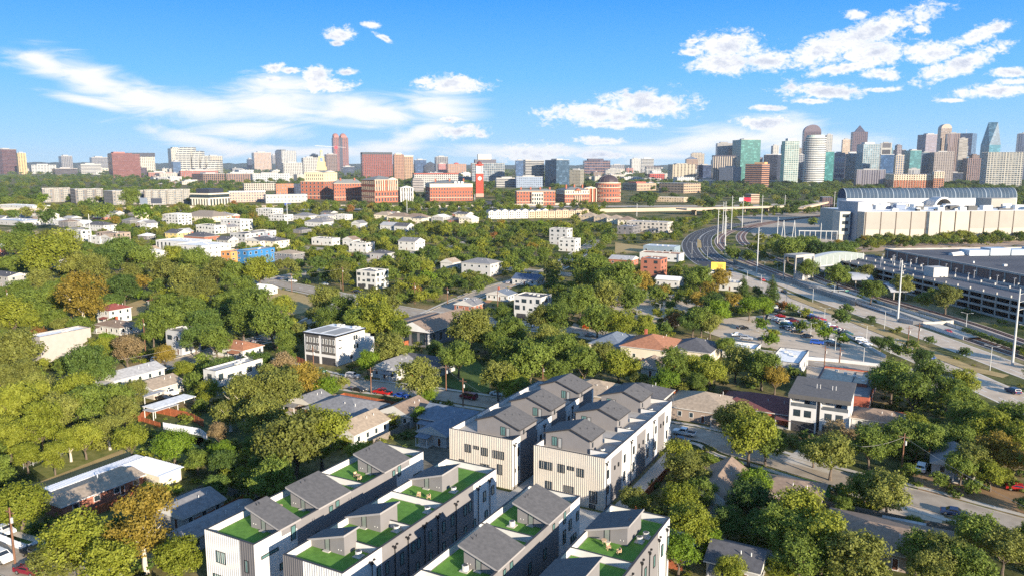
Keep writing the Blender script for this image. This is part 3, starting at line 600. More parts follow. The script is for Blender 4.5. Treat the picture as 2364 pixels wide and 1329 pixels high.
LEAF = {'g': leafmat('mid green leaves', (.055, .092, .014), (.21, .265, .040)), 'd': leafmat('deep green leaves', (.030, .065, .014), (.145, .21, .038)),
        'o': leafmat('olive brown leaves', (.085, .098, .020), (.275, .285, .055)), 'y': leafmat('yellow green leaves', (.115, .145, .008), (.31, .325, .04)),
        'G': leafmat('golden autumn leaves', (.150, .115, .015), (.390, .280, .045)), 'r': leafmat('russet autumn leaves', (.170, .075, .018), (.400, .200, .060)),
        'l': leafmat('bright green leaves', (.065, .125, .010), (.22, .31, .022)), 't': leafmat('pale tan leaves', (.180, .130, .060), (.430, .310, .150))}
COLW = {'g': 'mid green', 'd': 'deep green', 'o': 'olive brown', 'y': 'yellow-green', 'G': 'golden', 'r': 'russet', 'l': 'bright green', 't': 'pale tan'}
BARK = mat('grey brown bark', (.13, .10, .075), .95, .3, 3); BARKW = mat('pale bark', (.50, .44, .36), .9, .2, 3)
def crown_mesh(name, seed, n, leaf, shape):
    rng = np.random.default_rng(seed); lobes = []
    if shape == 'cone':
        for k in range(16):
            z = .35 + 2.6 * k / 16; rr = .62 * (1 - (z - .35) / 2.9) + .08; nn_ = 3 if k < 12 else 1
            for i in range(nn_):
                a = rng.uniform(0, 6.28); q = rr * .55 * (1 if nn_ > 1 else 0); lobes.append((q * math.cos(a), q * math.sin(a), z, rr * .75, rr * .6))
    else:
        hb, ht, nl = {'round': (.55, 1.75, 15), 'tall': (.6, 2.5, 20), 'wide': (.5, 1.35, 15), 'ball': (.35, 1.6, 1), 'loose': (.6, 2.0, 12), 'bush': (.1, .8, 9)}[shape]
        cz = (hb + ht) / 2; hz = (ht - hb) / 2
        if shape == 'ball': lobes.append((0, 0, cz, .88, hz)); nl = 12
        for k in range(nl):
            a = k * 2.4 + rng.uniform(-.5, .5); t = rng.uniform(-1, 1) if shape != 'ball' else rng.uniform(-.8, .9); q = math.sqrt(max(0.05, 1 - t * t * .8)) * rng.uniform(.45, .72)
            r = rng.uniform(.26, .42) * (.8 if shape == 'loose' else 1)
            if shape == 'ball': q *= 1.0; r *= .7
            lobes.append((q * math.cos(a), q * math.sin(a), cz + t * hz * .72, r, r * rng.uniform(.65, .9)))
        if shape != 'ball': lobes.append((rng.uniform(-.1, .1), rng.uniform(-.1, .1), ht - .36, .38, .3)); lobes.append((0, 0, cz, .5, hz * .6))
    lb = np.array(lobes); wgt = lb[:, 3] ** 2; wgt /= wgt.sum()
    ncl = max(60, n // 14); li = rng.choice(len(lb), ncl, p=wgt)
    d = rng.normal(size=(ncl, 3)); d[:, 2] = d[:, 2] * .8 + .25; d /= np.linalg.norm(d, axis=1)[:, None]
    cc = lb[li, :3] + d * lb[li][:, [3, 3, 4]] * rng.uniform(.72, 1.08, ncl)[:, None]
    ci_ = rng.integers(0, ncl, n); dd = d[ci_]; pos = cc[ci_] + rng.normal(size=(n, 3)) * (.055 if shape != 'loose' else .075)
    nr = dd * 1.0 + rng.normal(size=(n, 3)) * .55; nr[:, 2] += .25; nr /= np.linalg.norm(nr, axis=1)[:, None]
    t1 = np.cross(nr, rng.normal(size=(n, 3))); t1 /= np.linalg.norm(t1, axis=1)[:, None] + 1e-9; t2 = np.cross(nr, t1)
    s = leaf * rng.uniform(.55, 1.25, n)[:, None]; e = rng.uniform(.5, .9, n)[:, None]
    v = np.stack([pos - t1 * s - t2 * s * e * .4, pos + t1 * s * .2 - t2 * s * e, pos + t1 * s + t2 * s * e * .4, pos - t1 * s * .2 + t2 * s * e], 1).reshape(-1, 3)
    me = bpy.data.meshes.new(name); me.vertices.add(4 * n); me.vertices.foreach_set('co', v.astype(np.float32).ravel())
    me.loops.add(4 * n); me.loops.foreach_set('vertex_index', np.arange(4 * n, dtype=np.int32)); me.polygons.add(n)
    me.polygons.foreach_set('loop_start', np.arange(0, 4 * n, 4, dtype=np.int32)); me.polygons.foreach_set('loop_total', np.full(n, 4, dtype=np.int32))
    me.update(calc_edges=True)
    tint = rng.uniform(0, .45, ncl)[ci_] + rng.uniform(0, .55, n); at = me.attributes.new('tint', 'FLOAT', 'FACE'); at.data.foreach_set('value', tint.astype(np.float32))
    me.materials.append(LEAF['g']); return me
def trunk_mesh(name, seed, shape, spread=1.0):
    rng = random.Random(seed); b = MB(); ht = {'tall': 2.2, 'cone': 2.8, 'wide': 1.1, 'bush': .4}.get(shape, 1.5)
    p = Vector((0, 0, 0)); r = .065; fork = ht * (.3 if shape != 'cone' else .8)
    for k in range(3):
        q = Vector((p.x + rng.uniform(-.03, .03), p.y + rng.uniform(-.03, .03), fork * (k + 1) / 3)); b.tube(p, q, r, r * .85, 7); p = q; r *= .85
    if shape == 'cone': b.tube(p, (0, 0, ht), r, .01, 6)
    else:
        for k in range(6):
            a = k * 1.05 + rng.uniform(-.3, .3); l = rng.uniform(.35, .6) * spread; q = p + Vector((math.cos(a) * l * .6, math.sin(a) * l * .6, l * .8)); b.tube(p, q, r * .6, r * .35, 6)
            for s in (-1, 1):
                a2 = a + s * rng.uniform(.3, .7); l2 = l * .8; q2 = q + Vector((math.cos(a2) * l2 * .6, math.sin(a2) * l2 * .6, l2 * .7)); b.tube(q, q2, r * .35, r * .08, 5)
    o = b.obj(name, BARK); me = o.data; bpy.data.objects.remove(o); return me
SHAPES = {'R': ('round', 3), 'T': ('tall', 2), 'S': ('wide', 2), 'C': ('cone', 1), 'B': ('ball', 1), 'L': ('loose', 2), 'U': ('bush', 2)}
HT = {'R': 1.75, 'T': 2.5, 'S': 1.35, 'C': 3.1, 'B': 1.6, 'L': 2.0, 'U': .8}
CZ = {'R': 1.15, 'T': 1.5, 'S': .95, 'C': 1.5, 'B': 1.0, 'L': 1.3, 'U': .45}
NEARM, TRKM = {}, {}
for k_, (sh_, cnt_) in SHAPES.items():
    for i_ in range(cnt_):
        NEARM[k_, i_] = crown_mesh('crown', 11 + i_ * 7 + ord(k_), 9500 if sh_ != 'bush' else 2000, .037 if sh_ != 'ball' else .032, sh_); TRKM[k_, i_] = trunk_mesh('trunk', 5 + i_ + ord(k_), sh_)
SHW = {'R': 'round-crowned', 'T': 'tall', 'S': 'spreading', 'C': 'conical', 'B': 'ball-shaped', 'L': 'loose airy', 'U': 'low'}
TREES = []       # placed trees: (position, radius, shape, colour, proto index, pale bark)
def crown_at(cx, cy, rpx, shape):
    """crown centre (cx, cy) and radius in photo pixels -> base point and radius in metres"""
    Rm = 5.0
    for _ in range(12):
        p = P(cx, cy, min(60, CZ[shape] * Rm)); d = topx(p)[2]; Rm = .5 * Rm + .5 * rpx * d / F
    return Vector((p.x, p.y, 0)), Rm
def put_tree(p, Rm, shape, col, rng, pale=False, hs=1.0):
    TREES.append((Vector(p), Rm, shape, col, rng.randrange(SHAPES[shape][1]), pale, hs))
# ================================================================ houses of the neighbourhood
COL = dict(white=(.51,.50,.47), cream=(.62,.55,.42), tan=(.45,.35,.24), grey=(.34,.33,.32), lgrey=(.42,.41,.395), dgrey=(.16,.155,.16), brick=(.36,.10,.06), rust=(.32,.125,.08), yellow=(.62,.48,.18), blue=(.03,.16,.36), taupe=(.30,.235,.19), beige=(.42,.385,.34), black=(.03,.03,.035), orange=(.55,.25,.08), pink=(.55,.30,.24))
RCOL = dict(char=(.085,.083,.088), grey=(.19,.185,.185), lgrey=(.36,.35,.34), brown=(.23,.165,.12), tan=(.32,.25,.18), rust=(.34,.15,.08), red=(.22,.06,.045), white=(.72,.70,.66), slate=(.14,.165,.20), maroon=(.15,.055,.05), blue=(.07,.10,.16), dgrey=(.06,.06,.065), metal=(.60,.60,.61), sand=(.45,.37,.28), bronze=(.26,.21,.16))
def wm(k): return mat('painted wall ' + k, COL[k], .8, .06, .6) if k not in ('brick', 'rust') else mat('brick wall ' + k, COL[k], .85, .18, 2.5)
def rm(k): return mat('roof covering ' + k, RCOL[k], .85 if k != 'metal' else .4, .22, 1.3, bump=.2)
WWIN = mat('white window frame', (.7, .69, .66), .6, 0)
def project(pts):
    q = [topx(p) for p in pts]; return min(a[0] for a in q), min(a[1] for a in q), max(a[0] for a in q), max(a[1] for a in q)
def claim(origin, rz, x0, y0, x1, y1, h, keep=.65, pad=1.5):
    c, s = math.cos(rz), math.sin(rz); ctr = Vector((x0 + x1, y0 + y1, 0)) / 2
    wc = origin + Vector((ctr.x * c - ctr.y * s, ctr.x * s + ctr.y * c, 0)); OCC.append((wc.x, wc.y, (x1 - x0) / 2 + pad, (y1 - y0) / 2 + pad, rz))
    if keep:
        pts = [origin + Vector((x * c - y * s, x * s + y * c, z)) for x in (x0, x1) for y in (y0, y1) for z in (0, h)]
        a = project(pts); w = a[2] - a[0]; q = [topx(p)[1] for p in pts if p.z < .01]; KEEP.append((a[0] + w * .08, a[1], a[2] - w * .08, a[1] + (a[3] - a[1]) * keep, min(q) + .45 * (max(q) - min(q))))
def roof(parent, typ, x0, y0, x1, y1, z, rise, m, ridge='v', oh=.45, fascia=None, chimney=None):
    b = MB(); X0, Y0, X1, Y1 = x0 - oh, y0 - oh, x1 + oh, y1 + oh; th = .22; f = fascia or mat('pale fascia', (.5, .48, .44), .7, 0)
    if ridge == 'u':            # build with the ridge along y, then swap axes
        X0, Y0, X1, Y1 = Y0, X0, Y1, X1
    cx = (X0 + X1) / 2; i = (X1 - X0) / 2 if typ == 'hip' else 0; i = min(i, (Y1 - Y0) / 2 - .05)
    e = [(X0, Y0, z), (X1, Y0, z), (X1, Y1, z), (X0, Y1, z)]; r0, r1 = (cx, Y0 + i, z + rise), (cx, Y1 - i, z + rise)
    el = [(p[0], p[1], p[2] - th) for p in e]
    faces = [([e[0], r0, r1, e[3]], 0), ([e[1], e[2], r1, r0], 0), ([e[0], e[1], r0], 0 if typ == 'hip' else 1), ([e[2], e[3], r1], 0 if typ == 'hip' else 1), (el[::-1], 1)]
    for k in range(4): faces.append(([el[k], el[(k+1) % 4], e[(k+1) % 4], e[k]], 1))
    for pts, mi in faces:
        if ridge == 'u': pts = [(p[1], p[0], p[2]) for p in pts]
        q = [Vector(p) for p in pts]; nrm = (q[1] - q[0]).cross(q[2] - q[0]); c = sum(q, Vector()) / len(q); ctr = Vector(((x0+x1)/2, (y0+y1)/2, z + rise * .3))
        if nrm.dot(c - ctr) < 0: pts = pts[::-1]
        b.poly(pts, mi)
    return b.obj('roof', [m, f], parent)
def house(label, px, py, w, d, hw, rise, typ, wall, rc, ridge='v', rot=0.0, name='house', land=None, keep=.62, frame='white', c3=None, group=None, wins=True, garage=False, cat='house', par=.5, door=True, pane=None, skipkeep=False):
    if c3:
        a, b_, c_ = [P(x, y, hw) for x, y in c3]
        if rot == 0: ua, va = UV(a); ub, _ = UV(b_); _, vc = UV(c_); w, d = ub - ua, vc - va; origin = W(ua + w / 2, va + d / 2)
        rz = -AZ
    else:
        o = P(px, py, hw + rise * .5); origin = Vector((o.x, o.y, 0)); rz = -AZ + rot
    t = thing(name, label, cat, origin, rz, group, land); x0, y0, x1, y1 = -w/2, -d/2, w/2, d/2
    claim(origin, rz, x0, y0, x1, y1, hw + rise, keep)
    b = MB(); b.box(x0, y0, 0, x1, y1, hw); 
    if typ == 'gable':
        if ridge == 'v':
            for y, s in ((y0, 1), (y1, -1)): p = [(x0, y, hw), (x1, y, hw), (0, y, hw + rise - .05)]; b.poly(p if s > 0 else p[::-1])
        else:
            for x, s in ((x1, 1), (x0, -1)): p = [(x, y0, hw), (x, y1, hw), (x, 0, hw + rise - .05)]; b.poly(p if s > 0 else p[::-1])
    b.obj('wall', wm(wall), t)
    fm = {'white': WWIN, 'black': None}[frame]
    if typ in ('gable', 'hip'):
        rf = roof(t, typ, x0, y0, x1, y1, hw, rise, rm(rc), ridge)
        for q in range(2):
            k = MB(); vx, vy = (w * .2, d * (.1 + .2 * q)) if ridge == 'v' else (w * (.1 + .2 * q), -d * .2); zz = hw + rise * .45; k.tube((vx, vy, zz), (vx, vy, zz + .9), .09, .09, 6); k.obj('vent_pipe', WHITE, rf)
        if hash_(label) % 9 == 0:
            k = MB(); k.box(-w * .22 - .4, d * .2 - .4, hw, -w * .22 + .4, d * .2 + .4, hw + rise + .7); k.obj('chimney', wm('brick'), rf)
    else:
        parapet(t, x0, y0, x1, y1, hw, hw + par, m=wm(wall)); k = MB(); k.box(x0 + .22, y0 + .22, hw, x1 - .22, y1 - .22, hw + .06); rf = k.obj('roof', rm(rc), t)
        for q in range(3):
            k = MB(); vx, vy = -w * .2 + q * w * .2, d * (.25 - .12 * q); s = .45; k.box(vx - s, vy - s, hw, vx + s, vy + s, hw + .7); k.obj('roof_unit', mat('pale ac housing', (.55, .53, .48), .6, .05), rf)
    if wins:
        near_ = origin.y < 420; fl = max(1, int(hw / 2.8)); fh = hw / fl; sub = origin.y < 320
        for s in range(fl):
            zc = s * fh + fh * .34
            for face, a0, a1, pos in (('F', x0, x1, y0), ('R', y0, y1, x1)):
                n = max(1, int((a1 - a0) / (3.0 if near_ else 4.2)))
                for i in range(n):
                    c = a0 + (i + .5) * (a1 - a0) / n
                    if face == 'F' and s == 0 and door and i == n // 2:
                        if garage: continue
                        window(t, 'F', y0, c, .1, 1.0, 2.1, frame=WWIN, pane=mat('painted door', (.12, .05, .03), .6, 0), sub=False, name='door'); continue
                    wv_ = hash_(label) + i * 7 + s * 5
                    if typ == 'flat' and 'cube' in label: window(t, face, pos, c, .9 if face == 'F' else zc, 1.5 if face == 'F' else 1.2, (hw - 1.8) if face == 'F' and s == 0 else .8, frame=fm, sub=sub, pane=pane); continue
                    if typ == 'flat': window(t, face, pos, c, zc - .3, (1.0, 1.7, 2.3)[wv_ % 3], min((1.0, 1.9, 1.6)[(wv_ // 3) % 3], fh * .62), frame=fm, sub=sub, pane=pane); continue
                    window(t, face, pos, c, zc, 1.1 if near_ else 1.5, min(1.4, fh * .5), frame=fm, sub=sub, pane=pane)
    if typ != 'flat' and origin.y < 330 and w > 7:
        pw = min(4.5, w * .45); px0 = x0 + .6 if hash_(label) % 2 else x1 - .6 - pw; k = MB(); k.quad((px0, y0 - 2.3, 2.35), (px0 + pw, y0 - 2.3, 2.35), (px0 + pw, y0 - .02, 2.8), (px0, y0 - .02, 2.8)); k.quad((px0, y0 - .02, 2.65), (px0 + pw, y0 - .02, 2.65), (px0 + pw, y0 - 2.3, 2.2), (px0, y0 - 2.3, 2.2)); k.quad((px0, y0 - 2.3, 2.2), (px0 + pw, y0 - 2.3, 2.2), (px0 + pw, y0 - 2.3, 2.35), (px0, y0 - 2.3, 2.35)); po = k.obj('porch_roof', rm(rc), t)
        for xx in (px0 + .15, px0 + pw - .3): k = MB(); k.box(xx, y0 - 2.2, .2, xx + .15, y0 - 2.05, 2.25); k.obj('post', WHITE, po)
        k = MB(); k.box(px0, y0 - 2.3, 0, px0 + pw, y0 - .02, .2); k.obj('porch_floor', CONC, po)
    if garage:
        for i in range(garage): k = MB(); c = x0 + (i + .5) * w / garage; k.box(c - 2, y0 - .04, 0, c + 2, y0, 2.4); k.obj('garage_door', mat('dark garage door', (.05, .048, .05), .6, 0) if garage < 3 else WHITE, t)
    return t
def hash_(s): return sum(ord(c) * (i + 3) for i, c in enumerate(s))
HOUSES = [
 # left foreground to mid-distance
 ('long low shed with a dark grey roof beside the first townhouse row', 497, 1192, 5, 15, 2.8, .8, 'gable', 'grey', 'grey', 'v'),
 ('small house with a weathered grey roof behind the golden sycamore', 436, 1152, 8, 9, 2.8, 1.6, 'gable', 'grey', 'grey', 'v'),
 ('brick house with a wide charcoal hip roof in front of the parked black car', 800, 925, 17, 13, 3.1, 2.4, 'hip', 'brick', 'grey', 'u'),
 ('small house with a brown-grey roof under the yellow tree', 716, 912, 9, 8, 3, 1.8, 'gable', 'taupe', 'grey', 'v'),
 ('house with a patched tan gable roof and small white porch', 826, 968, 8.5, 13, 3.2, 2.2, 'gable', 'white', 'tan', 'v'),
 ('house with a weathered brown gable roof between two small trees', 938, 932, 9.5, 10, 3.1, 2.2, 'gable', 'lgrey', 'brown', 'v'),
 ('pale house with a blue-grey gable roof facing the maroon van', 1048, 948, 14, 10, 3.2, 2.4, 'gable', 'lgrey', 'slate', 'u'),
 ('blue-grey roofed rear wing house next to the cream gabled row', 1022, 978, 8, 9, 3, 1.8, 'gable', 'lgrey', 'slate', 'v'),
 ('house with a tan hip roof hidden behind the left gabled row', 1375, 885, 15, 13, 3.4, 2.6, 'hip', 'beige', 'tan', 'u'),
 ('house with a charcoal hip roof just behind the wide gabled row', 1480, 893, 14, 13, 4.5, 2.8, 'hip', 'grey', 'char', 'v'),
 ('big house with a tan hip roof and white chimney behind the gabled rows', 1628, 915, 18, 15, 3.4, 3.0, 'hip', 'taupe', 'tan', 'v'),
 ('brick house with a dark maroon hip roof left of the white duplex', 1760, 918, 20, 14, 3.2, 2.6, 'hip', 'brick', 'maroon', 'u'),
 ('bungalow with a white gable front and dark roof behind the silver car', 912, 832, 9, 11, 3.2, 2.6, 'gable', 'white', 'grey', 'v'),
 ('bungalow with a shaded charcoal roof right of the white gable bungalow', 988, 826, 14, 10, 3.2, 2.2, 'gable', 'lgrey', 'char', 'u'),
 ('small brick house with white gable behind the hall car park', 1084, 694, 10, 10, 3, 2.2, 'gable', 'rust', 'grey', 'v'),
 ('house with a navy roof and white front gable near the side street', 1220, 637, 15, 10, 3.2, 2.6, 'gable', 'white', 'blue', 'u'),
 ('low house with a blue-grey roof in shade beside the side street', 1158, 672, 12, 9, 3, 2.0, 'gable', 'white', 'slate', 'v'),
 ('house with a pale blue-grey gable roof, first of the three behind the oaks', 1418, 775, 12, 17, 4.2, 2.8, 'hip', 'cream', 'slate', 'v'),
 ('large cream house with a reddish brown hip roof behind the oaks', 1506, 780, 16, 18, 5.4, 3.0, 'hip', 'cream', 'rust', 'v'),
 ('cream house with a charcoal hip roof right of the reddish roofed one', 1606, 788, 14, 16, 4.4, 2.8, 'hip', 'cream', 'char', 'v'),
 ('small white gable house with brown roof below the reddish hip roof', 1500, 832, 7, 9, 3, 2.0, 'gable', 'white', 'brown', 'v'),
 ('small white house with a brown hip roof right of the white duplex', 2026, 950, 11, 9, 3.0, 1.8, 'hip', 'white', 'brown', 'u'),
 ('long brown-shingled gable house with a brick chimney, beside the bottom right townhouses', 1664, 1102, 8, 17, 3.4, 2.8, 'gable', 'lgrey', 'brown', 'v'),
 ('low house with grey and tan roof planes by the vivid lawn', 1818, 1112, 13, 9, 2.8, 1.6, 'hip', 'taupe', 'brown', 'u'),
 ('wide low house with a brown shingle roof at the bend of the right street', 2050, 1222, 19, 13, 3, 1.8, 'hip', 'taupe', 'brown', 'u'),
 ('small grey house with a dark gable roof at the bottom edge of the picture', 1704, 1268, 8, 8, 3, 1.8, 'gable', 'grey', 'char', 'u'),
 ('small pale house with a gabled porch under the orange trees on the right', 2202, 1045, 8, 10, 3, 2.0, 'gable', 'lgrey', 'grey', 'v'),
 ('grey two-storey house with a charcoal roof at the left edge', 22, 630, 18, 12, 6, 1.6, 'gable', 'grey', 'char', 'u'),
 ('white two-storey house with a red hip roof beside the golden sycamore', 262, 705, 8.5, 10, 5.6, 2, 'hip', 'white', 'red', 'v'),
 ('white garage with a grey-brown hip roof below the red-roofed house', 272, 742, 16, 10, 3, 1.6, 'hip', 'white', 'brown', 'u'),
 ('tiny white house with a red hip roof by the dry lot', 371, 688, 8, 8, 3.2, 1.8, 'hip', 'white', 'red', 'v'),
 ('white bungalow with an orange-red hip roof by the street corner', 548, 790, 15, 9, 3.1, 2.0, 'hip', 'white', 'rust', 'u'),
 ('long white ranch house with a pale grey gable roof', 300, 852, 9, 17, 3.0, 1.7, 'gable', 'white', 'lgrey', 'v'),
 ('house with a tan-grey roof behind the white pickup', 362, 876, 10, 10, 3, 1.7, 'gable', 'beige', 'tan', 'v'),
 ('small shed house with white gable beside the dry field', 612, 660, 9, 8, 3, 2.0, 'gable', 'white', 'white', 'u'),
 # upper left
 ('yellow house with dark gabled roof in the upper left', 410, 533, 16, 14, 6, 3, 'gable', 'yellow', 'char', 'u'),
 ('red brick house with sprawling charcoal roof in the upper left', 465, 540, 26, 16, 5, 3, 'hip', 'rust', 'char', 'u'),
 ('white house with a grey hip roof right of the white cubes', 496, 570, 20, 16, 6, 3, 'hip', 'white', 'grey', 'u'),
 ('white house with long charcoal roof left of the white apartment block', 232, 515, 30, 14, 6, 3, 'hip', 'white', 'char', 'u'),
 ('small white gable house right of the taupe block', 343, 512, 12, 12, 6, 3, 'gable', 'white', 'grey', 'v'),
 ('small white shed-like house below the taupe block', 345, 572, 9, 10, 4, 2.4, 'gable', 'white', 'tan', 'v'),
 ('hall with a wide brown-grey hip roof by the freeway', 478, 492, 55, 32, 6, 6, 'hip', 'cream', 'bronze', 'u'),
 ('white house with grey hip roof, beyond the middle pole', 706, 494, 26, 18, 5, 3.4, 'hip', 'lgrey', 'grey', 'u'),
 ('white house with broad pale grey hip roof, nearer the camera than its neighbour', 736, 508, 26, 16, 5, 3.4, 'hip', 'white', 'grey', 'u'),
 ('long house with tan hip roof, first of three', 888, 492, 22, 15, 5, 3.5, 'hip', 'cream', 'tan', 'u'),
 ('house with tan hip roof, second of three', 924, 495, 28, 16, 5, 4, 'hip', 'cream', 'brown', 'u'),
 ('house with tan hip roof, third of three', 963, 497, 28, 16, 5, 4, 'hip', 'cream', 'brown', 'u'),
 ('white gabled house among the dark trees near the centre', 829, 512, 12, 12, 5, 3, 'gable', 'white', 'grey', 'v'),
 ('pale house with a light grey gable roof left of the charcoal one', 902, 516, 18, 12, 5, 3, 'gable', 'white', 'lgrey', 'u'),
 ('pale house with a charcoal gable roof right of the light grey one', 933, 518, 16, 12, 5, 3, 'gable', 'white', 'char', 'u'),
 ('little white gable house behind the flat charcoal-roofed box', 811, 549, 11, 9, 5, 2.6, 'gable', 'white', 'brown', 'v'),
 ('white house with angular grey roof amid dense trees', 950, 552, 16, 13, 7, 2.6, 'gable', 'white', 'grey', 'u'),
 ('low house with charcoal roof in the treetops', 882, 580, 14, 10, 4, 2, 'hip', 'grey', 'char', 'u'),
 ('light grey two-storey house with slate roof in the trees', 1112, 600, 20, 14, 7.5, 2.4, 'hip', 'lgrey', 'grey', 'u'),
 ('small white house with tan gable roof left of the light grey one', 1040, 600, 9, 9, 5, 2.4, 'gable', 'white', 'tan', 'v'),
 ('white garage with pale roof near the red brick building', 1546, 640, 13, 9, 4, 1.6, 'gable', 'white', 'white', 'u'),
 ('little white gable house left of the red brick building', 1465, 652, 7, 8, 3.5, 2.0, 'gable', 'white', 'brown', 'v'),
 ('tan-roofed house by the freeway slope, first in line', 1362, 494, 18, 15, 6, 4, 'hip', 'tan', 'tan', 'v'),
 ('tan-roofed house by the freeway slope, second in line', 1392, 497, 16, 15, 6, 4, 'hip', 'tan', 'tan', 'v'),
 ('tan-roofed house by the freeway slope, third in line', 1422, 500, 16, 15, 6, 4, 'hip', 'cream', 'tan', 'v'),
 ('tan-roofed house by the freeway slope, last in line', 1448, 503, 16, 15, 6, 4, 'hip', 'cream', 'brown', 'v'),
 ('pale grey roofed house left of the blue metal shop', 1440, 593, 16, 12, 4, 2, 'gable', 'rust', 'lgrey', 'u'),
]
for h_ in HOUSES: house(*h_, land=None)
for lab, (i, hh) in {}.items(): pass
for o in list(C.objects):
    if o.type == 'EMPTY' and o.get('category') == 'house' and 330 > o.location.y: LAND.append((o['label'].split(' with ')[0] if False else o['label'], o.location.x, o.location.y))
# modern flat-roofed boxes
FLAT = [
 ('tall plain grey-beige stucco box with a white flat roof in the left trees', dict(c3=((64.7,775.5),(93.3,780),(214.4,758.7)), hw=8.6, wins=False), 'taupe2', 'white', 'black', 0),
 ('small white modern box house with grey flat roof', dict(c3=((469,854.5),(497,860),(589,826)), hw=6.8), 'white', 'lgrey', 'black', 0),
 ('white three-storey duplex with a charcoal roof by the street bend', dict(px=1230, py=682, w=13, d=10, hw=9.6), 'white', 'char', 'black', 2),
 ('white two-unit townhouse with black trim on the far street', dict(px=860, py=624, w=13, d=11, hw=9.2), 'white', 'grey', 'black', 2),
 ('black and white modern house in the left trees', dict(px=422, py=760, w=8, d=8, hw=8), 'lgrey', 'grey', 'black', 0),
 ('white low commercial building with flat white roof beside the station car park', dict(px=1822, py=822, w=9, d=20, hw=4.6), 'lgrey', 'white', 'white', 0),
 ('low white flat building hidden behind the oaks by the car park', dict(px=1712, py=798, w=11, d=9, hw=3.6), 'white', 'white', 'white', 0),
 ('store with a tan gravel roof crowded with air units', dict(px=1950, py=868, w=13, d=16, hw=4.8), 'brick', 'sand', 'white', 0),
 ('narrow brick annex with a dark grey roof beside the gravel roof store', dict(px=1990, py=890, w=5.5, d=26, hw=4.4), 'brick', 'grey', 'white', 0),
 ('left white cube townhouse with tall dark slots', dict(c3=((359.5,555.4),(399,564),(440,551.6)), hw=10), 'white', 'white', 'black', 1),
 ('right white cube townhouse with tall dark slots', dict(c3=((401,565),(439,572.5),(469.5,558)), hw=10), 'white', 'white', 'black', 1),
 ('taupe three-storey block behind the steel pole', dict(px=262, py=537, w=26, d=13, hw=9), 'taupe', 'bronze', 'black', 0),
 ('black and white narrow apartment house left of the steel pole', dict(px=190, py=532, w=11, d=9, hw=9.5), 'white', 'char', 'black', 0),
 ('unfinished townhouse block sheathed in bright blue panels', dict(px=590, py=576, w=11, d=24, hw=9), 'blue', 'sand', 'white', 0),
 ('unfinished orange-sheathed wing of the blue construction site', dict(px=540, py=580, w=9, d=14, hw=8.4), 'orange', 'sand', 'white', 0),
 ('white four-storey apartment block in the upper left', dict(px=412, py=494, w=20, d=18, hw=12), 'white', 'white', 'black', 0),
 ('white terrace of flats with grey roof, upper left', dict(px=487, py=520, w=26, d=14, hw=8), 'white', 'char', 'black', 0),
 ('white three-storey modern villa with black top frame, upper left', dict(px=546, py=507, w=28, d=16, hw=11), 'white', 'white', 'black', 0),
 ('pale three-storey townhouses right of the brick house', dict(px=570, py=538, w=18, d=20, hw=9), 'lgrey', 'char', 'black', 0),
 ('pale townhouse with dark roof pavilion, beside the pale three-storey ones', dict(px=610, py=533, w=16, d=12, hw=9), 'lgrey', 'dgrey', 'black', 0),
 ('white long warehouse in the upper left', dict(px=158, py=509, w=46, d=20, hw=5), 'white', 'white', 'white', 0),
 ('low grey-white workshop at the left edge', dict(px=45, py=508, w=60, d=26, hw=5), 'lgrey', 'metal', 'white', 0),
 ('long white shed roof near the freeway at the left edge', dict(px=55, py=474, w=90, d=26, hw=6), 'white', 'white', 'white', 0),
 ('white villa by the freeway wall', dict(px=622, py=482, w=30, d=18, hw=9), 'white', 'white', 'black', 0),
 ('white villa with black band, second by the freeway wall', dict(px=648, py=496, w=26, d=14, hw=7), 'white', 'char', 'black', 0),
 ('low white flat house in the middle trees', dict(px=752, py=550, w=22, d=10, hw=5.5), 'white', 'grey', 'black', 0),
 ('white box house with charcoal flat roof in the middle trees', dict(px=835, py=560, w=17, d=10, hw=7), 'white', 'char', 'white', 0),
 ('grey-topped white modern house, tallest in the central trees', dict(px=1295, py=528, w=16, d=11, hw=13), 'lgrey', 'char', 'black', 0),
 ('white stepped wing of the tall modern house', dict(px=1315, py=551, w=14, d=10, hw=9.5), 'white', 'char', 'black', 0),
 ('office building with a teal end and roof terrace', dict(px=1500, py=512, w=42, d=18, hw=10), 'beige', 'lgrey', 'black', 0),
 ('low navy glass wing of the teal office', dict(px=1452, py=522, w=16, d=22, hw=7), 'dgrey', 'slate', 'black', 0),
 ('shop with a pale blue-grey metal roof', dict(px=1528, py=568, w=24, d=15, hw=5), 'slate2', 'metal', 'white', 0),
 ('low shop with rusty brown roof below the metal roof shop', dict(px=1528, py=584, w=28, d=12, hw=5), 'white', 'rust', 'white', 0),
 ('red brick three-storey building beside the boulevard', dict(px=1510, py=597, w=12, d=12, hw=11.5), 'rust', 'grey', 'black', 0),
 ('white diner below the yellow billboard', dict(px=1662, py=632, w=11, d=8, hw=4), 'white', 'white', 'black', 0),
 ('low grey-roofed shop right of the white diner', dict(px=1684, py=650, w=13, d=12, hw=4), 'white', 'lgrey', 'black', 0),
 ('tan stone chapel hall behind the freeway', dict(px=1552, py=456, w=50, d=24, hw=8), 'tan', 'white', 'black', 0),
]
COL['slate2'] = (.20, .26, .30); COL['taupe2'] = (.36, .325, .29)
for lab, kw, wc, rc, fr, gar in FLAT:
    k = dict(kw); px, py, w, d = k.get('px', 0), k.get('py', 0), k.get('w', 0), k.get('d', 0)
    t = house(lab, px, py, w, d, k['hw'], 0, 'flat', wc, rc, frame=fr, c3=k.get('c3'), garage=gar, wins=k.get('wins', True), name='modern_house' if k['hw'] > 5.5 else 'low_building', cat='building', keep=.75)
    if t.location.y < 330: LAND.append((lab, t.location.x, t.location.y))
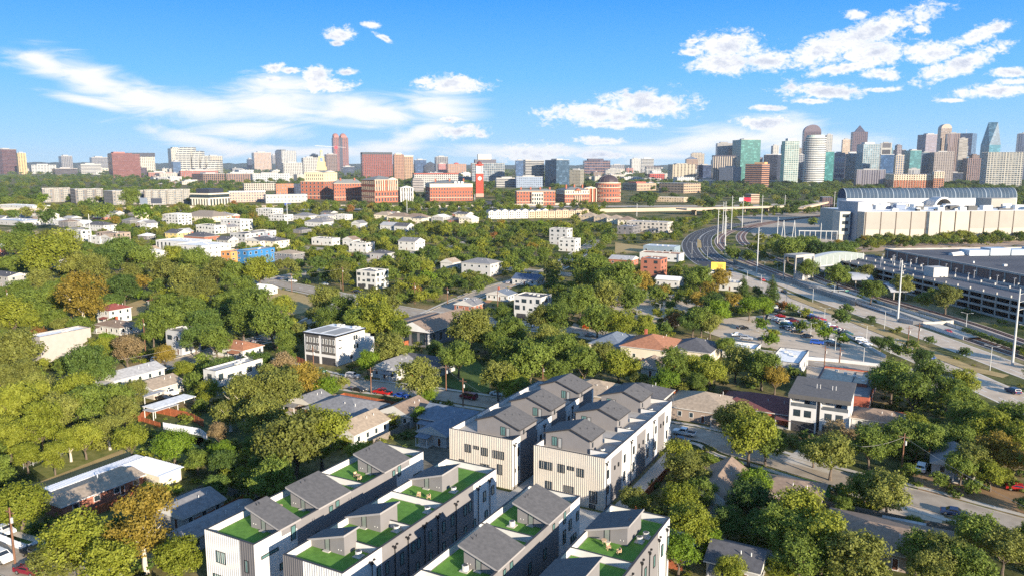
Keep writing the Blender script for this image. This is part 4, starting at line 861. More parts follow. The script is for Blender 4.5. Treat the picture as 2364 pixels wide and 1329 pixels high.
# ---- three-storey townhouse with white and charcoal front (centre left)
def big_white():
    a, b_, c_ = P(702, 766.5, 9.9), P(772.2, 777.6, 9.9), P(841.5, 758, 9.9); ua, va = UV(a); ub, _ = UV(b_); _, vc = UV(c_); w, d = ub - ua, vc - va
    t = thing('townhouse', 'white three-storey townhouse pair with charcoal window panels, standing alone among trees', 'townhouse', W(ua, va), -AZ, None, 'white three-storey townhouse pair')
    claim(W(ua, va), -AZ, 0, 0, w, d + 5, 9.9, .97)
    b = MB(); b.box(0, 0, 0, w, d, 9.9); b.obj('wall', WHITE, t)
    b = MB(); b.box(w * .35, d, 0, w, d + 5, 6.3); b.obj('rear_wing', WHITE, t)
    b = MB(); b.box(-.35, -.35, 9.9, w + .35, d + .35, 10.25); r = b.obj('roof', [mat('roof covering white', RCOL['white'], .85, .22, 1.3, bump=.2)], t)
    b = MB(); b.box(-.4, -.4, 9.75, w + .4, -.35, 10.3); b.box(w + .35, -.35, 9.75, w + .4, d + .4, 10.3); b.obj('fascia', BLACK, t)
    for x in (.8, w / 2 + .5): b = MB(); b.box(x, 1, 10.25, x + w / 2 - 1.4, d - 3.5, 10.32); b.obj('roof_membrane', mat('grey membrane', (.30, .29, .27), .9, .1), r)
    for x in (w * .3, w * .42, w * .8, w * .92): b = MB(); b.box(x - .5, d - 2.4, 10.25, x + .5, d - 1.2, 11.0); b.obj('roof_unit', mat('pale ac housing', (.55, .53, .48), .6, .05), r)
    for k in (0, 1):
        x0 = .5 + k * (w / 2); x1 = x0 + w / 2 - 1.0
        b = MB(); b.box(x0, -.08, 3.5, x1, 0, 9.6); b.obj('charcoal_panel', mat('charcoal siding', (.085, .078, .072), .7, .1), t)
        for z in (4.4, 7.0):
            for i in range(4): window(t, 'F', -.08, x0 + .75 + i * (x1 - x0 - 1.0) / 3.2, z, .75, 1.7, frame=WWIN, depth=.1)
        b = MB(); b.box(x0 + .1, -.05, 0, x1 - .1, 0, 2.5); b.obj('garage_door', mat('dark garage door', (.05, .048, .05), .6, 0), t)
    for y, z, ww, hh in ((1.8, 8.2, 1.6, .4), (1.8, 5.6, 1.6, .4), (d * .62, 7.2, .9, 1.5), (d * .7, 7.2, .9, 1.5), (d * .62, 4.2, .9, 1.5), (d * .72, 4.2, .9, 1.5), (d * .5, 1, 1.2, 1.4)): window(t, 'R', w, y, z, ww, hh)
    for x in (w * .4, w * .7): b = MB(); b.box(x - .05, d + 4.9, 6.3, x + 2.4, d + 5, 7.2); b.obj('terrace_rail', WHITE, t)
big_white()
# ---- duplex with slanted charcoal roof (right)
def duplex():
    hw = 9.6; a, b_, c_ = P(1824.6, 905.4, hw), P(1960, 925, hw), P(1976.5, 892.5, hw); ua, va = UV(a); ub, _ = UV(b_); _, vc = UV(c_); w = ub - ua; d = max(9, vc - va)
    t = thing('duplex', 'white duplex with a charcoal shed roof, recessed balconies and square black windows', 'duplex', W(ua, va), -AZ, None, 'white duplex'); claim(W(ua, va), -AZ, 0, 0, w, d, hw + 1, .86)
    b = MB(); b.box(0, 1.5, 0, w, d, hw - .2); b.box(0, 0, 0, w, 1.5, 6.4); b.box(0, 0, 6.4, .3, 1.5, hw - .2); b.box(w - .3, 0, 6.4, w, 1.5, hw - .2); b.box(w * .46, 0, 6.4, w * .54, 1.5, hw - .2); b.obj('wall', WHITE, t)
    b = MB(); b.box(w * .475, -.06, 0, w * .525, 0, hw - .2); b.obj('dark_divider', BLACK, t)
    r = MB(); z0, z1 = hw, hw + 1.0; x0, x1, y0, y1 = -.4, w + .4, -.5, d + .4
    r.v += [(x0, y0, z0 - 1.2), (x1, y0, z0 - 1.2), (x1, y1, z1 - .4), (x0, y1, z1 - .4), (x0, y0 , z0 - .1), (x1, y0, z0 - .1), (x1, y1, z1), (x0, y1, z1)]
    r.f += [(0,3,2,1), (4,5,6,7), (0,1,5,4), (1,2,6,5), (2,3,7,6), (3,0,4,7)]; r.m += [1, 0, 1, 1, 1, 1]; rf = r.obj('roof', [ROOFG, mat('charcoal fascia', (.10, .095, .09), .8, .1)], t)
    for i in range(4): k = MB(); x = w * (.4 + .06 * i + (.15 if i > 1 else 0)); k.tube((x, d * .45, z0), (x, d * .45, z0 + 1.5), .07, .07, 6); k.obj('vent_pipe', WHITE, rf)
    r = MB(); r.box(w * .5 - .05, y0, z0 - .05, w * .5 + .05, y1 - .2, z0 + .62); 
    for k in (0, 1):
        x = .3 + k * (w * .54 - .05)
        window(t, 'F', 1.5, x + 1.0, 7.6, 1.0, 1.1); window(t, 'F', 1.5, x + 3.6, 6.45, 1.2, 2.4, name='door')
        for q in (1.5, 4.0): window(t, 'F', 0, x + q, 3.9, 1.6, 1.7)
        b = MB(); b.box(x, -.03, 6.4, x + w * .44, .02, 7.3); b.obj('balcony_rail', glass('dark balcony glass', (.10, .11, .12), .2), t)
        b = MB(); b.box(x + .3, -.05, 0, x + w * .42, 0, 2.7); b.obj('garage_door', mat('dark garage door', (.05, .048, .05), .6, 0), t)
    for y in (3, 6): window(t, 'R', w, y, 6.6, .9, 1.4); window(t, 'R', w, y, 3.4, .9, 1.4)
duplex()
# ---- hall with brown gable roofs
def hall():
    o = P(1010, 735, 7.5); o.z = 0; w, d = 13, 30
    t = thing('community_hall', 'hall with long brown gable roofs, dark glass end walls and white trim', 'hall', o, -AZ, None, 'brown-roofed hall'); claim(o, -AZ, -w/2 - 16, -d/2, w/2, d/2, 9, .8)
    b = MB(); b.box(-w/2, -d/2, 0, w/2, d/2, 6)
    for y, s in ((-d/2, 1), (d/2, -1)): p = [(-w/2, y, 6), (w/2, y, 6), (0, y, 9)]; b.poly(p if s > 0 else p[::-1])
    b.obj('wall', wm('dgrey'), t); roof(t, 'gable', -w/2, -d/2, w/2, d/2, 6, 3.1, rm('brown'), 'v', 1.2, WHITE)
    b = MB(); b.box(-w/2 - 15, -d/2 + 8, 0, -w/2 - .5, d/2 + 4, 4); b.obj('side_hall', wm('dgrey'), t); roof(t, 'gable', -w/2 - 15, -d/2 + 8, -w/2 - .6, d/2 + 4, 4, 1.6, rm('brown'), 'v', .5, WHITE)
    for x in (-w/2 - .1, w/2 + .1): b = MB(); b.box(x - .35, -d/2 - .6, 0, x + .35, -d/2 - .05, 6.6); b.obj('pillar', WHITE, t)
    for i in range(6): window(t, 'R', w/2, -d/2 + 3 + i * 4.5, 1.5, 2.4, 3.2, frame=WWIN)
    for i in range(3): window(t, 'F', -d/2, -3.6 + i * 3.6, .8, 2.4, 4.2)
hall()
# ---- brick ranch with white metal porch roof (bottom left)
def ranch():
    def q(x, y, z): u, v = UV(P(x, y, z)); return u, v
    e = [q(114, 1159.5, 2.8), q(377.6, 1095, 2.8)]; l = [q(108, 1139, 3.0), q(281, 1068.8, 3.0)]; m_ = [q(96.6, 1124.4, 3.0), q(266, 1063, 3.0), q(314.7, 1046, 3.0), q(421.5, 1076, 3.0)]
    t = thing('ranch_house', 'long brick ranch house with a tan roof edged by white corrugated metal porch roofs', 'house', W(*e[0]), -AZ, None, 'brick ranch house')
    bx, by = e[0]; loc_ = lambda p: (p[0] - bx, p[1] - by)
    E0, E1, L0, L1, M0, M1, M2, M3 = [loc_(p) for p in (e[0], e[1], l[0], l[1], *m_)]
    w0 = L0[0]; xr = (E0[0] + E1[0]) / 2; xl = (L0[0] + L1[0]) / 2; ya, yb = min(E0[1], L0[1]), max(E1[1], L1[1]) - 1.5
    claim(W(*e[0]), -AZ, xl - 3, ya, xr + 6, yb + 5, 4, .85)
    b = MB(); b.box(xl + .4, ya + .4, 0, xr - .4, yb - .4, 2.7); b.obj('wall', wm('rust'), t)
    roof(t, 'gable', xl + .2, ya + .2, xr - .2, yb - .2, 2.75, .9, rm('tan'), 'v', .3, WHITE)
    MET = mat('white corrugated metal', (.66, .66, .68), .35, .05, .4)
    b = MB(); xw = (M0[0] + M1[0]) / 2; b.box(xw, M0[1], 2.75, xl - .15, M2[1], 2.85); n = int((M2[1] - M0[1]) / .5)
    for i in range(n): y = M0[1] + .2 + i * .5; b.box(xw, y, 2.85, xl - .15, y + .1, 2.9)
    b.obj('metal_porch_roof', MET, t)
    b = MB(); b.box(xl - .1, yb + .15, 2.9, M3[0] + .3, M2[1], 3.0); n = int((M3[0] - xl) / .5)
    for i in range(n): x = xl + .2 + i * .5; b.box(x, yb + .15, 3.0, x + .1, M2[1], 3.05)
    b.obj('metal_porch_roof', MET, t)
    b = MB(); b.box(xl + .5, yb + .6, 0, M3[0] - .3, M2[1] - .4, 2.85); b.obj('rear_room', wm('cream'), t)
    for y in (ya + .6, (ya + yb) / 2, yb): b = MB(); b.box(xw + .1, y, 0, xw + .25, y + .15, 2.75); b.obj('post', WHITE, t)
    for i in range(4): window(t, 'R', xr - .4, ya + 3 + i * 4.2, 1.0, 1.3, 1.2, frame=WWIN)
    window(t, 'R', xr - .4, yb - 5, .1, 1.0, 2.1, frame=WWIN, pane=mat('painted door', (.12, .05, .03), .6, 0), name='door')
    b = MB(); b.tube((0.3 * xl, yb * .6, 3.3), (0.3 * xl, yb * .6, 4.3), .1, .1, 6); b.obj('vent_pipe', WHITE, t)
ranch()
# board fences, sheds and yards on the left
def gp(*pts): return [P(*p) for p in pts]
fence('wooden_fence', 'tall orange-brown board fence round the yard below the white pickup', gp((320, 975), (350, 950), (440, 968), (470, 985)), 2.0)
fence('wooden_fence', 'low open rail fence along the weedy yard', gp((300, 962), (370, 985)), 1.2, group=None)
fence('metal_fence', 'white corrugated metal fence behind the bright ball-shaped tree', gp((378, 990), (462, 1004), (478, 1016)), 1.8, mat('white corrugated metal', (.66, .66, .68), .35))
fence('white_fence', 'white vinyl fence along the corner yard at the bottom left', gp((0, 1248), (64, 1275), (90, 1262)), 1.4, mat('white vinyl', (.72, .72, .72), .5, 0))
fence('wire_fence', 'grey chain-link fence along the weedy lot', gp((55, 1082), (120, 1058), (200, 1030)), 1.4, mat('grey wire', (.3, .3, .29), .5, 0), rails=True)
fence('wooden_fence', 'brown board fence behind the shaded bungalows', gp((925, 800), (1010, 780), (1060, 765)), 1.8)
fence('wooden_fence', 'orange-brown fence beside the white townhouse pair', gp((685, 835), (705, 843)), 2.0)
fence('wooden_fence', 'dark fence beside the white duplex', gp((1976, 985), (1990, 935)), 2.2, mat('dark fence boards', (.10, .07, .05), .9, .2))
def canopy(label, px, py, w, d, h, rc='white', name='carport', posts=True, rot=0.0, cat='carport'):
    o = P(px, py, h); o.z = 0; t = thing(name, label, cat, o, -AZ + rot); b = MB(); b.box(-w/2, -d/2, h - .15, w/2, d/2, h); b.obj('roof', rm(rc), t); claim(o, -AZ, -w/2, -d/2, w/2, d/2, h, .5, .5)
    for x in (-w/2 + .3, w/2 - .3):
        for y in (-d/2 + .3, d/2 - .3): k = MB(); k.box(x - .08, y - .08, 0, x + .08, y + .08, h - .15); k.obj('post', WHITE, t)
canopy('long white carport roof beside the dark parked car', 392, 925, 5, 13, 2.6); canopy('short white lean-to roof below the white pickup', 372, 938, 4, 8, 2.4, 'lgrey')
canopy('tin patio roof at the bottom edge, beside the small grey house', 1757, 1288, 7, 6, 2.6, 'metal'); canopy('flat grey porch roof on posts beside the wide brown-roofed house', 2086, 1210, 7, 5, 2.8, 'lgrey')
canopy('pale shed roof in the left trees', 345, 905, 5, 7, 2.5, 'lgrey')
# ================================================================ big structures on the right
def frame2(a, b_):
    """rotation so that local x runs from a to b, local y away from the camera"""
    d = b_ - a; return math.atan2(d.y, d.x), d.length
GL = glass('dark ribbon glass', (.035, .05, .07), .12)
def data_centre():
    a, b_ = P(1992, 559), P(2362, 553); rz, ln = frame2(a, b_); h = 25.5; ln += 60
    t = thing('data_centre', 'huge windowless cream and grey concrete block with dark vertical joints', 'building', a, rz); claim(a, rz, -16, -4, ln, 70, 26, .75)
    DC = mat('cream precast panel', (.40, .365, .305), .85, .04, .1); DG = mat('grey precast panel', (.30, .28, .245), .85, .05, .1); JT = mat('brown joint', (.10, .075, .06), .8, 0); SH = mat('shade tinted concrete', (.36, .36, .37), .85, .06, .1)
    b = MB(); b.box(0, 0, 0, ln, 70, h); b.obj('wall', DC, t)
    for x0, x1 in ((1, ln * .27), (ln * .47, ln)): b = MB(); b.box(x0, -.25, h * .42, x1, 0, h); b.obj('grey_panel', DG, t)
    n = 16
    for i in range(n): x = 1 + (ln - 2) * i / (n - 1); b = MB(); b.box(x - .35, -.5, 0, x + .35, -.26, h); b.obj('joint', JT, t)
    b = MB(); b.box(ln * .272, -.1, 0, ln * .285, 3, h); b.obj('dark_recess', GL, t)
    b = MB(); b.box(-.3, 10, 0, 13, 40, 33.5); b.obj('stair_block', SH, t)  # blue-grey shade of its left face put into the whole block's colour
    b = MB(); b.box(-13, 16, 5, -3, 27, 25); b.obj('window_tower', mat('pale panel', (.40, .395, .35), .8, .05), t); b = MB(); b.box(-12, 17, 0, -3, 27, 5); b.obj('entrance', DC, t)
    b = MB(); b.box(-3, 18, 0, -.3, 27, 24); b.obj('blue_glass_link', glass('blue link glass', (.04, .08, .15), .15), t)
    for z in (8, 14, 20): window(t, 'F', 16, -7.6, z, 6, 2.8, split=2)
    b = MB(); b.box(1, 1, h, ln - 1, 69, h + .12); rf = b.obj('roof', rm('white'), t)
    rng = random.Random(4)
    for i in range(70):
        x, y = rng.uniform(14, ln - 20), rng.uniform(6, 60); w, d, hh = rng.choice([(6, 4, 3), (3, 3, 2), (9, 5, 4), (4, 9, 2.5), (14, 2, 1.5)])
        b = MB(); b.box(x, y, h, x + w, y + d, h + hh); b.obj('roof_unit', [mat('white roof plant', (.68, .67, .63), .5, .06), mat('blue grey roof plant', (.16, .20, .28), .4, .1), mat('dark grille', (.07, .07, .07), .6, 0)][(0, 0, 0, 1, 2)[i % 5]], rf)
    b = MB(); b.box(ln * .70, 36, h, ln * .82, 56, h + 9); b.obj('roof_penthouse', DG, rf)
data_centre()
def infomart():
    a = PD(1952, 500, 850); a.z = 0; b_ = PD(2344, 500, 870); b_.z = 0; rz, ln = frame2(a, b_)
    t = thing('exhibition_hall', 'long white hall crowned by a ribbed blue glass barrel vault', 'building', a, rz); claim(a, rz, 0, -30, ln, 40, 40, .3)
    b = MB(); b.box(0, 0, 0, ln, 20, 29); b.obj('wall', WHITE, t)
    k = 14; R_ = 9.5; pts = [(10 - R_ * math.cos(math.pi * i / k), 29 + 11 * math.sin(math.pi * i / k)) for i in range(k + 1)]
    VG = mat('blue vault glass', (.04, .065, .10), .75, .2, .1, spec=.15); b = MB()
    for i in range(k): b.quad((0, pts[i][0], pts[i][1]), (ln, pts[i][0], pts[i][1]), (ln, pts[i+1][0], pts[i+1][1]), (0, pts[i+1][0], pts[i+1][1]))
    b.poly([(0, p[0], p[1]) for p in pts]); b.poly([(ln, p[0], p[1]) for p in pts[::-1]]); vo = b.obj('glass_vault', VG, t)
    n = 44
    for j in range(n + 1):
        x = ln * j / n; w = .16 if j % 4 else .45; b = MB()
        for i in range(k): b.quad((x - w, pts[i][0], pts[i][1] + .3), (x + w, pts[i][0], pts[i][1] + .3), (x + w, pts[i+1][0], pts[i+1][1] + .3), (x - w, pts[i+1][0], pts[i+1][1] + .3))
        b.obj('rib', mat('pale vault rib', (.21, .25, .29), .7, 0), vo)
    b = MB(); b.box(0, -26, 0, 14, 0, 25); b.obj('end_wing', WHITE, t); b = MB(); b.box(48, -26, 0, 72, 0, 25); b.obj('middle_wing', WHITE, t); b = MB(); b.box(90, -16, 0, ln - 12, 0, 22); b.obj('low_wing', WHITE, t)
    for x0, m_ in ((0, 5), (48, 9)):
        for i in range(m_): window(t, 'F', -26, x0 + 1.8 + i * 2.55, 21, 1.3, 3.2, sub=False); window(t, 'F', -26, x0 + 1.8 + i * 2.55, 16, 1.3, 3.2, sub=False)
    b = MB(); ro, ri = 11, 9
    for i in range(16):
        a0, a1 = math.pi * i / 16, math.pi * (i + 1) / 16; cx = 102
        for r0, r1, y in ((ro, ri, -16.6),): b.quad((cx + ri * math.cos(a0), y, 20 + ri * math.sin(a0)), (cx + ro * math.cos(a0), y, 20 + ro * math.sin(a0)), (cx + ro * math.cos(a1), y, 20 + ro * math.sin(a1)), (cx + ri * math.cos(a1), y, 20 + ri * math.sin(a1)))
        b.quad((cx + ro * math.cos(a0), -16.6, 20 + ro * math.sin(a0)), (cx + ro * math.cos(a0), 0, 20 + ro * math.sin(a0)), (cx + ro * math.cos(a1), 0, 20 + ro * math.sin(a1)), (cx + ro * math.cos(a1), -16.6, 20 + ro * math.sin(a1)))
    b.obj('entrance_arch', WHITE, t)
infomart()
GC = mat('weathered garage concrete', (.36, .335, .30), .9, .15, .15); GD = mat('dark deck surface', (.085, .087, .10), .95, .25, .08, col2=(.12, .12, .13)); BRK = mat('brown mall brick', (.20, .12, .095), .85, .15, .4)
def garage():
    a, b_ = P(1973, 610, 9.2), P(2364, 697, 9.2); a.z = b_.z = 0; rz, ln = frame2(a, b_); a -= Vector((math.cos(rz), math.sin(rz), 0)) * 38; ln += 63; dp = 36
    t = thing('parking_garage', 'three-level open concrete parking garage with white rails, mostly in shade', 'parking garage', a, rz); claim(a, rz, 0, 0, ln, dp, 9, .9, 3)
    for z in (.3, 3.4, 6.5, 9.2):
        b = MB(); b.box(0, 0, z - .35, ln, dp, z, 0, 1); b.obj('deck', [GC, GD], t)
        b = MB(); b.box(0, 0, z + .002, ln, .25, z + .62); b.box(0, .26, z + .002, .25, dp, z + .62); b.obj('rail_wall', mat('bright garage concrete', (.37, .35, .32), .85, .1, .2), t)
    n = int(ln / 8)
    for i in range(n + 1):
        x = min(ln - .4, i * ln / n); b = MB(); b.box(x, -.12, 0, x + .5, .5, 10.8); b.obj('column', GC, t)
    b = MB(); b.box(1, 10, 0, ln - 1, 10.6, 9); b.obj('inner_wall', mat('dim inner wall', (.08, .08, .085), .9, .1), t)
    for y, x0, x1 in ((14, 4, ln * .44), (17, ln * .50, ln), (26, ln * .1, ln * .40), (27, ln * .56, ln * .86)):
        b = MB(); b.box(x0, y, 9.2, x1, y + .3, 10.2); b.obj('ramp_rail', mat('bright garage concrete', (.37, .35, .32), .85, .1, .2), t)
        for i in range(int((x1 - x0) / 9)): b = MB(); x = x0 + 4 + i * 9; b.box(x, y - .2, 9.2, x + .6, y + .5, 11.3); b.obj('rail_post', mat('bright garage concrete', (.37, .35, .32), .85, .1, .2), t)
    b = MB(); b.box(ln * .45, 10, 9.2, ln * .49, 18, 14); b.obj('stair_tower', mat('pale tower panel', (.45, .43, .40), .85, .05), t)
    for i in range(26):
        rng = random.Random(i); b = MB(); x, y = rng.uniform(10, ln - 5), rng.uniform(5, dp - 5); b.tube((x, y, 9.2), (x, y, 13.5), .12, .1, 5); b.box(x - .7, y - .2, 13.4, x + .7, y + .2, 13.6); b.obj('deck_lamp', mat('lamp grey', (.4, .4, .4), .6, 0), t)
    # mall behind
    m0 = P(2044, 577, 13.5); m0.z = 0; rz = frame2(m0, P(2340, 633, 13.5) * 1)[0] if False else math.atan2(-108.1, 10.06)
    t = thing('mall', 'vast low mall with a dark flat roof, brown brick wall and curved white roof ducts', 'building', m0, rz); claim(m0, rz, 0, 0, ln + 80, 190, 13, .6)
    b = MB(); b.box(0, 0, 0, ln + 80, 190, 13.5, 0, 1); b.obj('wall', [BRK, mat('dark mall roof', (.06, .063, .075), .95, .35, .05, col2=(.10, .10, .11))], t)
    b = MB(); b.box(-.2, -.3, 13.5, ln + 80, .5, 14.4); b.box(-.2, .5, 13.5, .5, 190, 14.4); b.obj('parapet', GC, t)
    for i in range(18): b = MB(); x = 3 + i * 10; b.box(x, -.5, 0, x + .6, -.01, 13.4); b.obj('pilaster', GC, t)
    b = MB(); b.box(-78 + 78, 60, 13.62, 24, 188, 13.7); b.obj('tan_roof_field', mat('tan gravel roof', (.36, .27, .20), .95, .2, .1), t)
    for i in range(7): b = MB(); x = 26; y = 30 + i * 13; b.box(x, y, 13.5, x + 9, y + 12, 17.5 if i % 2 else 16.6); b.obj('roof_duct', mat('pale blue duct', (.45, .50, .54), .4, .1), t)
    b = MB(); b.tube((30, 30, 13.6), (33, 20, 13.6), 2.2, 1.6, 10); b.obj('curved_duct', WHITE, t)
    rng = random.Random(9)
    for i in range(60): b = MB(); x, y = rng.uniform(20, ln + 60), rng.uniform(8, 180); s = rng.uniform(.6, 1.6); b.box(x, y, 13.5, x + s, y + s, 14.5); b.obj('roof_unit', WHITE, t)
garage()
def skybridge():
    a = P(1852, 650); a.z = 0; b_ = P(1992, 633); b_.z = 0; rz, ln = frame2(a, b_)
    t = thing('skybridge', 'covered pedestrian bridge with arched white roof and stair tower over the rail line', 'bridge', a, rz)
    b = MB(); b.box(0, 0, 0, 7, 6, 15, 0); b.obj('stair_tower', mat('grey station metal', (.36, .36, .35), .7, .1), t); b = MB(); b.box(-8, -1, 14, 8, 7, 15.4); b.obj('tower_roof', GC, t)
    for x in (-8, 7.5):
        for y in (-1, 6.5): b = MB(); b.box(x, y, 0, x + .6, y + .6, 14); b.obj('column', GC, t)
    b = MB(); k = 12
    for i in range(k):
        x0, x1 = 7 + (ln - 7) * i / k, 7 + (ln - 7) * (i + 1) / k; z0, z1 = 12.5 + 2.2 * math.sin(math.pi * i / k), 12.5 + 2.2 * math.sin(math.pi * (i + 1) / k)
        b.quad((x0, 0, z0), (x1, 0, z1), (x1, 5, z1), (x0, 5, z0)); b.quad((x0, 0, 8), (x1, 0, 8), (x1, 0, z1), (x0, 0, z0), 1); b.quad((x0, 0, 7.4), (x1, 0, 7.4), (x1, 0, 8), (x0, 0, 8)); b.quad((x0, 5, 7.4), (x0, 0, 7.4), (x1, 0, 7.4), (x1, 5, 7.4))
    b.obj('bridge_tube', [mat('pale bridge roof', (.50, .50, .48), .6, .05), mat('bridge mesh', (.24, .27, .26), .5, .1)], t)
    for i in range(9): b = MB(); x = 9 + i * (ln - 9) / 8.2; b.box(x, -.15, 7.4, x + .3, -.01, 13); b.obj('bridge_frame', WHITE, t)
    b = MB(); b.tube((ln, 2, 0), (ln, 2, 8), .5, .5, 8); b.obj('pier', GC, t)
skybridge()
for i, (x, y, ww) in enumerate(((1907, 638, 13), (1975, 660, 16), (2062, 688, 16))):
    o = P(x, y); rz = frame2(P(1880, 660), P(2120, 742))[0]
    t = thing('platform_canopy', ('small half-hidden' , 'arched white', 'arched white')[i] + ' station canopy ' + ('next to the skybridge tower', 'between two trackside trees, the middle one', 'beside the tall steel pole')[i], 'canopy', o, rz, 'station platform canopies')
    b = MB(); k = 10
    for j in range(k):
        a0, a1 = math.pi * (.15 + .7 * j / k), math.pi * (.15 + .7 * (j + 1) / k); r = ww * .55
        b.quad((-r * math.cos(a0), -6, 1.5 + r * .62 * math.sin(a0) + .5), (-r * math.cos(a1), -6, 1.5 + r * .62 * math.sin(a1) + .5), (-r * math.cos(a1), 6, 1.5 + r * .62 * math.sin(a1) + .5), (-r * math.cos(a0), 6, 1.5 + r * .62 * math.sin(a0) + .5))
        b.quad((-r * math.cos(a0), -6, 1.3 + r * .62 * math.sin(a0) + .5), (-r * math.cos(a0), 6, 1.3 + r * .62 * math.sin(a0) + .5), (-r * math.cos(a1), 6, 1.3 + r * .62 * math.sin(a1) + .5), (-r * math.cos(a1), -6, 1.3 + r * .62 * math.sin(a1) + .5))
    b.obj('arched_roof', mat('pale grey canopy metal', (.30, .31, .33), .6, .05), t)
    for x_ in (-ww * .35, ww * .35):
        for y_ in (-3, 3): b = MB(); b.box(x_ - .2, y_ - .2, 0, x_ + .2, y_ + .2, 4.6); b.obj('column', GC, t)
# platform retaining walls and rails
def wall(label, pts, h, m, name='retaining_wall', w=.5, cat='wall'):
    pts = smooth(pts, 3); o = pts[0].copy(); b = MB(); q = [p - o for p in pts]; A, B_ = offs(q, -w / 2), offs(q, w / 2)
    for i in range(len(q) - 1):
        for s, e in ((A, 1), (B_, -1)):
            f = [(s[i].x, s[i].y, 0), (s[i+1].x, s[i+1].y, 0), (s[i+1].x, s[i+1].y, h), (s[i].x, s[i].y, h)]; b.poly(f if e < 0 else f[::-1])
        b.quad((A[i].x, A[i].y, h), (B_[i].x, B_[i].y, h), (B_[i+1].x, B_[i+1].y, h), (A[i+1].x, A[i+1].y, h))
    ob = b.obj(name, m); ob.location = o; tag(ob, label, cat); return ob
SHW_ = mat('stained grey concrete', (.25, .24, .22), .9, .25, .3)
wall('grey retaining wall between the boulevard and the station forecourt', pxs([(1693, 607), (1740, 625), (1800, 645), (1900, 680), (1975, 706)]), 2.2, SHW_)
wall('grey platform wall below the station canopies', pxs([(1880, 668), (1990, 700), (2060, 722), (2130, 748)]), 1.6, GC); wall('pale ramp wall beside the tall steel pole', pxs([(2075, 742), (2130, 752), (2200, 748)]), 1.8, GC)
wall('low white barrier along the far edge of the station car park', pxs([(1855, 722), (1920, 756), (2000, 800), (2045, 826)]), 1.1, WHITE, 'barrier', .3); wall('low white barrier at the near edge of the station car park', pxs([(1865, 830), (1940, 836), (2030, 846)]), 1.1, WHITE, 'barrier', .3)
wall('white barrier between the boulevard and the rail line', pxs([(2120, 720), (2200, 742), (2364, 798)]), 1.0, GC, 'barrier', .3); wall('pale freeway parapet wall', pxs([(1345, 492), (1480, 489), (1620, 487), (1725, 489)]), 5, mat('freeway wall concrete', (.40, .325, .245), .9, .08, .05), 'freeway_wall')
wall('tan freeway noise wall on the left', pxs([(-60, 486), (150, 488), (260, 487), (380, 483), (520, 481), (640, 481)]), 4, mat('tan noise wall', (.42, .35, .28), .9, .15, .05), 'freeway_wall'); wall('tan freeway parapet across the centre', pxs([(640, 479), (800, 478), (950, 480), (1120, 477), (1345, 473)]), 3, FWY, 'freeway_wall')
pl_ = pxs([(1850, 648), (1930, 676), (2010, 704), (2090, 730), (2170, 757), (2250, 783)])
b = MB(); strip(b, smooth(pl_), -2.6, 2.6, .9); struct('station_platform', b, PAVE); wall('near face of the long station platform', offs(smooth(pl_, 1), 2.6), .88, GC, 'platform_wall', .3)
wall('far face of the long station platform', offs(smooth(pl_, 1), -2.6), .88, GC, 'platform_wall', .3)
for q_, l_ in ((4.6, 'white railing on the boulevard side of the station platform'), (-6.5, 'white railing between the station platform and the garage')): fence('railing', l_, offs(pl_, q_), 1.3, WHITE, 4, cat='railing', rails=False, thick=.05)
# overpass and substation gantry
def slabthing(name, label, cat, a, b_, wid, z, th, m, piers=4):
    a.z = b_.z = 0; rz, ln = frame2(a, b_); t = thing(name, label, cat, a, rz); b = MB(); b.box(0, 0, z, ln, wid, z + th); b.box(0, -.3, z, ln, 0, z + th + 1); b.obj('deck', m, t)
    for i in range(piers): b = MB(); x = ln * (i + .5) / piers; b.box(x - .6, wid * .3, 0, x + .6, wid * .7, z); b.obj('pier', m, t)
slabthing('overpass', 'cream freeway overpass deck beyond the boulevard bend', 'overpass', P(1585, 484, 8), P(1810, 478, 8), 24, 7, 1.6, mat('freeway wall concrete', (.40, .325, .245)))
slabthing('overpass', 'curving tan ramp left of the glass vault hall', 'overpass', P(1855, 482, 8), P(1955, 458, 8), 12, 7, 1.6, mat('tan ramp concrete', (.50, .38, .27), .9, .1, .05))
def gantry():
    a = P(1806, 553); t = thing('substation_frame', 'white steel substation frame with lattice legs', 'substation', a, -.2)
    S_ = mat('galvanised steel', (.45, .45, .43), .5, .1)
    for x in (0, 9): b = MB(); b.tube((x - 1, 0, 0), (x + .6, 0, 17), .35, .2, 6); b.tube((x + 2.2, 0, 0), (x + .6, 0, 17), .35, .2, 6); b.obj('lattice_leg', S_, t)
    for i in range(8): b = MB(); b.tube((14 + i * 4.5, 0, 0), (14 + i * 4.5, 0, 8), .3, .3, 6); b.obj('post', S_, t)
    b = MB(); b.box(13.5, -.3, 7.6, 46, .3, 8.3); b.obj('beam', S_, t)
gantry()
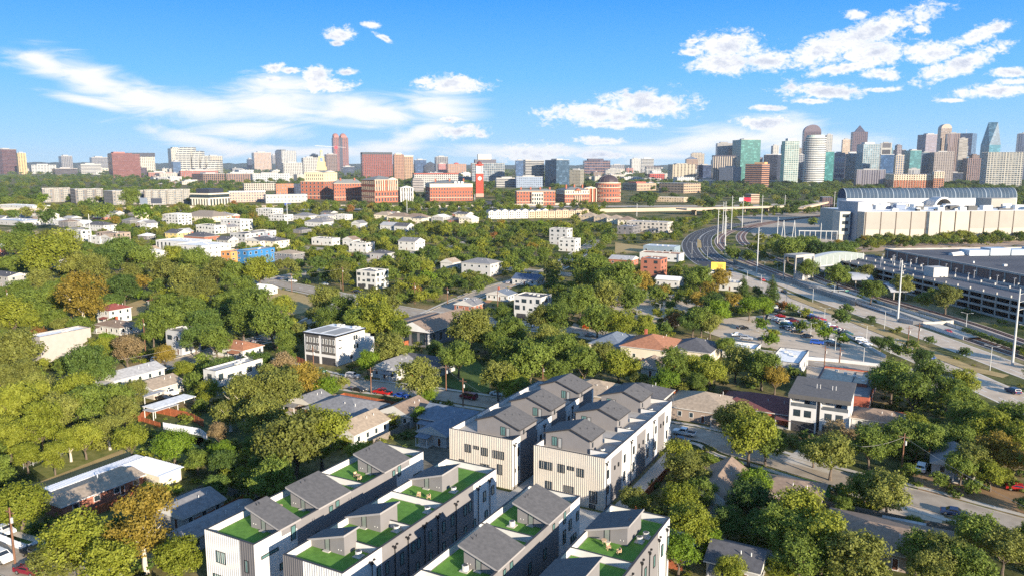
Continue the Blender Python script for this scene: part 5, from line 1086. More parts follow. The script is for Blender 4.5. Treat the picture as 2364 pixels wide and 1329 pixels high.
# ================================================================ poles, signs, vehicles
WOODP = mat('brown utility pole wood', (.17, .085, .05), .85, .2, 2); STEEL = mat('galvanised steel', (.45, .45, .43), .5, .1)
def pole(label, bx, by, tx_, ty, kind):
    b0 = P(bx, by); d = topx(b0)[2]; h = 65 - (65 - 0) * (ty - YH) / max(1, (by - YH)); h = max(5, h)
    if ty < YH: h = 65 + (YH - ty) / F * b0.y
    if kind == 'wood':
        t = thing('utility_pole', label, 'utility pole', b0, -AZ, 'wooden utility poles'); b = MB(); b.tube((0, 0, 0), (0, 0, h), .2, .13, 8); b.obj('shaft', WOODP, t)
        b = MB(); b.box(-1.1, -.07, h - .9, 1.1, .07, h - .75); b.obj('crossarm', WOODP, t)
        b = MB(); b.tube((.35, 0, h - 2.6), (.35, 0, h - 1.7), .22, .22, 8); b.obj('transformer', mat('grey transformer', (.42, .42, .40), .5, .05), t)
    elif kind == 'steel':
        t = thing('transmission_pole', label, 'transmission pole', b0, 0, 'tall steel transmission poles'); b = MB(); b.tube((0, 0, 0), (0, 0, h), .42, .24, 10); b.obj('shaft', STEEL, t)
        for q in range(3): b = MB(); z = h - 2 - q * 2.6; b.tube((0, 0, z), (1.8, 0, z + .5), .12, .06, 5); b.obj('arm', STEEL, t)
    else:
        t = thing('street_lamp', label, 'street lamp', b0, -.6, 'double-armed street lamps'); b = MB(); b.tube((0, 0, 0), (0, 0, h), .13, .09, 8); b.obj('post', STEEL, t)
        for s in (-1, 1): b = MB(); b.tube((0, 0, h - .1), (s * 1.6, 0, h + .35), .05, .05, 5); b.box(s * 1.4, -.15, h + .28, s * 2.2, .15, h + .42); b.obj('lamp_head', STEEL, t)
    return t
POLES_W = [(19,713,13,666,'beyond the beige box building at the left edge'),(166,748,164,699,'beside the parking spot under the golden sycamore'),(336,811,336,732,'near the street corner, in front of the tall green trees'),(420,817,417,769,'in front of the black and white modern house'),
 (495,808,493,757,'left of the orange-roofed bungalow'),(219,881,218,829,'standing among the russet leaves left of the long ranch house'),(643,851,641,797,'by the street left of the charcoal-panelled townhouse pair'),(725,868,722,796,'directly before the charcoal-panelled townhouse pair'),(857,907,857,844,'between the silver car and the red pickup'),
 (973,841,974,805,'before the shaded bungalow'),(1030,901,1028,838,'on the lawn corner, with a transformer'),(1069,937,1069,869,'beside the maroon van'),(674,674,674,630,'at the edge of the dry field'),(792,672,790,615,'left of the far two-unit townhouse'),(958,701,957,651,'right of the far two-unit townhouse'),
 (1033,702,1033,662,'above the brown-roofed hall'),(1149,732,1149,669,'left of the charcoal-roofed white duplex'),(1370,760,1371,702,'beside the oaks and the red dumpster'),(1253,874,1253,836,'rising from the oaks behind the gabled rows'),(1624,952,1624,900,'before the big tan hip roof'),(1902,858,1904,794,'at the edge of the station car park'),
 (1938,836,1939,800,'by the white car park barrier'),(2116,831,2124,742,'darker one by the boulevard junction'),(2094,813,2099,749,'second dark one by the boulevard junction'),(2081,1090,2089,994,'by the white car on the right street'),(35,1300,21,1161,'tall, at the corner yard with the white fence')]
for bx, by, tx_, ty, l in POLES_W: pole('wooden utility pole ' + l, bx, by, tx_, ty, 'wood')
POLES_S = [(1656,563,1658,483,'leftmost at the boulevard bend'),(1668,540,1671,466,'left one of the close pair at the bend'),(1673,541,1675,465,'right one of the close pair at the bend'),(1673,590,1677,497,'on the dry strip beside the rail curve'),(1688,532,1691,452,'first behind the rail curve'),(1713,526,1716,452,'second behind the rail curve'),
 (1758,515,1760,450,'third behind the rail curve'),(1747,630,1750,524,'thick one between boulevard and rails'),(1794,549,1797,501,'by the substation frame'),(1894,552,1895,515,'left of the data centre'),(1811,489,1813,450,'far beyond the rail line'),(2072,742,2080,598,'tall one beside the last platform canopy'),(2337,842,2355,661,'tallest, near the right edge'),
 (211,576,205,494,'in the upper left beside the taupe block'),(665,535,662,464,'in the trees left of the centre'),(940,503,938,446,'in front of the brick temple-fronted building'),(1096,482,1095,449,'below the red clock tower'),(1470,500,1470,470,'by the freeway wall'),(1925,488,1927,442,'left of the glass vault hall'),(1205,470,1205,455,'far off between brick halls')]
for bx, by, tx_, ty, l in POLES_S: pole('tall pale steel power pole ' + l, bx, by, tx_, ty, 'steel')
LAMPS = [(1876,697,1876,665),(2041,763,2041,716),(2285,855,2285,797),(2000,781,2000,755),(2056,815,2056,781),(1993,837,1993,800),(1815,699,1815,657),(1758,797,1758,768),(1871,774,1871,747),(1928,808,1928,776),(1765,622,1765,607),(1794,628,1794,616),(1725,645,1725,628),(1757,655,1757,634),(1862,660,1862,640),(1926,680,1926,663),
 (1633,599,1633,570),(1597,596,1597,560),(1523,727,1523,709),(1848,730,1848,714),(1903,738,1903,716),(2364,800,2364,750),(2230,755,2230,722),(1470,741,1470,714),(1630,520,1630,505)]
for i, (a, b_, c, d) in enumerate(LAMPS): pole(['first', 'second', 'third', 'fourth', 'fifth'][i % 5] + ' grey street lamp of its stretch, ' + ('on the grassy boulevard median', 'along the boulevard kerb', 'beside the car park', 'by the rail platform', 'on the far boulevard bend')[i // 5], a, b_, c, d, 'lamp')
def signal():
    a = P(1975, 701); t = thing('traffic_signal', 'grey traffic signal mast arm with a green street-name sign over the boulevard', 'traffic signal', a, math.pi + .1)
    b = MB(); b.tube((0, 0, 0), (0, 0, 7), .18, .14, 8); b.obj('post', STEEL, t); b = MB(); b.tube((0, 0, 6.4), (12.5, 0, 6.9), .12, .07, 6); b.obj('mast_arm', STEEL, t)
    for x in (6, 9, 12): b = MB(); b.box(x - .2, -.15, 5.7, x + .2, .15, 6.7); b.obj('signal_head', BLACK, t)
    b = MB(); b.box(3, -.05, 6.2, 5.4, .05, 6.75); b.obj('street_name_sign', mat('green sign', (.03, .30, .18), .5, 0), t)
signal()
def board(name, label, px0, px1, py0, py1, by, m, back=None, frame_=False, rot=0.0, lines=None):
    x = (px0 + px1) / 2; b0 = P(x, by); D = b0.y; s = D / F * 1.01; w = (px1 - px0) * s; z1 = 65 - (py0 - YH) * s; z0 = 65 - (py1 - YH) * s
    t = thing(name, label, 'billboard', b0, -math.atan2(b0.x, b0.y) * .8 + rot); b = MB(); b.box(-w/2, -.3, z0, w/2, 0, z1); pn = b.obj('panel', m, t)
    b = MB(); b.box(-w/2 - .2, -.4, z0 - .3, w/2 + .2, -.02 + .3, z0 - .05); b.obj('walkway', STEEL, t)
    for q in ((0,) if w < 9 else (-w * .3, w * .3)): b = MB(); b.tube((q, .3, 0), (q, .3, z0 + 1), .3, .3, 8); b.obj('post', STEEL, t)
    if lines:
        for i, (a, e, hgt) in enumerate(lines): b = MB(); b.box(-w/2 + w * a, -.34, z0 + (z1 - z0) * hgt, -w/2 + w * e, -.3, z0 + (z1 - z0) * (hgt + .09)); b.obj('lettering', mat('brown print', (.35, .10, .04), .6, 0), pn)
    return t
board('billboard', 'bright yellow billboard over the boulevard, with small brown print', 1641, 1673, 602, 619, 646, mat('yellow poster', (.80, .50, .07), .6, .04), lines=[(.38, .85, .68), (.45, .8, .5), (.5, .82, .32)])
board('billboard', 'dark unlit back panel of the billboard pair, left of the yellow face', 1614, 1640, 600, 617, 646, mat('dark navy panel', (.02, .028, .05), .5, .1))
board('billboard', 'grey-blue billboard left of its darker twin, before the long grey apartments', 325, 341, 455, 469, 484, mat('slate poster', (.12, .15, .20), .6, .1)); board('billboard', 'black billboard right of the grey-blue one', 351, 374, 456, 468, 484, mat('dark navy panel', (.02, .028, .05), .5, .1))
board('billboard', 'dark billboard frame beneath the clock tower', 1108, 1143, 463, 474, 484, mat('dark navy panel', (.02, .028, .05))); board('billboard', 'red billboard near the freeway', 1716, 1732, 455, 464, 482, mat('red poster', (.70, .02, .05), .5, .04)); board('billboard', 'small white billboard left of the red one', 1706, 1715, 455, 463, 482, mat('white poster', (.7, .7, .68), .5, .04))
board('billboard', 'blue billboard above the small low building by the freeway', 655, 672, 467, 474, 482, mat('blue poster', (.03, .06, .28), .5, .1))
# red donation bins by the small car park
for i, (x, y, l) in enumerate(((1353, 757, 'left'), (1372, 757, 'right'))):
    t = thing('collection_bin', 'red metal collection bin by the utility pole, the ' + l + ' one', 'bin', P(x, y), -AZ, 'red bins'); b = MB(); b.box(-1.2, -1.2, 0, 1.2, 1.2, 4.2 if i else 3.6); b.obj('body', mat('bright red paint', (.45, .015, .012), .5, .05), t); b = MB(); b.box(-1.3, -1.3, 4.2 if i else 3.6, 1.3, 1.3, 4.4 if i else 3.8); b.obj('lid', mat('dark red lid', (.2, .01, .01), .5, 0), t)
# ---------------------------------------------------------------- vehicles
TYRE = mat('black tyre', (.015, .015, .015), .85, 0); RIM = mat('silver rim', (.5, .5, .5), .35, 0, metal=.8); CG = glass('car glass', (.015, .018, .022), .06); LAMPM = mat('head lamp glass', (.6, .6, .58), .2, 0); TAIL = mat('red tail lamp', (.35, .01, .01), .3, 0)
PAINTS = {k: mat(k + ' car paint', c, .28, 0, spec=.6) for k, c in dict(white=(.70,.70,.69), silver=(.38,.38,.39), grey=(.14,.145,.15), black=(.018,.018,.02), navy=(.015,.03,.085), blue=(.02,.08,.38), red=(.40,.015,.015), maroon=(.17,.012,.025), green=(.03,.10,.06)).items()}
def profile(kind):
    if kind == 'sedan': return [(-2.3,.35),(-2.3,.75),(-2.15,.9),(-1.45,.98),(-.75,1.42),(.55,1.45),(1.15,1.0),(2.1,.86),(2.3,.7),(2.3,.35)], 1.8, (-1.4, 1.1, .99), (-.7, .5, 1.43), 4.6
    if kind == 'suv': return [(-2.35,.4),(-2.35,1.0),(-2.2,1.15),(-2.0,1.72),(.45,1.75),(1.1,1.18),(2.15,1.05),(2.35,.85),(2.35,.4)], 1.92, (-2.1, 1.05, 1.15), (-1.95, .42, 1.73), 4.7
    if kind == 'van': return [(-2.55,.4),(-2.55,1.1),(-2.4,1.8),(1.0,1.85),(1.75,1.2),(2.45,1.0),(2.55,.7),(2.55,.4)], 1.98, (-2.4, 1.7, 1.15), (-2.3, .95, 1.83), 5.1
    return [(-2.85,.5),(-2.85,1.05),(-.75,1.08),(-.7,1.82),(.75,1.86),(1.25,1.2),(2.6,1.08),(2.85,.85),(2.85,.5)], 2.0, (-.72, 1.22, 1.2), (-.62, .72, 1.84), 5.7
def car_proto(kind):
    pf, w, lo, hi, ln = profile(kind); t = bpy.data.objects.new('parked_car', None); hw = w / 2; b = MB(); belt = lo[2]
    def half(z): return hw if z <= belt + .02 else hw - (z - belt) * .32
    n = len(pf)
    for s in (-1, 1):
        p = [(x, s * half(z), z) for x, z in pf]; b.poly(p if s < 0 else p[::-1])
    for i in range(n - 1):
        (x0, z0), (x1, z1) = pf[i], pf[i+1]; b.quad((x0, -half(z0), z0), (x0, half(z0), z0), (x1, half(z1), z1), (x1, -half(z1), z1))
    b.quad((pf[0][0], -hw, pf[0][1]), (pf[-1][0], -hw, pf[-1][1]), (pf[-1][0], hw, pf[-1][1]), (pf[0][0], hw, pf[0][1]))
    parts = [b.obj('body', PAINTS['white'], t)]
    for s in (-1, 1):
        g = MB(); z0, z1 = belt + .06, hi[2] - .1; y0, y1 = half(z0) + .012, half(z1) + .012
        p = [(lo[0] + .12, s * y0, z0), (lo[1] - .2, s * y0, z0), (hi[1] - .12, s * y1, z1), (hi[0] + .12, s * y1, z1)]; g.poly(p if s < 0 else p[::-1]); parts.append(g.obj('side_window', CG, t))
    def scr(i, nm):
        (x0, z0), (x1, z1) = pf[i], pf[i+1]; f = lambda k: (x0 + (x1 - x0) * k, z0 + (z1 - z0) * k); g = MB(); a, c = f(.1), f(.9); dx, dz = (z1 - z0), (x0 - x1); q = math.hypot(dx, dz); ox, oz = -dx / q * .015, -dz / q * .015
        if oz < 0: ox, oz = -ox, -oz
        h0, h1 = half(a[1]) - .12, half(c[1]) - .12; g.quad((a[0] + ox, -h0, a[1] + oz), (a[0] + ox, h0, a[1] + oz), (c[0] + ox, h1, c[1] + oz), (c[0] + ox, -h1, c[1] + oz)); parts.append(g.obj(nm, CG, t))
    idx = {'sedan': (3, 5), 'suv': (2, 4), 'van': (1, 3), 'pickup': (2, 4)}[kind]; scr(idx[0], 'rear_window'); scr(idx[1], 'windscreen')
    if kind == 'pickup': g = MB(); g.box(-2.75, -.85, 1.0, -.85, .85, 1.085); g.obj('cargo_bed', mat('dark bed liner', (.03, .03, .03), .8, 0), t)
    for x in (-ln * .31, ln * .31):
        for s in (-1, 1):
            g = MB(); y = s * (hw - .12); g.tube((x, y - .13, .36), (x, y + .13, .36), .36, .36, 14); wh = g.obj('wheel', TYRE, t); g = MB(); g.tube((x, y + s * .12, .36), (x, y + s * .145, .36), .21, .21, 10); g.obj('rim', RIM, wh)
    x = pf[-2][0]; xr = pf[1][0]
    for s in (-1, 1):
        g = MB(); g.box(x - .02, s * (hw - .42), .62, x + .02, s * (hw - .1), .8); g.obj('headlight', LAMPM, t); g = MB(); g.box(xr - .02, s * (hw - .35), .72, xr + .02, s * (hw - .08), .95); g.obj('tail_light', TAIL, t)
    return t
PROTO = {k: car_proto(k) for k in ('sedan', 'suv', 'van', 'pickup')}
for t in PROTO.values():
    for ch in t.children_recursive: C.objects.unlink(ch)
def car(kind, colr, px_, py_, rz, label, group=None, w=None):
    t = copy_tree(PROTO[kind]); t.name = {'pickup': 'pickup_truck', 'van': 'van'}.get(kind, 'parked_car'); t.location = w or P(px_, py_, .05 + .0); t.rotation_euler = (0, 0, rz); t['label'] = label; t['category'] = {'pickup': 'pickup truck', 'van': 'van', 'suv': 'suv'}.get(kind, 'car')
    if group: t['group'] = group
    for ch in t.children:
        if ch.name.startswith('body'): ch.material_slots[0].link = 'OBJECT'; ch.material_slots[0].material = PAINTS[colr]
    return t
U_ = -AZ; V_ = math.pi / 2 - AZ; gsl = 'cars parked along the neighbourhood streets'
for k, c, x, y, r, l in [('suv','silver',815,871,U_+.1,'silver SUV parked by the kerb before the charcoal-panelled townhouse pair'),('sedan','black',828,902,U_,'black sedan across the street from the silver SUV'),('pickup','red',883,909,U_+math.pi,'red pickup truck parked beside the wooden pole'),('sedan','blue',927,916,U_,'blue car half hidden under the olive brown tree'),('van','maroon',1082,919,U_+math.pi,'maroon van parked in the shaded street beside the lawn'),('sedan','white',1149,912,U_,'white car behind the oaks at the lawn end'),
 ('pickup','white',1579,1003,U_+math.pi,'white pickup truck on the street behind the wide gabled row'),('sedan','navy',1570,1020,U_,'navy car just in front of the white pickup by the gabled row'),('pickup','white',391,910,U_,'white pickup truck beside the long carport'),('sedan','black',378,922,U_+.1,'black car between the white pickup and the long carport'),('suv','white',366,834,U_+.6,'white SUV at the street corner, right of a black car'),('sedan','black',337,829,U_+.5,'black car at the street corner, left of a white SUV'),('sedan','white',147,744,U_+.8,'white car under the golden sycamore'),
 ('suv','white',2127,1084,V_-.1,'white SUV facing down the driveway by the right utility pole'),('sedan','red',2352,1132,U_,'red car cut by the right edge under trees'),('sedan','white',2092,970,U_,'white car in the shade right of the brown hip roof house'),('sedan','maroon',66,1322,U_+.2,'maroon car at the bottom left corner'),('pickup','black',82,1284,U_,'black pickup truck behind the white vinyl fence'),('suv','white',4,1292,U_,'white SUV cut by the left edge at the bottom'),
 ('sedan','navy',644,646,U_,'dark car at the far street parking, left of a white one'),('suv','white',676,651,U_,'white SUV at the far street parking'),('sedan','white',750,658,U_,'white car under the trees by the far street'),('sedan','black',823,675,U_,'dark car before the far two-unit townhouse'),('suv','grey',1985,985,V_,'grey SUV tucked beside the white duplex'),('sedan','silver',1160,760,U_,'silver car on the side street by the white duplex'),('sedan','white',1222,754,U_,'white car on the side street, right of the silver one'),('sedan','white',10,1228,U_,'white car in the yard at the left edge')]:
    car(k, c, x, y, r, l, gsl)
bl = frame2(P(2060, 797), P(2160, 838))[0]
for k, c, x, y, l in [('sedan','black',1810,675,'dark car driving on the upper boulevard by the street lamp'),('sedan','red',1760,648,'red car in the shade of the upper boulevard'),('sedan','white',1687,624,'white car next to the yellow billboard'),('sedan','red',2188,768,'red car alone on the far carriageway'),('sedan','blue',2146,826,'blue car at the boulevard junction'),('suv','navy',2338,906,'navy SUV on the near carriageway close to the right edge'),('van','white',2072,870,'white van parked at the junction behind the trees')]:
    car(k, c, x, y, bl + (0 if k != 'suv' else math.pi), l, 'vehicles driving on the boulevard')
lot = [(560,415,'navy'),(600,435,'white'),(622,408,'red'),(645,445,'white'),(700,432,'navy'),(690,465,'blue'),(702,498,'silver'),(745,518,'black'),(790,388,'blue'),(822,402,'grey'),(862,417,'black'),(912,432,'red'),(1000,492,'white'),(1085,524,'grey'),(812,550,'grey'),(885,598,'blue'),(978,585,'white'),(1003,612,'black'),(1192,578,'silver'),(1234,605,'white'),(312,540,'white'),(382,566,'silver'),(352,490,'black'),(505,570,'navy'),(338,330,'white'),(345,372,'black'),(590,345,'white'),(940,462,'white'),(1040,508,'silver'),(660,490,'black')]
lot += [(575, 425, 'silver'), (585, 400, 'grey'), (632, 452, 'black'), (662, 470, 'green'), (716, 440, 'maroon'), (728, 478, 'green'), (805, 392, 'silver'), (846, 408, 'blue'), (886, 424, 'maroon'), (1020, 500, 'red'), (1062, 515, 'navy'), (1100, 535, 'green'), (560, 360, 'maroon'), (620, 372, 'grey'), (430, 300, 'silver'), (300, 300, 'green')]
lotrot = [bl + math.pi / 2, U_]
for i, (x, y, c) in enumerate(lot):
    X, Y = 1600 + x / 3.0942, 600 + y / 3.0942
    o = [j for j in range(len(lot)) if lot[j][2] == c]; k = sorted(o, key=lambda j: lot[j][0]).index(i)
    car('suv' if i % 3 == 0 else ('pickup' if c == 'blue' and y > 590 else 'sedan'), c, X, Y, lotrot[i % 2 if y > 450 else 1], c + ' car in the station car park' + (', ' + ['first', 'second', 'third', 'fourth', 'fifth', 'sixth', 'seventh', 'eighth', 'ninth', 'tenth', 'eleventh', 'twelfth'][k] + ' ' + c + ' one from the left' if len(o) > 1 else ''), 'cars in the station car park')
for i, (u, v, c, kd, l) in enumerate([(-20, 196.5, 'silver', 'sedan', 'on the far street left of the red bins'), (5, 203, 'black', 'suv', 'on the far street behind the pale blue-grey roof'), (30, 194, 'white', 'sedan', 'on the far street by the parking lot corner'), (-165, 217, 'maroon', 'sedan', 'on the far street beside the dry field'), (-60, 206.5, 'grey', 'suv', 'on the far street before the white duplex'),
 (-103, 240, 'white', 'suv', 'on the side street bank'), (-113, 300, 'silver', 'sedan', 'far up the side street'), (25, 109.5, 'grey', 'sedan', 'behind the left gabled row, on the shaded street'), (12, 102.5, 'silver', 'sedan', 'at the kerb by the blue-grey roofs'), (-75, 106.5, 'green', 'sedan', 'at the kerb left of the silver SUV'), (88, 95.5, 'grey', 'suv', 'on the right street near the vivid lawn'), (101, 86, 'navy', 'sedan', 'on the right street by the forecourt'), (-125, 128, 'silver', 'sedan', 'on the left cross street'), (-130, 60, 'grey', 'suv', 'low on the left cross street')]):
    car(kd, c, 0, 0, U_ if i not in (5, 6, 12, 13) else V_, c + ' ' + ('SUV' if kd == 'suv' else 'car') + ' ' + l, gsl, w=W(u, v, .06))

WIRE = mat('pale cable', (.35, .33, .30), .6, 0)
def wire(label, pts):
    a0 = pts[0].copy(); b = MB()
    for p, q in zip(pts[:-1], pts[1:]):
        pr = p - a0
        for i in range(1, 9): t = i / 8; x = p + (q - p) * t - a0; x.z -= 4 * .5 * t * (1 - t); b.tube(pr, x, .022, .022, 4); pr = x
    o = b.obj('power_line', WIRE); o.location = a0; tag(o, label, 'power line')
def topof(bx, by, ty): b0 = P(bx, by); h = 65 - 65 * (ty - YH) / (by - YH); return b0 + Vector((0, 0, h - .8))
wire('overhead cable running along the right street past the leaning utility pole', [P(2364, 1168, 7), topof(2081, 1090, 994), P(1990, 1030, 8), P(1800, 960, 8)])
wire('overhead cable between the poles of the shaded street by the maroon van', [topof(857, 907, 844), topof(1030, 901, 838), topof(1069, 937, 869), P(1220, 960, 9)])
wire('overhead cable crossing the trees left of the ranch house', [P(60, 900, 9), topof(219, 881, 829), P(420, 800, 8), topof(495, 808, 757), P(640, 790, 8)])
wire('cables between the transmission poles by the rail curve', [topof(1747, 630, 524), topof(1656, 563, 500), P(1500, 540, 20)])
wire('guy cable slanting down beside the white pickup on the right street', [P(1550, 905, 9), P(1588, 1030, .5)])
wire('overhead cable above the far street by the two-unit townhouse', [topof(674, 674, 630), topof(792, 672, 615), topof(958, 701, 651), topof(1149, 732, 669)])
# ================================================================ mid-distance campus and the two skylines
def ratio(x): r = ray(x, YH + 40); return r[0] / r[1]
def place(xl, xc, xr, yb):
    c = P(xc, yb); a, b_ = max(0, xc - xl), max(0, xr - xc); phi = math.atan2(c.x, c.y)
    dl = math.atan2(max(b_, .12 * a), max(a, .12 * b_)); dr = phi + dl
    def reach(az, x):
        dx, dy = math.sin(az), math.cos(az); r = ratio(x); return (r * c.y - c.x) / (dx - r * dy)
    Lr = reach(dr, xr) if b_ > 0 else 0; Ll = reach(dr - math.pi / 2, xl) if a > 0 else 0
    if Lr <= 0: Lr = Ll * .8
    if Ll <= 0: Ll = Lr * .6
    Lr = max(Lr, .35 * Ll); Ll = max(Ll, .35 * Lr) if a > 0 else Ll
    return c, math.pi / 2 - dr, Lr, Ll
def zat(c, y): return 65 + (YH - y) / F * (c.y * math.cos(PITCH)) * 1.0 + 0 if False else PD(CX + F * c.x / c.y * .99, y, c.y).z
def fmat(spec, D, key):
    w, g, bay, fl, fw, fh = spec[:6]; s = D / F
    return facade('facade ' + key, w, g, bay * s, fl * s, fw, fh, **(spec[6] if len(spec) > 6 else {}))
W_ = (.52,.50,.46); CR = (.60,.52,.40); TN = (.42,.33,.24); GY = (.30,.29,.29); BR = (.20,.13,.10); RD = (.34,.10,.07); DK = (.08,.075,.08); NV = (.05,.07,.12); OR_ = (.52,.30,.18)
gD = (.03,.04,.06); gB = (.05,.10,.20); gT = (.05,.17,.18); gG = (.06,.26,.21); gM = (.12,.15,.18)
def tower(label, xl, xc, xr, yt, yb, spec, top=(), cat='tower', name=None, rfcol=None, group=None):
    c, rz, Lr, Ll = place(xl, xc, xr, yb); D = c.y; h = zat(c, yt)
    t = thing(name or ('tower' if h > 60 else 'city_building'), label, cat if h > 60 or cat != 'tower' else 'building', c, rz, group)
    OCC.append((c.x + (Lr * math.cos(rz) - Ll * math.sin(rz)) / 2, c.y + (Lr * math.sin(rz) + Ll * math.cos(rz)) / 2, Lr / 2 + 3, Ll / 2 + 3, rz))
    if yb > 428: KEEP.append((xl + 1, yt, xr - 1, yt + (yb - yt) * .8, yb))
    m = fmat(spec, D, label); rm_ = mat('city roof grey', (.30, .29, .28), .9, .15, .05)
    b = MB(); b.box(0, 0, 0, Lr, Ll, h, 0, 1); b.obj('body', [m, rm_], t); s = D / F
    if not top and h > 25: top = ('mech',)
    for e in top:
        if e == 'mech': b = MB(); b.box(Lr * .25, Ll * .25, h, Lr * .7, Ll * .75, h + 3 * s); b.obj('roof_plant', mat('mech grey', (.33, .32, .31), .8, .1), t); b = MB(); q = .5 * s; b.box(0, 0, h, Lr, q, h + .8 * s); b.box(Lr - q, q, h, Lr, Ll, h + .8 * s); b.obj('parapet', mat('parapet pale', tuple(min(.8, x * .9 + .04) for x in spec[0]) if False else (.40, .38, .35), .8, .05), t)
        elif e[0] == 'box': _, x0, y0, x1, y1, hp, col = e; b = MB(); b.box(Lr * x0, Ll * y0, h, Lr * x1, Ll * y1, h + hp * s); b.obj('upper_block', m if col is None else mat('block %s' % (col,), col, .7, .06), t)
        elif e[0] == 'pyr': _, ins, hp, col = e; b = MB(); P4 = [(Lr * ins, Ll * ins), (Lr * (1 - ins), Ll * ins), (Lr * (1 - ins), Ll * (1 - ins)), (Lr * ins, Ll * (1 - ins))]; b.prism(P4, h, h + hp * s, taper=[(Lr / 2 + (p[0] - Lr / 2) * .04, Ll / 2 + (p[1] - Ll / 2) * .04) for p in P4]); b.obj('pyramid_roof', mat('block %s' % (col,), col, .6, .08), t)
        elif e[0] == 'vault':
            _, hp, col = e; k = 12; b = MB(); pt = [(Lr / 2 - Lr / 2 * math.cos(math.pi * i / k), h + hp * s * math.sin(math.pi * i / k)) for i in range(k + 1)]
            for i in range(k): b.quad((pt[i][0], 0, pt[i][1]), (pt[i+1][0], 0, pt[i+1][1]), (pt[i+1][0], Ll, pt[i+1][1]), (pt[i][0], Ll, pt[i][1]))
            b.poly([(p[0], 0, p[1]) for p in pt][::-1]); b.poly([(p[0], Ll, p[1]) for p in pt]); b.obj('vaulted_roof', mat('block %s' % (col,), col, .5, .08), t)
        elif e[0] == 'dome': _, fx, fy, r, hp, col = e; dome(t, Lr * fx, Ll * fy, h, r * s, hp * s, mat('block %s' % (col,), col, .6, .08))
        elif e[0] == 'mast': _, fx, fy, hp = e; b = MB(); b.tube((Lr * fx, Ll * fy, h), (Lr * fx, Ll * fy, h + hp * s), .4 * s, .2 * s, 6); b.obj('mast', STEEL_, t)
        elif e[0] == 'slabs':      # projecting floor slabs, real relief
            _, n, col = e
            for i in range(n): z = h * (i + 1) / n; b = MB(); q = .45 * s; b.box(-q, -q, z - .5 * s, Lr + q, Ll + q, z); b.obj('floor_slab', mat('block %s' % (col,), col, .8, .05), t)
        elif e[0] == 'fins':
            _, n, col = e
            for i in range(n + 1):
                b = MB(); q = .4 * s; x = (Lr - q) * i / n; b.box(x, -q, 0, x + q, 0, h + .5 * s); b.obj('pier', mat('block %s' % (col,), col, .8, .05), t)
            nl = max(1, int(n * Ll / Lr))
            for i in range(nl + 1): b = MB(); q = .4 * s; y = (Ll - q) * i / nl; b.box(-q, y, 0, 0, y + q, h + .5 * s); b.obj('pier', mat('block %s' % (col,), col, .8, .05), t)
    return t, Lr, Ll, h, s
STEEL_ = mat('galvanised steel', (.45, .45, .43), .5, .1)
def dome(t, cx, cy, z, r, hp, m, k=20, name='dome'):
    b = MB(); nr = 7
    for j in range(nr):
        a0, a1 = math.pi / 2 * j / nr, math.pi / 2 * (j + 1) / nr
        for i in range(k):
            p, q = 2 * math.pi * i / k, 2 * math.pi * (i + 1) / k; r0, r1 = r * math.cos(a0), r * math.cos(a1); z0, z1 = z + hp * math.sin(a0), z + hp * math.sin(a1)
            b.quad((cx + r0 * math.cos(p), cy + r0 * math.sin(p), z0), (cx + r0 * math.cos(q), cy + r0 * math.sin(q), z0), (cx + r1 * math.cos(q), cy + r1 * math.sin(q), z1), (cx + r1 * math.cos(p), cy + r1 * math.sin(p), z1))
    return b.obj(name, m, t)
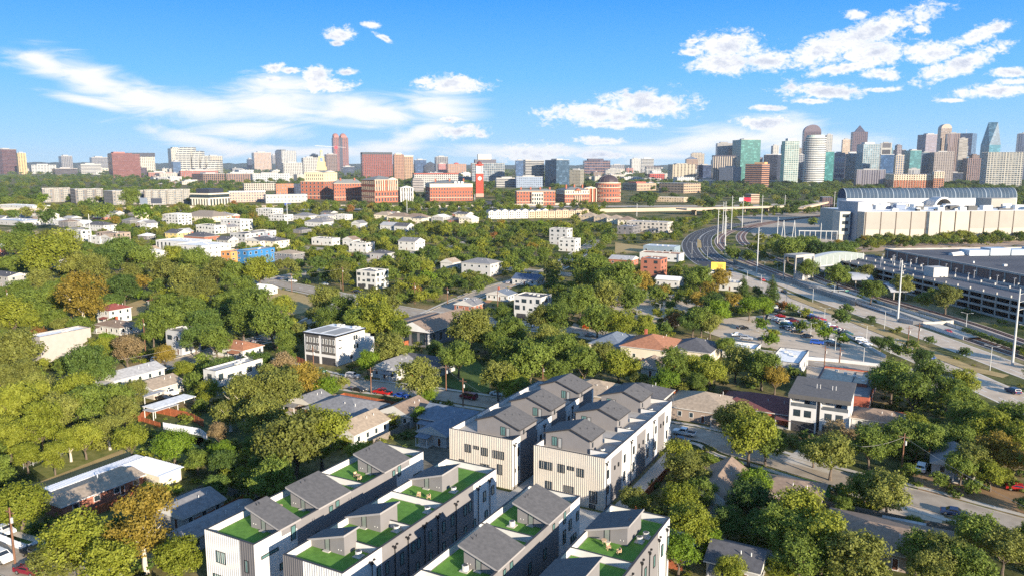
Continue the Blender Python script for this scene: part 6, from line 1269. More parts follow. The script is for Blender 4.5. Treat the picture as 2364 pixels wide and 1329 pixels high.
T = [
 # ---- left skyline
 ('plum-brown banded office tower at the left edge', -12, 9, 45, 345, 402, ((.20,.095,.085), (.045,.03,.04), 6, 3.1, 1, .5)),
 ('slim yellow-cream apartment tower beside the plum tower', 43, 45, 66, 354, 403, ((.62,.46,.22), (.10,.09,.08), 5, 3, .45, .55)),
 ('low white hospital-like block right of the yellow tower', 70, 74, 133, 382, 402, (W_, gM, 6, 3.4, .6, .45)),
 ('grey square concrete tower alone on the left horizon', 140, 144, 172, 361, 396, (GY, gD, 3.5, 2.8, .6, .55)),
 ('dark brown low office, left part of the wooded slope', 123, 128, 182, 390, 406, ((.13,.10,.09), gD, 8, 3, 1, .5)),
 ('white office striped with window bands, left half', 184, 188, 237, 380, 404, (W_, gD, 8, 3.2, 1, .42)),
 ('grey slab office with flat roof behind the white striped one', 211, 214, 254, 364, 396, (GY, gD, 3, 3, .7, .5)),
 ('red granite stepped office tower with many window bands', 253, 262, 327, 356, 411, ((.25,.095,.08), (.10,.05,.05), 6, 2.9, 1, .42), (('box', 0, .1, .75, .9, 2, None), ('box', .1, .2, .5, .8, 5, (.36,.14,.12)))),
 ('cream apartment tower with a long black mansard roof', 289, 298, 361, 362, 399, ((.60,.55,.44), gD, 4, 3.4, .45, .5), (('box', -.02, -.02, 1.02, 1.02, 8.5, (.04,.04,.05)),)),
 ('dark purple stepped low building in front of the cream mansard tower', 292, 306, 341, 388, 409, ((.12,.08,.09), gD, 4, 3, .6, .6), (('box', .1, .1, .7, .9, 3, None),)),
 ('low pinkish brick warehouse block, left centre', 340, 344, 400, 399, 417, ((.36,.18,.15), gD, 4, 4, .4, .4)),
 ('cream tower left of the big stepped white ziggurat', 392, 398, 424, 343, 398, ((.60,.56,.45), gD, 4, 3.2, .45, .45), (('box', .2, .2, .8, .8, 3, None),)),
 ('small blue glass office below the ziggurat', 398, 401, 420, 374, 404, ((.08,.13,.20), gB, 5, 3, 1, .6)),
 ('brown and cream slim tower right behind the ziggurat', 476, 479, 517, 361, 399, ((.52,.46,.36), gD, 4, 3.2, .5, .5)),
 ('red brick row block under the ziggurat', 414, 418, 505, 395, 417, ((.36,.13,.10), gM, 4, 4, .45, .5)),
 ('brown brick apartment range with tall bays, left', 444, 470, 520, 402, 426, ((.26,.17,.13), gD, 5, 5, .5, .7)),
 ('brown brick apartment range with tall bays, right', 522, 524, 580, 402, 425, ((.30,.19,.15), gD, 5, 5, .5, .7)),
 ('ribbed tan and orange apartment tower, left of the grey twin', 584, 588, 629, 353, 396, ((.55,.38,.27), gM, 3, 3, .5, .6)),
 ('tiny navy block against the ribbed tan tower', 572, 574, 585, 368, 395, (NV, gD, 4, 3, .6, .6)),
 ('pale grey twin-fronted apartment tower with vertical strips', 638, 652, 687, 348, 396, (W_, gM, 4, 2.8, .5, .6), (('box', 0, 0, .3, .8, 2, (.1,.1,.1)),)),
 ('narrow grey tower squeezed between the tan and grey towers', 629, 630, 639, 359, 393, (GY, gD, 3, 3, .5, .5)),
 ('long white balcony block, lower left section', 652, 656, 700, 377, 414, (W_, gD, 4, 3.4, .5, .55)),
 ('long white balcony block, taller right section', 698, 702, 736, 365, 413, (W_, gD, 4, 3.4, .5, .55)),
 ('dark brown building under construction with open floors', 751, 755, 780, 357, 400, ((.28,.20,.17), (.04,.03,.03), 4, 3.2, .7, .6)),
 ('dark square tower top behind the golden spire', 717, 719, 737, 358, 396, (DK, gD, 4, 3, .6, .6)),
 ('navy low block at the foot of the twin-topped red tower', 789, 792, 819, 386, 404, (NV, gD, 6, 4, .8, .6)),
 ('wide red brick apartment slab with a black top floor', 834, 838, 907, 357, 414, ((.30,.10,.08), (.05,.05,.06), 4.2, 3.6, .5, .62), (('box', 0, 0, 1, 1, 5, (.05,.06,.07)),)),
 ('orange and cream apartment tower next to the red slab', 908, 911, 933, 357, 421, ((.42,.24,.16), gD, 3.5, 3.4, .5, .5), (('box', .2, .2, .8, .8, 3, (.6,.54,.42)),)),
 ('orange and cream apartment tower with gabled cream crown', 931, 934, 955, 362, 414, ((.44,.29,.18), gD, 4, 3.4, .45, .5), (('box', 0, 0, 1, 1, 3, (.62,.55,.42)),)),
 ('navy glass office right of the orange towers', 956, 959, 985, 370, 402, (NV, gB, 3, 3, .8, .6)),
 ('black stepped glass pyramid office', 977, 980, 1011, 382, 402, (DK, gD, 3, 3, 1, .6), (('pyr', .02, 8, (.06,.065,.075)),)),
 ('grey and white balcony tower, centre left', 1004, 1007, 1035, 363, 404, (GY, gD, 4, 3, .55, .6)),
 ('little red and white building before the grey balcony tower', 1011, 1013, 1030, 379, 405, ((.48,.20,.18), gM, 3.4, 3.4, .4, .5)),
 ('orange brick hotel with small red dome', 1030, 1034, 1077, 379, 406, ((.43,.25,.17), gM, 4, 3.2, .4, .5), (('dome', .5, .4, 6, 3, (.4,.06,.05)),)),
 ('long white apartment row with red tiled roofs', 953, 957, 1058, 403, 434, (W_, gD, 4.5, 4.5, .5, .55), (('box', -.01, -.01, 1.01, 1.01, 2.5, (.28,.07,.05)),)),
 ('stepped striped office below the long white row', 949, 953, 978, 416, 443, ((.45,.40,.37), gD, 8, 3.8, 1, .45), (('box', .1, .3, .8, 1, 4, None),)),
 ('white-framed grid office with tall grey floors behind the clock tower', 1087, 1090, 1165, 377, 428, (W_, gM, 5, 5.4, .8, .78), (('box', .1, .2, .75, .9, 8, (.10,.10,.12)), ('box', .2, .3, .6, .8, 20, (.55,.47,.37)))),
 ('low white banded building right of the clock tower', 1143, 1146, 1198, 412, 433, (W_, gD, 8, 4, 1, .45)),
 ('blue glass slab with pale edge, centre right', 1189, 1191, 1211, 371, 409, ((.10,.14,.20), gB, 3, 3, .9, .7)),
 ('white banded office slab beside the blue glass slab', 1208, 1213, 1256, 371, 431, (W_, gD, 9, 3.6, 1, .5), (('box', 0, 0, .3, 1, 1.5, (.42,.36,.30)),)),
 ('dark blue glass office block, widest of the centre right', 1258, 1284, 1314, 370, 433, ((.06,.09,.13), (.05,.09,.14), 4.5, 3.8, .88, .82)),
 ('pale blue and white flats below the banded slab', 1189, 1192, 1253, 409, 434, ((.30,.36,.46), gM, 4.5, 4.5, .45, .5)),
 ('beige tower with grey grid front, right of the dark glass block', 1313, 1339, 1348, 393, 430, ((.40,.36,.28), (.12,.13,.13), 3.4, 3.4, .6, .6)),
 ('purple-brown gridded glass office on the horizon', 1345, 1349, 1408, 371, 406, ((.34,.20,.16), (.05,.05,.08), 6, 6, .84, .7), (('box', .15, .1, .75, .9, 4, (.07,.06,.08)),)),
 ('white stepped block below the purple office', 1395, 1398, 1432, 393, 408, (W_, gD, 3, 3, .5, .5), (('box', .15, .1, .85, .9, 2.5, None), ('box', .3, .2, .7, .8, 5, None))),
 ('flat grey building on the horizon', 1407, 1410, 1441, 382, 397, (GY, gD, 4, 3, .6, .5)),
 ('white hospital tower, left of a pair', 1453, 1458, 1478, 368, 399, (W_, gM, 4, 3, .4, .4)),
 ('white hospital tower with stepped roof, right of a pair', 1478, 1480, 1508, 367, 400, (W_, gD, 8, 3.2, 1, .4), (('box', .2, .2, .8, .8, 2, W_),)),
 ('white fin-fronted cube with dark roof edge', 1488, 1491, 1525, 387, 407, (W_, gD, 3.4, 14, .5, .8), (('box', 0, 0, 1, 1, 2, (.08,.06,.07)),)),
 ('low red brick building before the fin-fronted cube', 1495, 1500, 1534, 402, 416, ((.48,.10,.08), gD, 5, 4, .5, .5)),
 ('beige tower with a zigzag balcony column', 1541, 1552, 1605, 380, 424, ((.50,.44,.34), (.10,.09,.08), 8, 3.4, .35, .6), (('box', .2, .2, .7, .8, 2, None),)),
 ('tall cream apartment tower with mast', 1592, 1595, 1624, 355, 398, ((.55,.46,.34), gD, 3.4, 3, .5, .5), (('mast', .9, .5, 5), ('box', .1, .1, .8, .8, 2, None))),
 ('brown tower with blue pyramid roof', 1580, 1584, 1610, 368, 400, ((.40,.27,.18), gD, 3, 3, .5, .5), (('pyr', 0, 6, (.12,.14,.18)),)),
 ('navy glass sloping block below the cream mast tower', 1608, 1612, 1642, 382, 420, (NV, (.04,.06,.12), 4, 4, .8, .6)),
 ('small white-blue building under the navy block', 1607, 1610, 1631, 403, 419, ((.45,.48,.56), gD, 4, 4, .5, .5)),
 ('tan stone academic block with dark strip, left', 1437, 1470, 1515, 424, 441, ((.46,.34,.24), gD, 9, 7, .7, .25), (('box', .2, .3, .7, .9, 3, (.42,.10,.07)),)),
 ('tan stone academic block with dark strips, right', 1522, 1578, 1618, 424, 447, ((.48,.35,.24), gD, 9, 6, .7, .3)),
 ('square red brick flats above the noise wall', 635, 638, 678, 425, 450, ((.48,.20,.11), gM, 6, 6, .35, .45)),
 ('dark navy block right of the square brick flats', 678, 680, 695, 425, 451, (NV, gD, 5, 5, .6, .6)),
 ('cream arcade-fronted apartments, left of the square brick flats', 561, 564, 636, 424, 441, ((.52,.46,.38), gD, 5, 5, .5, .6)),
 ('white and brick mixed apartments by the columned office', 525, 530, 612, 442, 468, ((.55,.40,.32), gM, 6, 6, .45, .5, dict(wall2=(.66,.64,.6), z2=18))),
 ('white low storage building with small dark doors', 610, 614, 708, 450, 470, (W_, gM, 8, 9, .3, .3)),
 ('pale blue-white flats above the arcade apartments', 580, 584, 668, 402, 421, ((.50,.50,.50), gM, 5, 4, .5, .5)),
 # ---- downtown
 ('pale grey grid tower behind the green glass tower', 1649, 1653, 1688, 331, 422, ((.46,.43,.40), gM, 3, 3, .5, .5), (('box', .2, .2, .7, .8, 3, None),)),
 ('green glass slab tower, broadest green one downtown', 1687, 1707, 1752, 323, 424, ((.04,.14,.12), (.05,.18,.16), 4, 3.8, .85, .8)),
 ('beige and black striped tower left of the green slab', 1641, 1645, 1697, 362, 425, ((.50,.42,.34), gD, 5, 30, .45, .96), (('box', 0, 0, 1, 1, 3, (.05,.05,.07)),)),
 ('reddish brown tower with orange side behind the beige striped one', 1678, 1697, 1713, 345, 423, ((.40,.21,.14), gD, 4, 3.4, .5, .6)),
 ('plain grey-blue blind block below the beige striped tower', 1659, 1690, 1710, 387, 427, ((.30,.31,.34), (.30,.31,.34), 40, 40, .1, .1)),
 ('brown office with bright orange banded end', 1719, 1757, 1775, 379, 432, ((.45,.24,.15), (.06,.04,.05), 30, 4.6, 1, .5), (('box', .3, 0, .7, .6, 4, (.55,.33,.15)),)),
 ('dark blue office with a white cornice', 1760, 1792, 1801, 358, 420, ((.08,.09,.14), gD, 4, 3, .8, .7), (('box', .2, 0, 1.03, .9, 2, (.62,.60,.56)),)),
 ('small white distant tower above the dark blue office', 1776, 1781, 1794, 337, 416, (W_, gM, 4, 3, .5, .5)),
 ('slender white and green glass condominium tower', 1800, 1808, 1841, 326, 428, ((.55,.58,.52), (.12,.22,.22), 5, 4.4, .7, .66), (('box', .2, .1, .8, .8, 6, (.50,.52,.48)), ('slabs', 26, (.56,.56,.52)))),
 ('dark vaulted-top granite tower behind the curved balcony tower', 1846, 1850, 1889, 305, 419, ((.20,.15,.16), (.05,.04,.06), 3.4, 3.4, .6, .6), (('vault', 16, (.15,.12,.14)),)),
 ('pale tower just right of the curved balcony tower', 1899, 1902, 1916, 312, 420, (W_, gM, 3.4, 3.2, .5, .5)),
 ('grey-white mixed block between the condominium and curved towers', 1838, 1841, 1854, 358, 423, ((.36,.36,.38), gD, 4, 4, .6, .5)),
 ('teal glass block right of the curved balcony tower', 1899, 1902, 1922, 351, 427, ((.05,.20,.19), (.07,.24,.23), 4, 3.6, .85, .8)),
 ('white-framed navy office with stacked glass cubes', 1919, 1923, 1947, 354, 425, (W_, gB, 26, 12, .8, .7)),
 ('wide glass office with white roof terrace', 1945, 1949, 1976, 356, 424, ((.40,.42,.42), (.14,.20,.22), 5, 4, .8, .7), (('box', .3, .2, 1, .8, 5, W_),)),
 ('tan distant block between pale tower and pyramid tower', 1937, 1940, 1958, 323, 416, ((.55,.44,.34), (.45,.36,.28), 6, 4, .5, .5)),
 ('dark granite tower with pyramid top', 1957, 1962, 1996, 305, 419, ((.19,.15,.17), (.07,.06,.09), 4, 3.4, .5, .6), (('pyr', .16, 15, (.07,.07,.10)),)),
 ('glass condominium with white vertical fins', 1973, 1988, 2026, 333, 427, ((.42,.44,.44), (.16,.24,.28), 5, 4.5, .8, .75), (('box', .1, .1, .7, .6, 4, W_), ('fins', 7, (.60,.60,.57)))),
 ('white portal-framed tower with dark recessed front', 2025, 2028, 2053, 331, 426, (W_, (.10,.09,.09), 22, 20, .7, .7)),
 ('royal blue glass office below the portal tower', 2027, 2029, 2060, 358, 429, ((.04,.07,.14), (.05,.11,.22), 3.4, 3.4, .85, .8), (('box', 0, 0, 1, 1, 1.2, W_),)),
 ('cream and brown narrow tower right of the blue glass office', 2058, 2064, 2084, 359, 429, ((.55,.46,.34), gB, 5, 4, .55, .6)),
 ('teal curved-looking glass tower in mid downtown', 2083, 2096, 2122, 348, 426, ((.08,.22,.24), gT, 5, 4.4, .85, .75)),
 ('low grey striped block under the finned condominium', 1971, 1976, 2043, 393, 430, ((.30,.28,.30), (.12,.11,.14), 5, 40, .5, .98)),
 ('low white-framed grey block right of the striped block', 2093, 2095, 2122, 391, 429, ((.50,.49,.47), (.22,.22,.23), 6, 12, .6, .7)),
 ('dark slab behind mid downtown', 2055, 2058, 2086, 347, 414, (NV, gD, 4, 3, .8, .7)),
 ('broad mauve-grey tower left of the arch-topped tower', 2110, 2130, 2162, 311, 416, ((.34,.28,.29), (.14,.15,.22), 3.2, 3.2, .6, .6)),
 ('tan tower with rounded arch top, highest in its cluster', 2155, 2163, 2187, 297, 421, ((.46,.36,.27), (.16,.15,.17), 4, 3.2, .6, .6), (('vault', 10, (.42,.34,.27)),)),
 ('tan ribbed tower right of the arch-topped one', 2173, 2178, 2208, 309, 422, ((.38,.29,.25), (.14,.11,.12), 3.4, 40, .5, .98)),
 ('beige plain tower right of the tan ribbed tower', 2203, 2206, 2226, 321, 423, ((.42,.38,.32), (.36,.33,.29), 8, 3, .8, .5)),
 ('navy glass slab behind the beige plain tower', 2203, 2236, 2246, 308, 415, ((.06,.09,.15), (.07,.11,.18), 5, 3.4, .85, .8), (('mast', .1, .5, 10),)),
 ('dark blue striped tower at the right edge', 2337, 2341, 2384, 309, 421, ((.12,.15,.22), (.05,.07,.12), 4, 40, .5, .98)),
 ('brown and pink finned tower left of the white grid tower', 2218, 2230, 2264, 366, 424, ((.20,.14,.15), gD, 5, 4, .6, .6), (('fins', 7, (.50,.36,.28)),)),
 ('tan-grey hotel with dark window grid', 2140, 2152, 2198, 352, 425, ((.38,.33,.30), (.12,.10,.10), 4.6, 3.6, .5, .6)),
 ('blue glass low tower behind the finned brown tower', 2210, 2213, 2232, 363, 423, ((.10,.18,.28), (.14,.26,.38), 5, 5, .9, .8)),
 ('slate glass tower between the teal tower and the hotel', 2121, 2124, 2142, 353, 424, ((.12,.16,.22), (.10,.15,.20), 5, 4, .85, .75)),
 ('navy block low on the horizon by the finned tower', 2178, 2182, 2222, 400, 425, (NV, gD, 6, 4, .7, .6)),
 ('big white gridded apartment tower with dark balconies, right', 2261, 2274, 2358, 352, 436, ((.60,.56,.47), (.12,.14,.15), 6, 4.6, .66, .72), (('fins', 14, (.62,.58,.50)), ('slabs', 18, (.60,.56,.48)))),
 ('orange brick and cream apartment block above the glass vault', 2043, 2062, 2168, 403, 437, ((.48,.17,.09), (.10,.07,.06), 5, 4.4, .45, .6, dict(wall2=(.62,.52,.38), z2=24)), (('fins', 16, (.62,.52,.38)),)),
 ('taller cream corner of the orange brick block', 2150, 2154, 2179, 397, 438, ((.50,.24,.14), gD, 5, 4.4, .45, .6, dict(wall2=(.62,.52,.38), z2=30))),
 ('parking block with cream decks by the red billboard', 1722, 1733, 1755, 449, 470, ((.58,.42,.30), (.10,.06,.05), 30, 5, 1, .4)),
 ('brown ruined-looking stone block left of the glass vault', 1894, 1898, 1926, 456, 480, ((.17,.12,.12), gD, 5, 5, .5, .5)),
]
for k in T: tower(*k)
# more of downtown, packed behind the named towers
fr_ = random.Random(31); FC = [('slate blue', (.16,.19,.24), gB), ('dark glass', (.07,.09,.13), gB), ('mauve grey', (.30,.25,.26), gD), ('pale concrete', (.46,.44,.40), gM), ('tan', (.42,.34,.26), gD), ('teal glass', (.07,.18,.18), gT), ('warm brown', (.27,.18,.14), gD)]
for i in range(24):
    x = 1645 + i * 29.5 + fr_.uniform(-6, 6); w = fr_.uniform(14, 26); cn, wc, gc = FC[(i * 3 + i // 7) % 7]; yt = fr_.uniform(334, 374) if x > 1780 else fr_.uniform(360, 386); nb = min(T, key=lambda q: abs((q[1] + q[3]) / 2 - x))
    lab_ = '%s filler block squeezed beside the %s' % (cn, ' '.join(nb[0].split()[:8]).rstrip(',')); tower(lab_.replace('filler', 'mid-height'), x, x + w * .35, x + w, yt, 415 + (i % 3), (wc, gc, 4, 3.6, .6, .6), (('box', .2, .2, .7, .8, 2, None),))
# stepped white ziggurat
def ziggurat():
    steps = [(418, 449, 340), (449, 468, 349), (468, 481, 360), (481, 508, 371)]; c = P(418, 400); D = c.y; s = D / F; t = thing('ziggurat_office', 'large white stepped ziggurat office with dark window bands', 'building', c, -.02)
    for i, (a, b_, y) in enumerate(steps):
        h = zat(c, y); b = MB(); b.box((a - 418) * s, i * 2, 0, (b_ - 418) * s, 60, h, 0, 1); b.obj('stepped_block', [facade('facade zig', (.66,.63,.54), gD, 9 * s, 4.2 * s, .8, .42), mat('city roof grey', (.30, .29, .28), .9, .15, .05)], t)
        for j in range(4): q = MB(); z = h - (j + 1) * 4.2 * s * 1.0; q.box((a - 418 - 2 - j * 1.5) * s if i == 0 else (a - 418) * s, -(j + 1) * 9, 0, (b_ - 418 - 4) * s, -j * 9, z); q.obj('terrace_step', facade('facade zig', (.66,.63,.54), gD, 9 * s, 4.2 * s, .8, .42), t)
ziggurat()
# curved balcony tower
def round_tower():
    c = P(1876, 431); D = c.y; s = D / F; t = thing('round_tower', 'curved white balcony tower with ringed floors, tallest white one downtown', 'tower', c, 0); h = zat(c, 318); r = 24 * s; k = 26; pt = lambda q: [(q * math.cos(2 * math.pi * i / k), q * .8 * math.sin(2 * math.pi * i / k)) for i in range(k)]
    b = MB(); b.prism(pt(r * .9), 0, h); b.obj('core', facade('facade round', (.16,.18,.18), gM, 4 * s, 4 * s, .7, .7), t)
    for i in range(27): z = h * (i + 1) / 27; b = MB(); b.prism(pt(r), z - 1.5 * s, z); b.obj('balcony_ring', mat('balcony white', (.62, .60, .55), .8, .05), t)
    b = MB(); b.prism(pt(r * .8), h, h + 5 * s); b.obj('crown', mat('green white crown', (.42, .50, .44), .6, .05), t)
round_tower()
# faceted blue glass prism tower
def prism_tower():
    c, rz, Lr, Ll = place(2256, 2276, 2302, 422); s = c.y / F; t = thing('glass_prism_tower', 'faceted blue-green glass prism tower tapering to a slanted wedge top', 'tower', c, rz); z1, z2, z3 = zat(c, 335), zat(c, 300), zat(c, 282)
    m = facade('facade prism', (.05,.16,.22), (.06,.20,.27), 5 * s, 3 * s, .92, .9); m2 = facade('facade prism dark', (.03,.07,.12), (.035,.09,.14), 5 * s, 3 * s, .92, .9)
    A_, B_, C_, D_ = (0, 0), (Lr, 0), (Lr, Ll), (0, Ll); b = MB(); q = lambda p, z: (p[0], p[1], z)
    b.prism([A_, B_, C_, D_], 0, z1); b.obj('lower_shaft', m, t)
    t0, t1 = (Lr * .05, Ll * .40), (Lr * .72, Ll * .18); b = MB()
    b.poly([q(A_, z1), q(B_, z1), q(t1, z3), q(t0, z3)]); b.poly([q(B_, z1), q(C_, z1), q(t1, z3)]); b.obj('slanted_face', m2, t); b = MB(); b.poly([q(D_, z1), q(A_, z1), q(t0, z3)]); b.poly([q(C_, z1), q(D_, z1), q(t0, z3), q(t1, z3)]); b.obj('wedge_face', m, t)
prism_tower()
# twin-topped brown-red tower and crane
def twin():
    t, Lr, Ll, h, s = tower('tall brown-red twin-topped tower with dark central slots', 769, 772, 807, 318, 397, ((.28,.13,.11), (.07,.04,.05), 4.5, 3.2, .45, .62), (('box', .05, 0, .38, 1, 4, (.29,.14,.12)), ('box', .52, 0, .92, 1, 4, (.29,.14,.12))))
    for fx in (.21, .72): dome(t, Lr * fx, Ll * .5, h + 4 * s, 7 * s, 6 * s, mat('block red dome', (.27,.13,.11), .7, .05), name='rounded_top')
    for fx in (.40, .5): b = MB(); b.box(Lr * fx, -.6 * s, 0, Lr * (fx + .07), -.01, h); b.obj('dark_slot', GL, t)
    c = P(778, 399); s = c.y / F; k = thing('tower_crane', 'red and white construction tower crane with long jib', 'crane', c, 0); RC = mat('crane red', (.55, .06, .07), .5, 0); zt = zat(c, 340)
    b = MB(); b.tube((0, 0, 0), (0, 0, zt + 4 * s), .5 * s, .5 * s, 5); b.obj('mast', RC, k); b = MB(); b.tube((-48 * s, 0, zt + 3 * s), (22 * s, 0, zt - 1 * s), .55 * s, .4 * s, 4); b.obj('jib', mat('crane white', (.6, .55, .52), .5, 0), k); b = MB(); b.box(-3 * s, -2 * s, zt - 4 * s, 3 * s, 2 * s, zt + 2 * s); b.obj('counterweight', RC, k)
twin()
# golden spire
def spire():
    c = P(745, 446); s = c.y / F; z0 = zat(c, 392); Y_ = mat('golden cream stone', (.60, .45, .22), .8, .06, .1); t = thing('spire_tower', 'ornate golden-cream spire tower with open belfry and small dome', 'tower', c, .15)
    b = MB(); w = 11 * s; b.box(-w, -w, 0, w, w, z0 + 4 * s); b.obj('base', Y_, t); b = MB(); w = 8.5 * s; z1 = zat(c, 372)
    b.box(-w, -w, z0 + 4 * s, w, w, z1 - 2 * s); b.obj('shaft', Y_, t); b = MB(); w = 6 * s
    for x in (-w, w - 2.4 * s):
        for y in (-w, w - 2.4 * s): b.box(x, y, z1 - 2 * s, x + 2.4 * s, y + 2.4 * s, z1 + 7 * s)
    b.box(-w, -w, z1 + 7 * s, w, w, z1 + 10 * s); b.obj('belfry', Y_, t); b = MB(); k = 10; P_ = [(4 * s * math.cos(6.283 * i / k), 4 * s * math.sin(6.283 * i / k)) for i in range(k)]; b.prism(P_, z1 + 10 * s, z1 + 20 * s, taper=[(x * .7, y * .7) for x, y in P_]); b.obj('lantern', mat('grey green copper', (.36, .38, .30), .6, .1), t)
    dome(t, 0, 0, z1 + 20 * s, 3.2 * s, 4 * s, Y_); b = MB(); b.tube((0, 0, z1 + 24 * s), (0, 0, z1 + 28 * s), .4 * s, .1 * s, 5); b.obj('finial', Y_, t)
    for sx in (-1, 1):
        for sy in (-1, 1): b = MB(); b.tube((sx * 9 * s, sy * 9 * s, z0 + 4 * s), (sx * 9 * s, sy * 9 * s, z0 + 8 * s), .9 * s, .1 * s, 6); b.obj('pinnacle', Y_, t)
spire()
# campus helper: brick block with stone floors, real windows on both visible faces
STONE = mat('cream stone trim', (.60, .52, .40), .8, .05, .2); CBR = mat('orange red campus brick', (.30, .10, .06), .85, .12, .3); SLT = mat('grey green slate roof', (.17, .18, .175), .8, .12, .2)
def campus(label, xl, xc, xr, yt, yb, floors, cols=None, roofh=3, wallm=None, name='campus_building', topm=None, topfl=0, chim=0, hip=True, land=None, winm=None, ww=.42, base=False):
    c, rz, Lr, Ll = place(xl, xc, xr, yb); s = c.y / F; h = zat(c, yt + roofh); t = thing(name, label, 'building', c, rz); wm_ = wallm or CBR
    OCC.append((c.x + (Lr * math.cos(rz) - Ll * math.sin(rz)) / 2, c.y + (Lr * math.sin(rz) + Ll * math.cos(rz)) / 2, Lr / 2 + 4, Ll / 2 + 4, rz)); KEEP.append((xl + 1, yt, xr - 1, yb - 5, yb))
    fh = h / floors; zt = h - topfl * fh
    b = MB(); b.box(0, 0, 0, Lr, Ll, zt); b.obj('wall', wm_, t)
    if topfl: b = MB(); b.box(0, 0, zt, Lr, Ll, h); b.obj('upper_wall', topm or STONE, t)
    for z in ([fh * 1.0] if not base else [fh]) + [zt - .01, h - .3]: b = MB(); q = .35; b.box(-q, -q, z - .25, Lr + q, Ll + q, z + .35); b.obj('stone_band', STONE, t)
    if hip: roof(t, 'hip', 0, 0, Lr, Ll, h + .05, roofh * s, SLT, 'u' if Lr > Ll else 'v', .7, STONE)
    n1 = cols or max(3, int(Lr / s / 5)); n2 = max(1, int(n1 * Ll / Lr)); tot = 0
    for f in range(floors):
        for face, n, ln_ in (('F', n1, Lr), ('L', n2, Ll)):
            if ln_ / s < 3: continue
            for i in range(n):
                if tot >= 98: continue
                window(t, face, 0, ln_ * (i + .5) / n, f * fh + fh * .22, ln_ / n * ww, fh * .58, frame=STONE, pane=GL, sub=False, depth=.25); tot += 1
    for i in range(chim): b = MB(); x = Lr * (i + .5) / chim; b.box(x - 1.3, Ll * .3, h, x + 1.3, Ll * .3 + 3, h + roofh * s + 2.5); b.obj('chimney', CBR, t)
    return t, Lr, Ll, h, s, rz, c
def pediment(t, x0, x1, y, z, hp, m=None, depth=2.0):
    b = MB(); a = [(x0, y - depth, z), (x1, y - depth, z), ((x0 + x1) / 2, y - depth, z + hp)]; k = [(p[0], y + 4, p[2]) for p in a]; b.poly(a); b.poly(k[::-1]); b.quad(a[0], a[2], k[2], k[0]); b.quad(a[2], a[1], k[1], k[2]); b.quad(a[1], a[0], k[0], k[1]); return b.obj('pediment', m or STONE, t)
def columns(t, x0, x1, y, z0, z1, n, r, m=None):
    for i in range(n): b = MB(); x = x0 + (x1 - x0) * i / max(1, n - 1); b.tube((x, y, z0), (x, y, z1), r, r * .85, 8); b.obj('column', m or STONE, t)
t, Lr, Ll, h, s, rz, c = campus('large red brick medical hall with cream upper floors and pointed gables', 694, 750, 782, 418, 461, 5, 7, 1.5, hip=False)
b = MB(); b.box(Lr * .04, Ll * .04, h, Lr * .97, Ll * .85, h + 20 * s); b.obj('cream_upper_block', mat('yellow cream stone', (.62, .50, .32), .8, .06, .1), t)
for i in range(9):
    for f in range(2): window(t, 'L', Lr * .04, Ll * (.08 + .085 * i), h + (3 + 8 * f) * s, 2.2 * s, 5 * s, frame=STONE, pane=GL, sub=False, depth=.25)
for i in range(5):
    for f in range(2): window(t, 'F', Ll * .04, Lr * (.12 + .18 * i), h + (3 + 8 * f) * s, 2.2 * s, 5 * s, frame=STONE, pane=GL, sub=False, depth=.25)
roof(t, 'gable', Lr * .04, Ll * .04, Lr * .97, Ll * .85, h + 20 * s, 5 * s, SLT, 'u', 1, STONE); pediment(t, Lr * .15, Lr * .85, Ll * .04, h + 20 * s, 4.5 * s)
campus('red brick wing with a grey hip roof and two square chimneys, partly in blue shade', 768, 772, 836, 415, 464, 5, 11, 9, chim=2)
t, Lr, Ll, h, s, rz, c = campus('ornate red and white pavilion with arched bays and corner pediments', 834, 866, 918, 407, 469, 4, 8, 9, ww=.5, base=True)
pediment(t, Lr * .55, Lr * .98, 0, h, 5 * s); columns(t, Lr * .56, Lr * .97, -1.6, h * .52, h - .5, 6, .8); columns(t, Lr * .02, Lr * .4, -1.6, h * .52, h - .5, 5, .8)
t, Lr, Ll, h, s, rz, c = campus('white columned temple portico building with pediment', 919, 924, 953, 431, 467, 3, 4, 3, wallm=WHITE); pediment(t, 0, Lr, 0, h, 4.5 * s, WHITE, 5); columns(t, Lr * .04, Lr * .96, -4.4, 0, h, 6, .9, WHITE); LAND.append(('white temple portico', c.x, c.y))
t, Lr, Ll, h, s, rz, c = campus('long four-storey red brick hall with white dormers and shaded end', 982, 993, 1091, 417, 465, 5, 16, 8, chim=3, topfl=1)
for i in range(3): b = MB(); x = Lr * (.6 + .08 * i); b.box(x - 2, 1, h, x + 2, 5, h + 5 * s); b.obj('dormer', WHITE, t)
t, Lr, Ll, h, s, rz, c = campus('red brick mansion with a cream stone central front', 1190, 1193, 1282, 437, 475, 4, 13, 5, chim=4)
b = MB(); b.box(Lr * .38, -4, 0, Lr * .68, 0, h - 2); b.obj('stone_front', STONE, t)
for i in range(5):
    for f in range(3): window(t, 'F', -4, Lr * (.41 + .06 * i), h * (.08 + .27 * f), 2.6, 4.5, frame=WHITE, pane=GL, sub=False, depth=.2)
t, Lr, Ll, h, s, rz, c = campus('red brick school hall with slate roof, central gable and chimneys', 1284, 1304, 1361, 431, 468, 3, 10, 9, chim=3, topfl=1); pediment(t, Lr * .38, Lr * .66, 0, h - .5, 5 * s, CBR, 3); columns(t, Lr * .40, Lr * .64, -2.2, 0, h * .55, 4, .7)
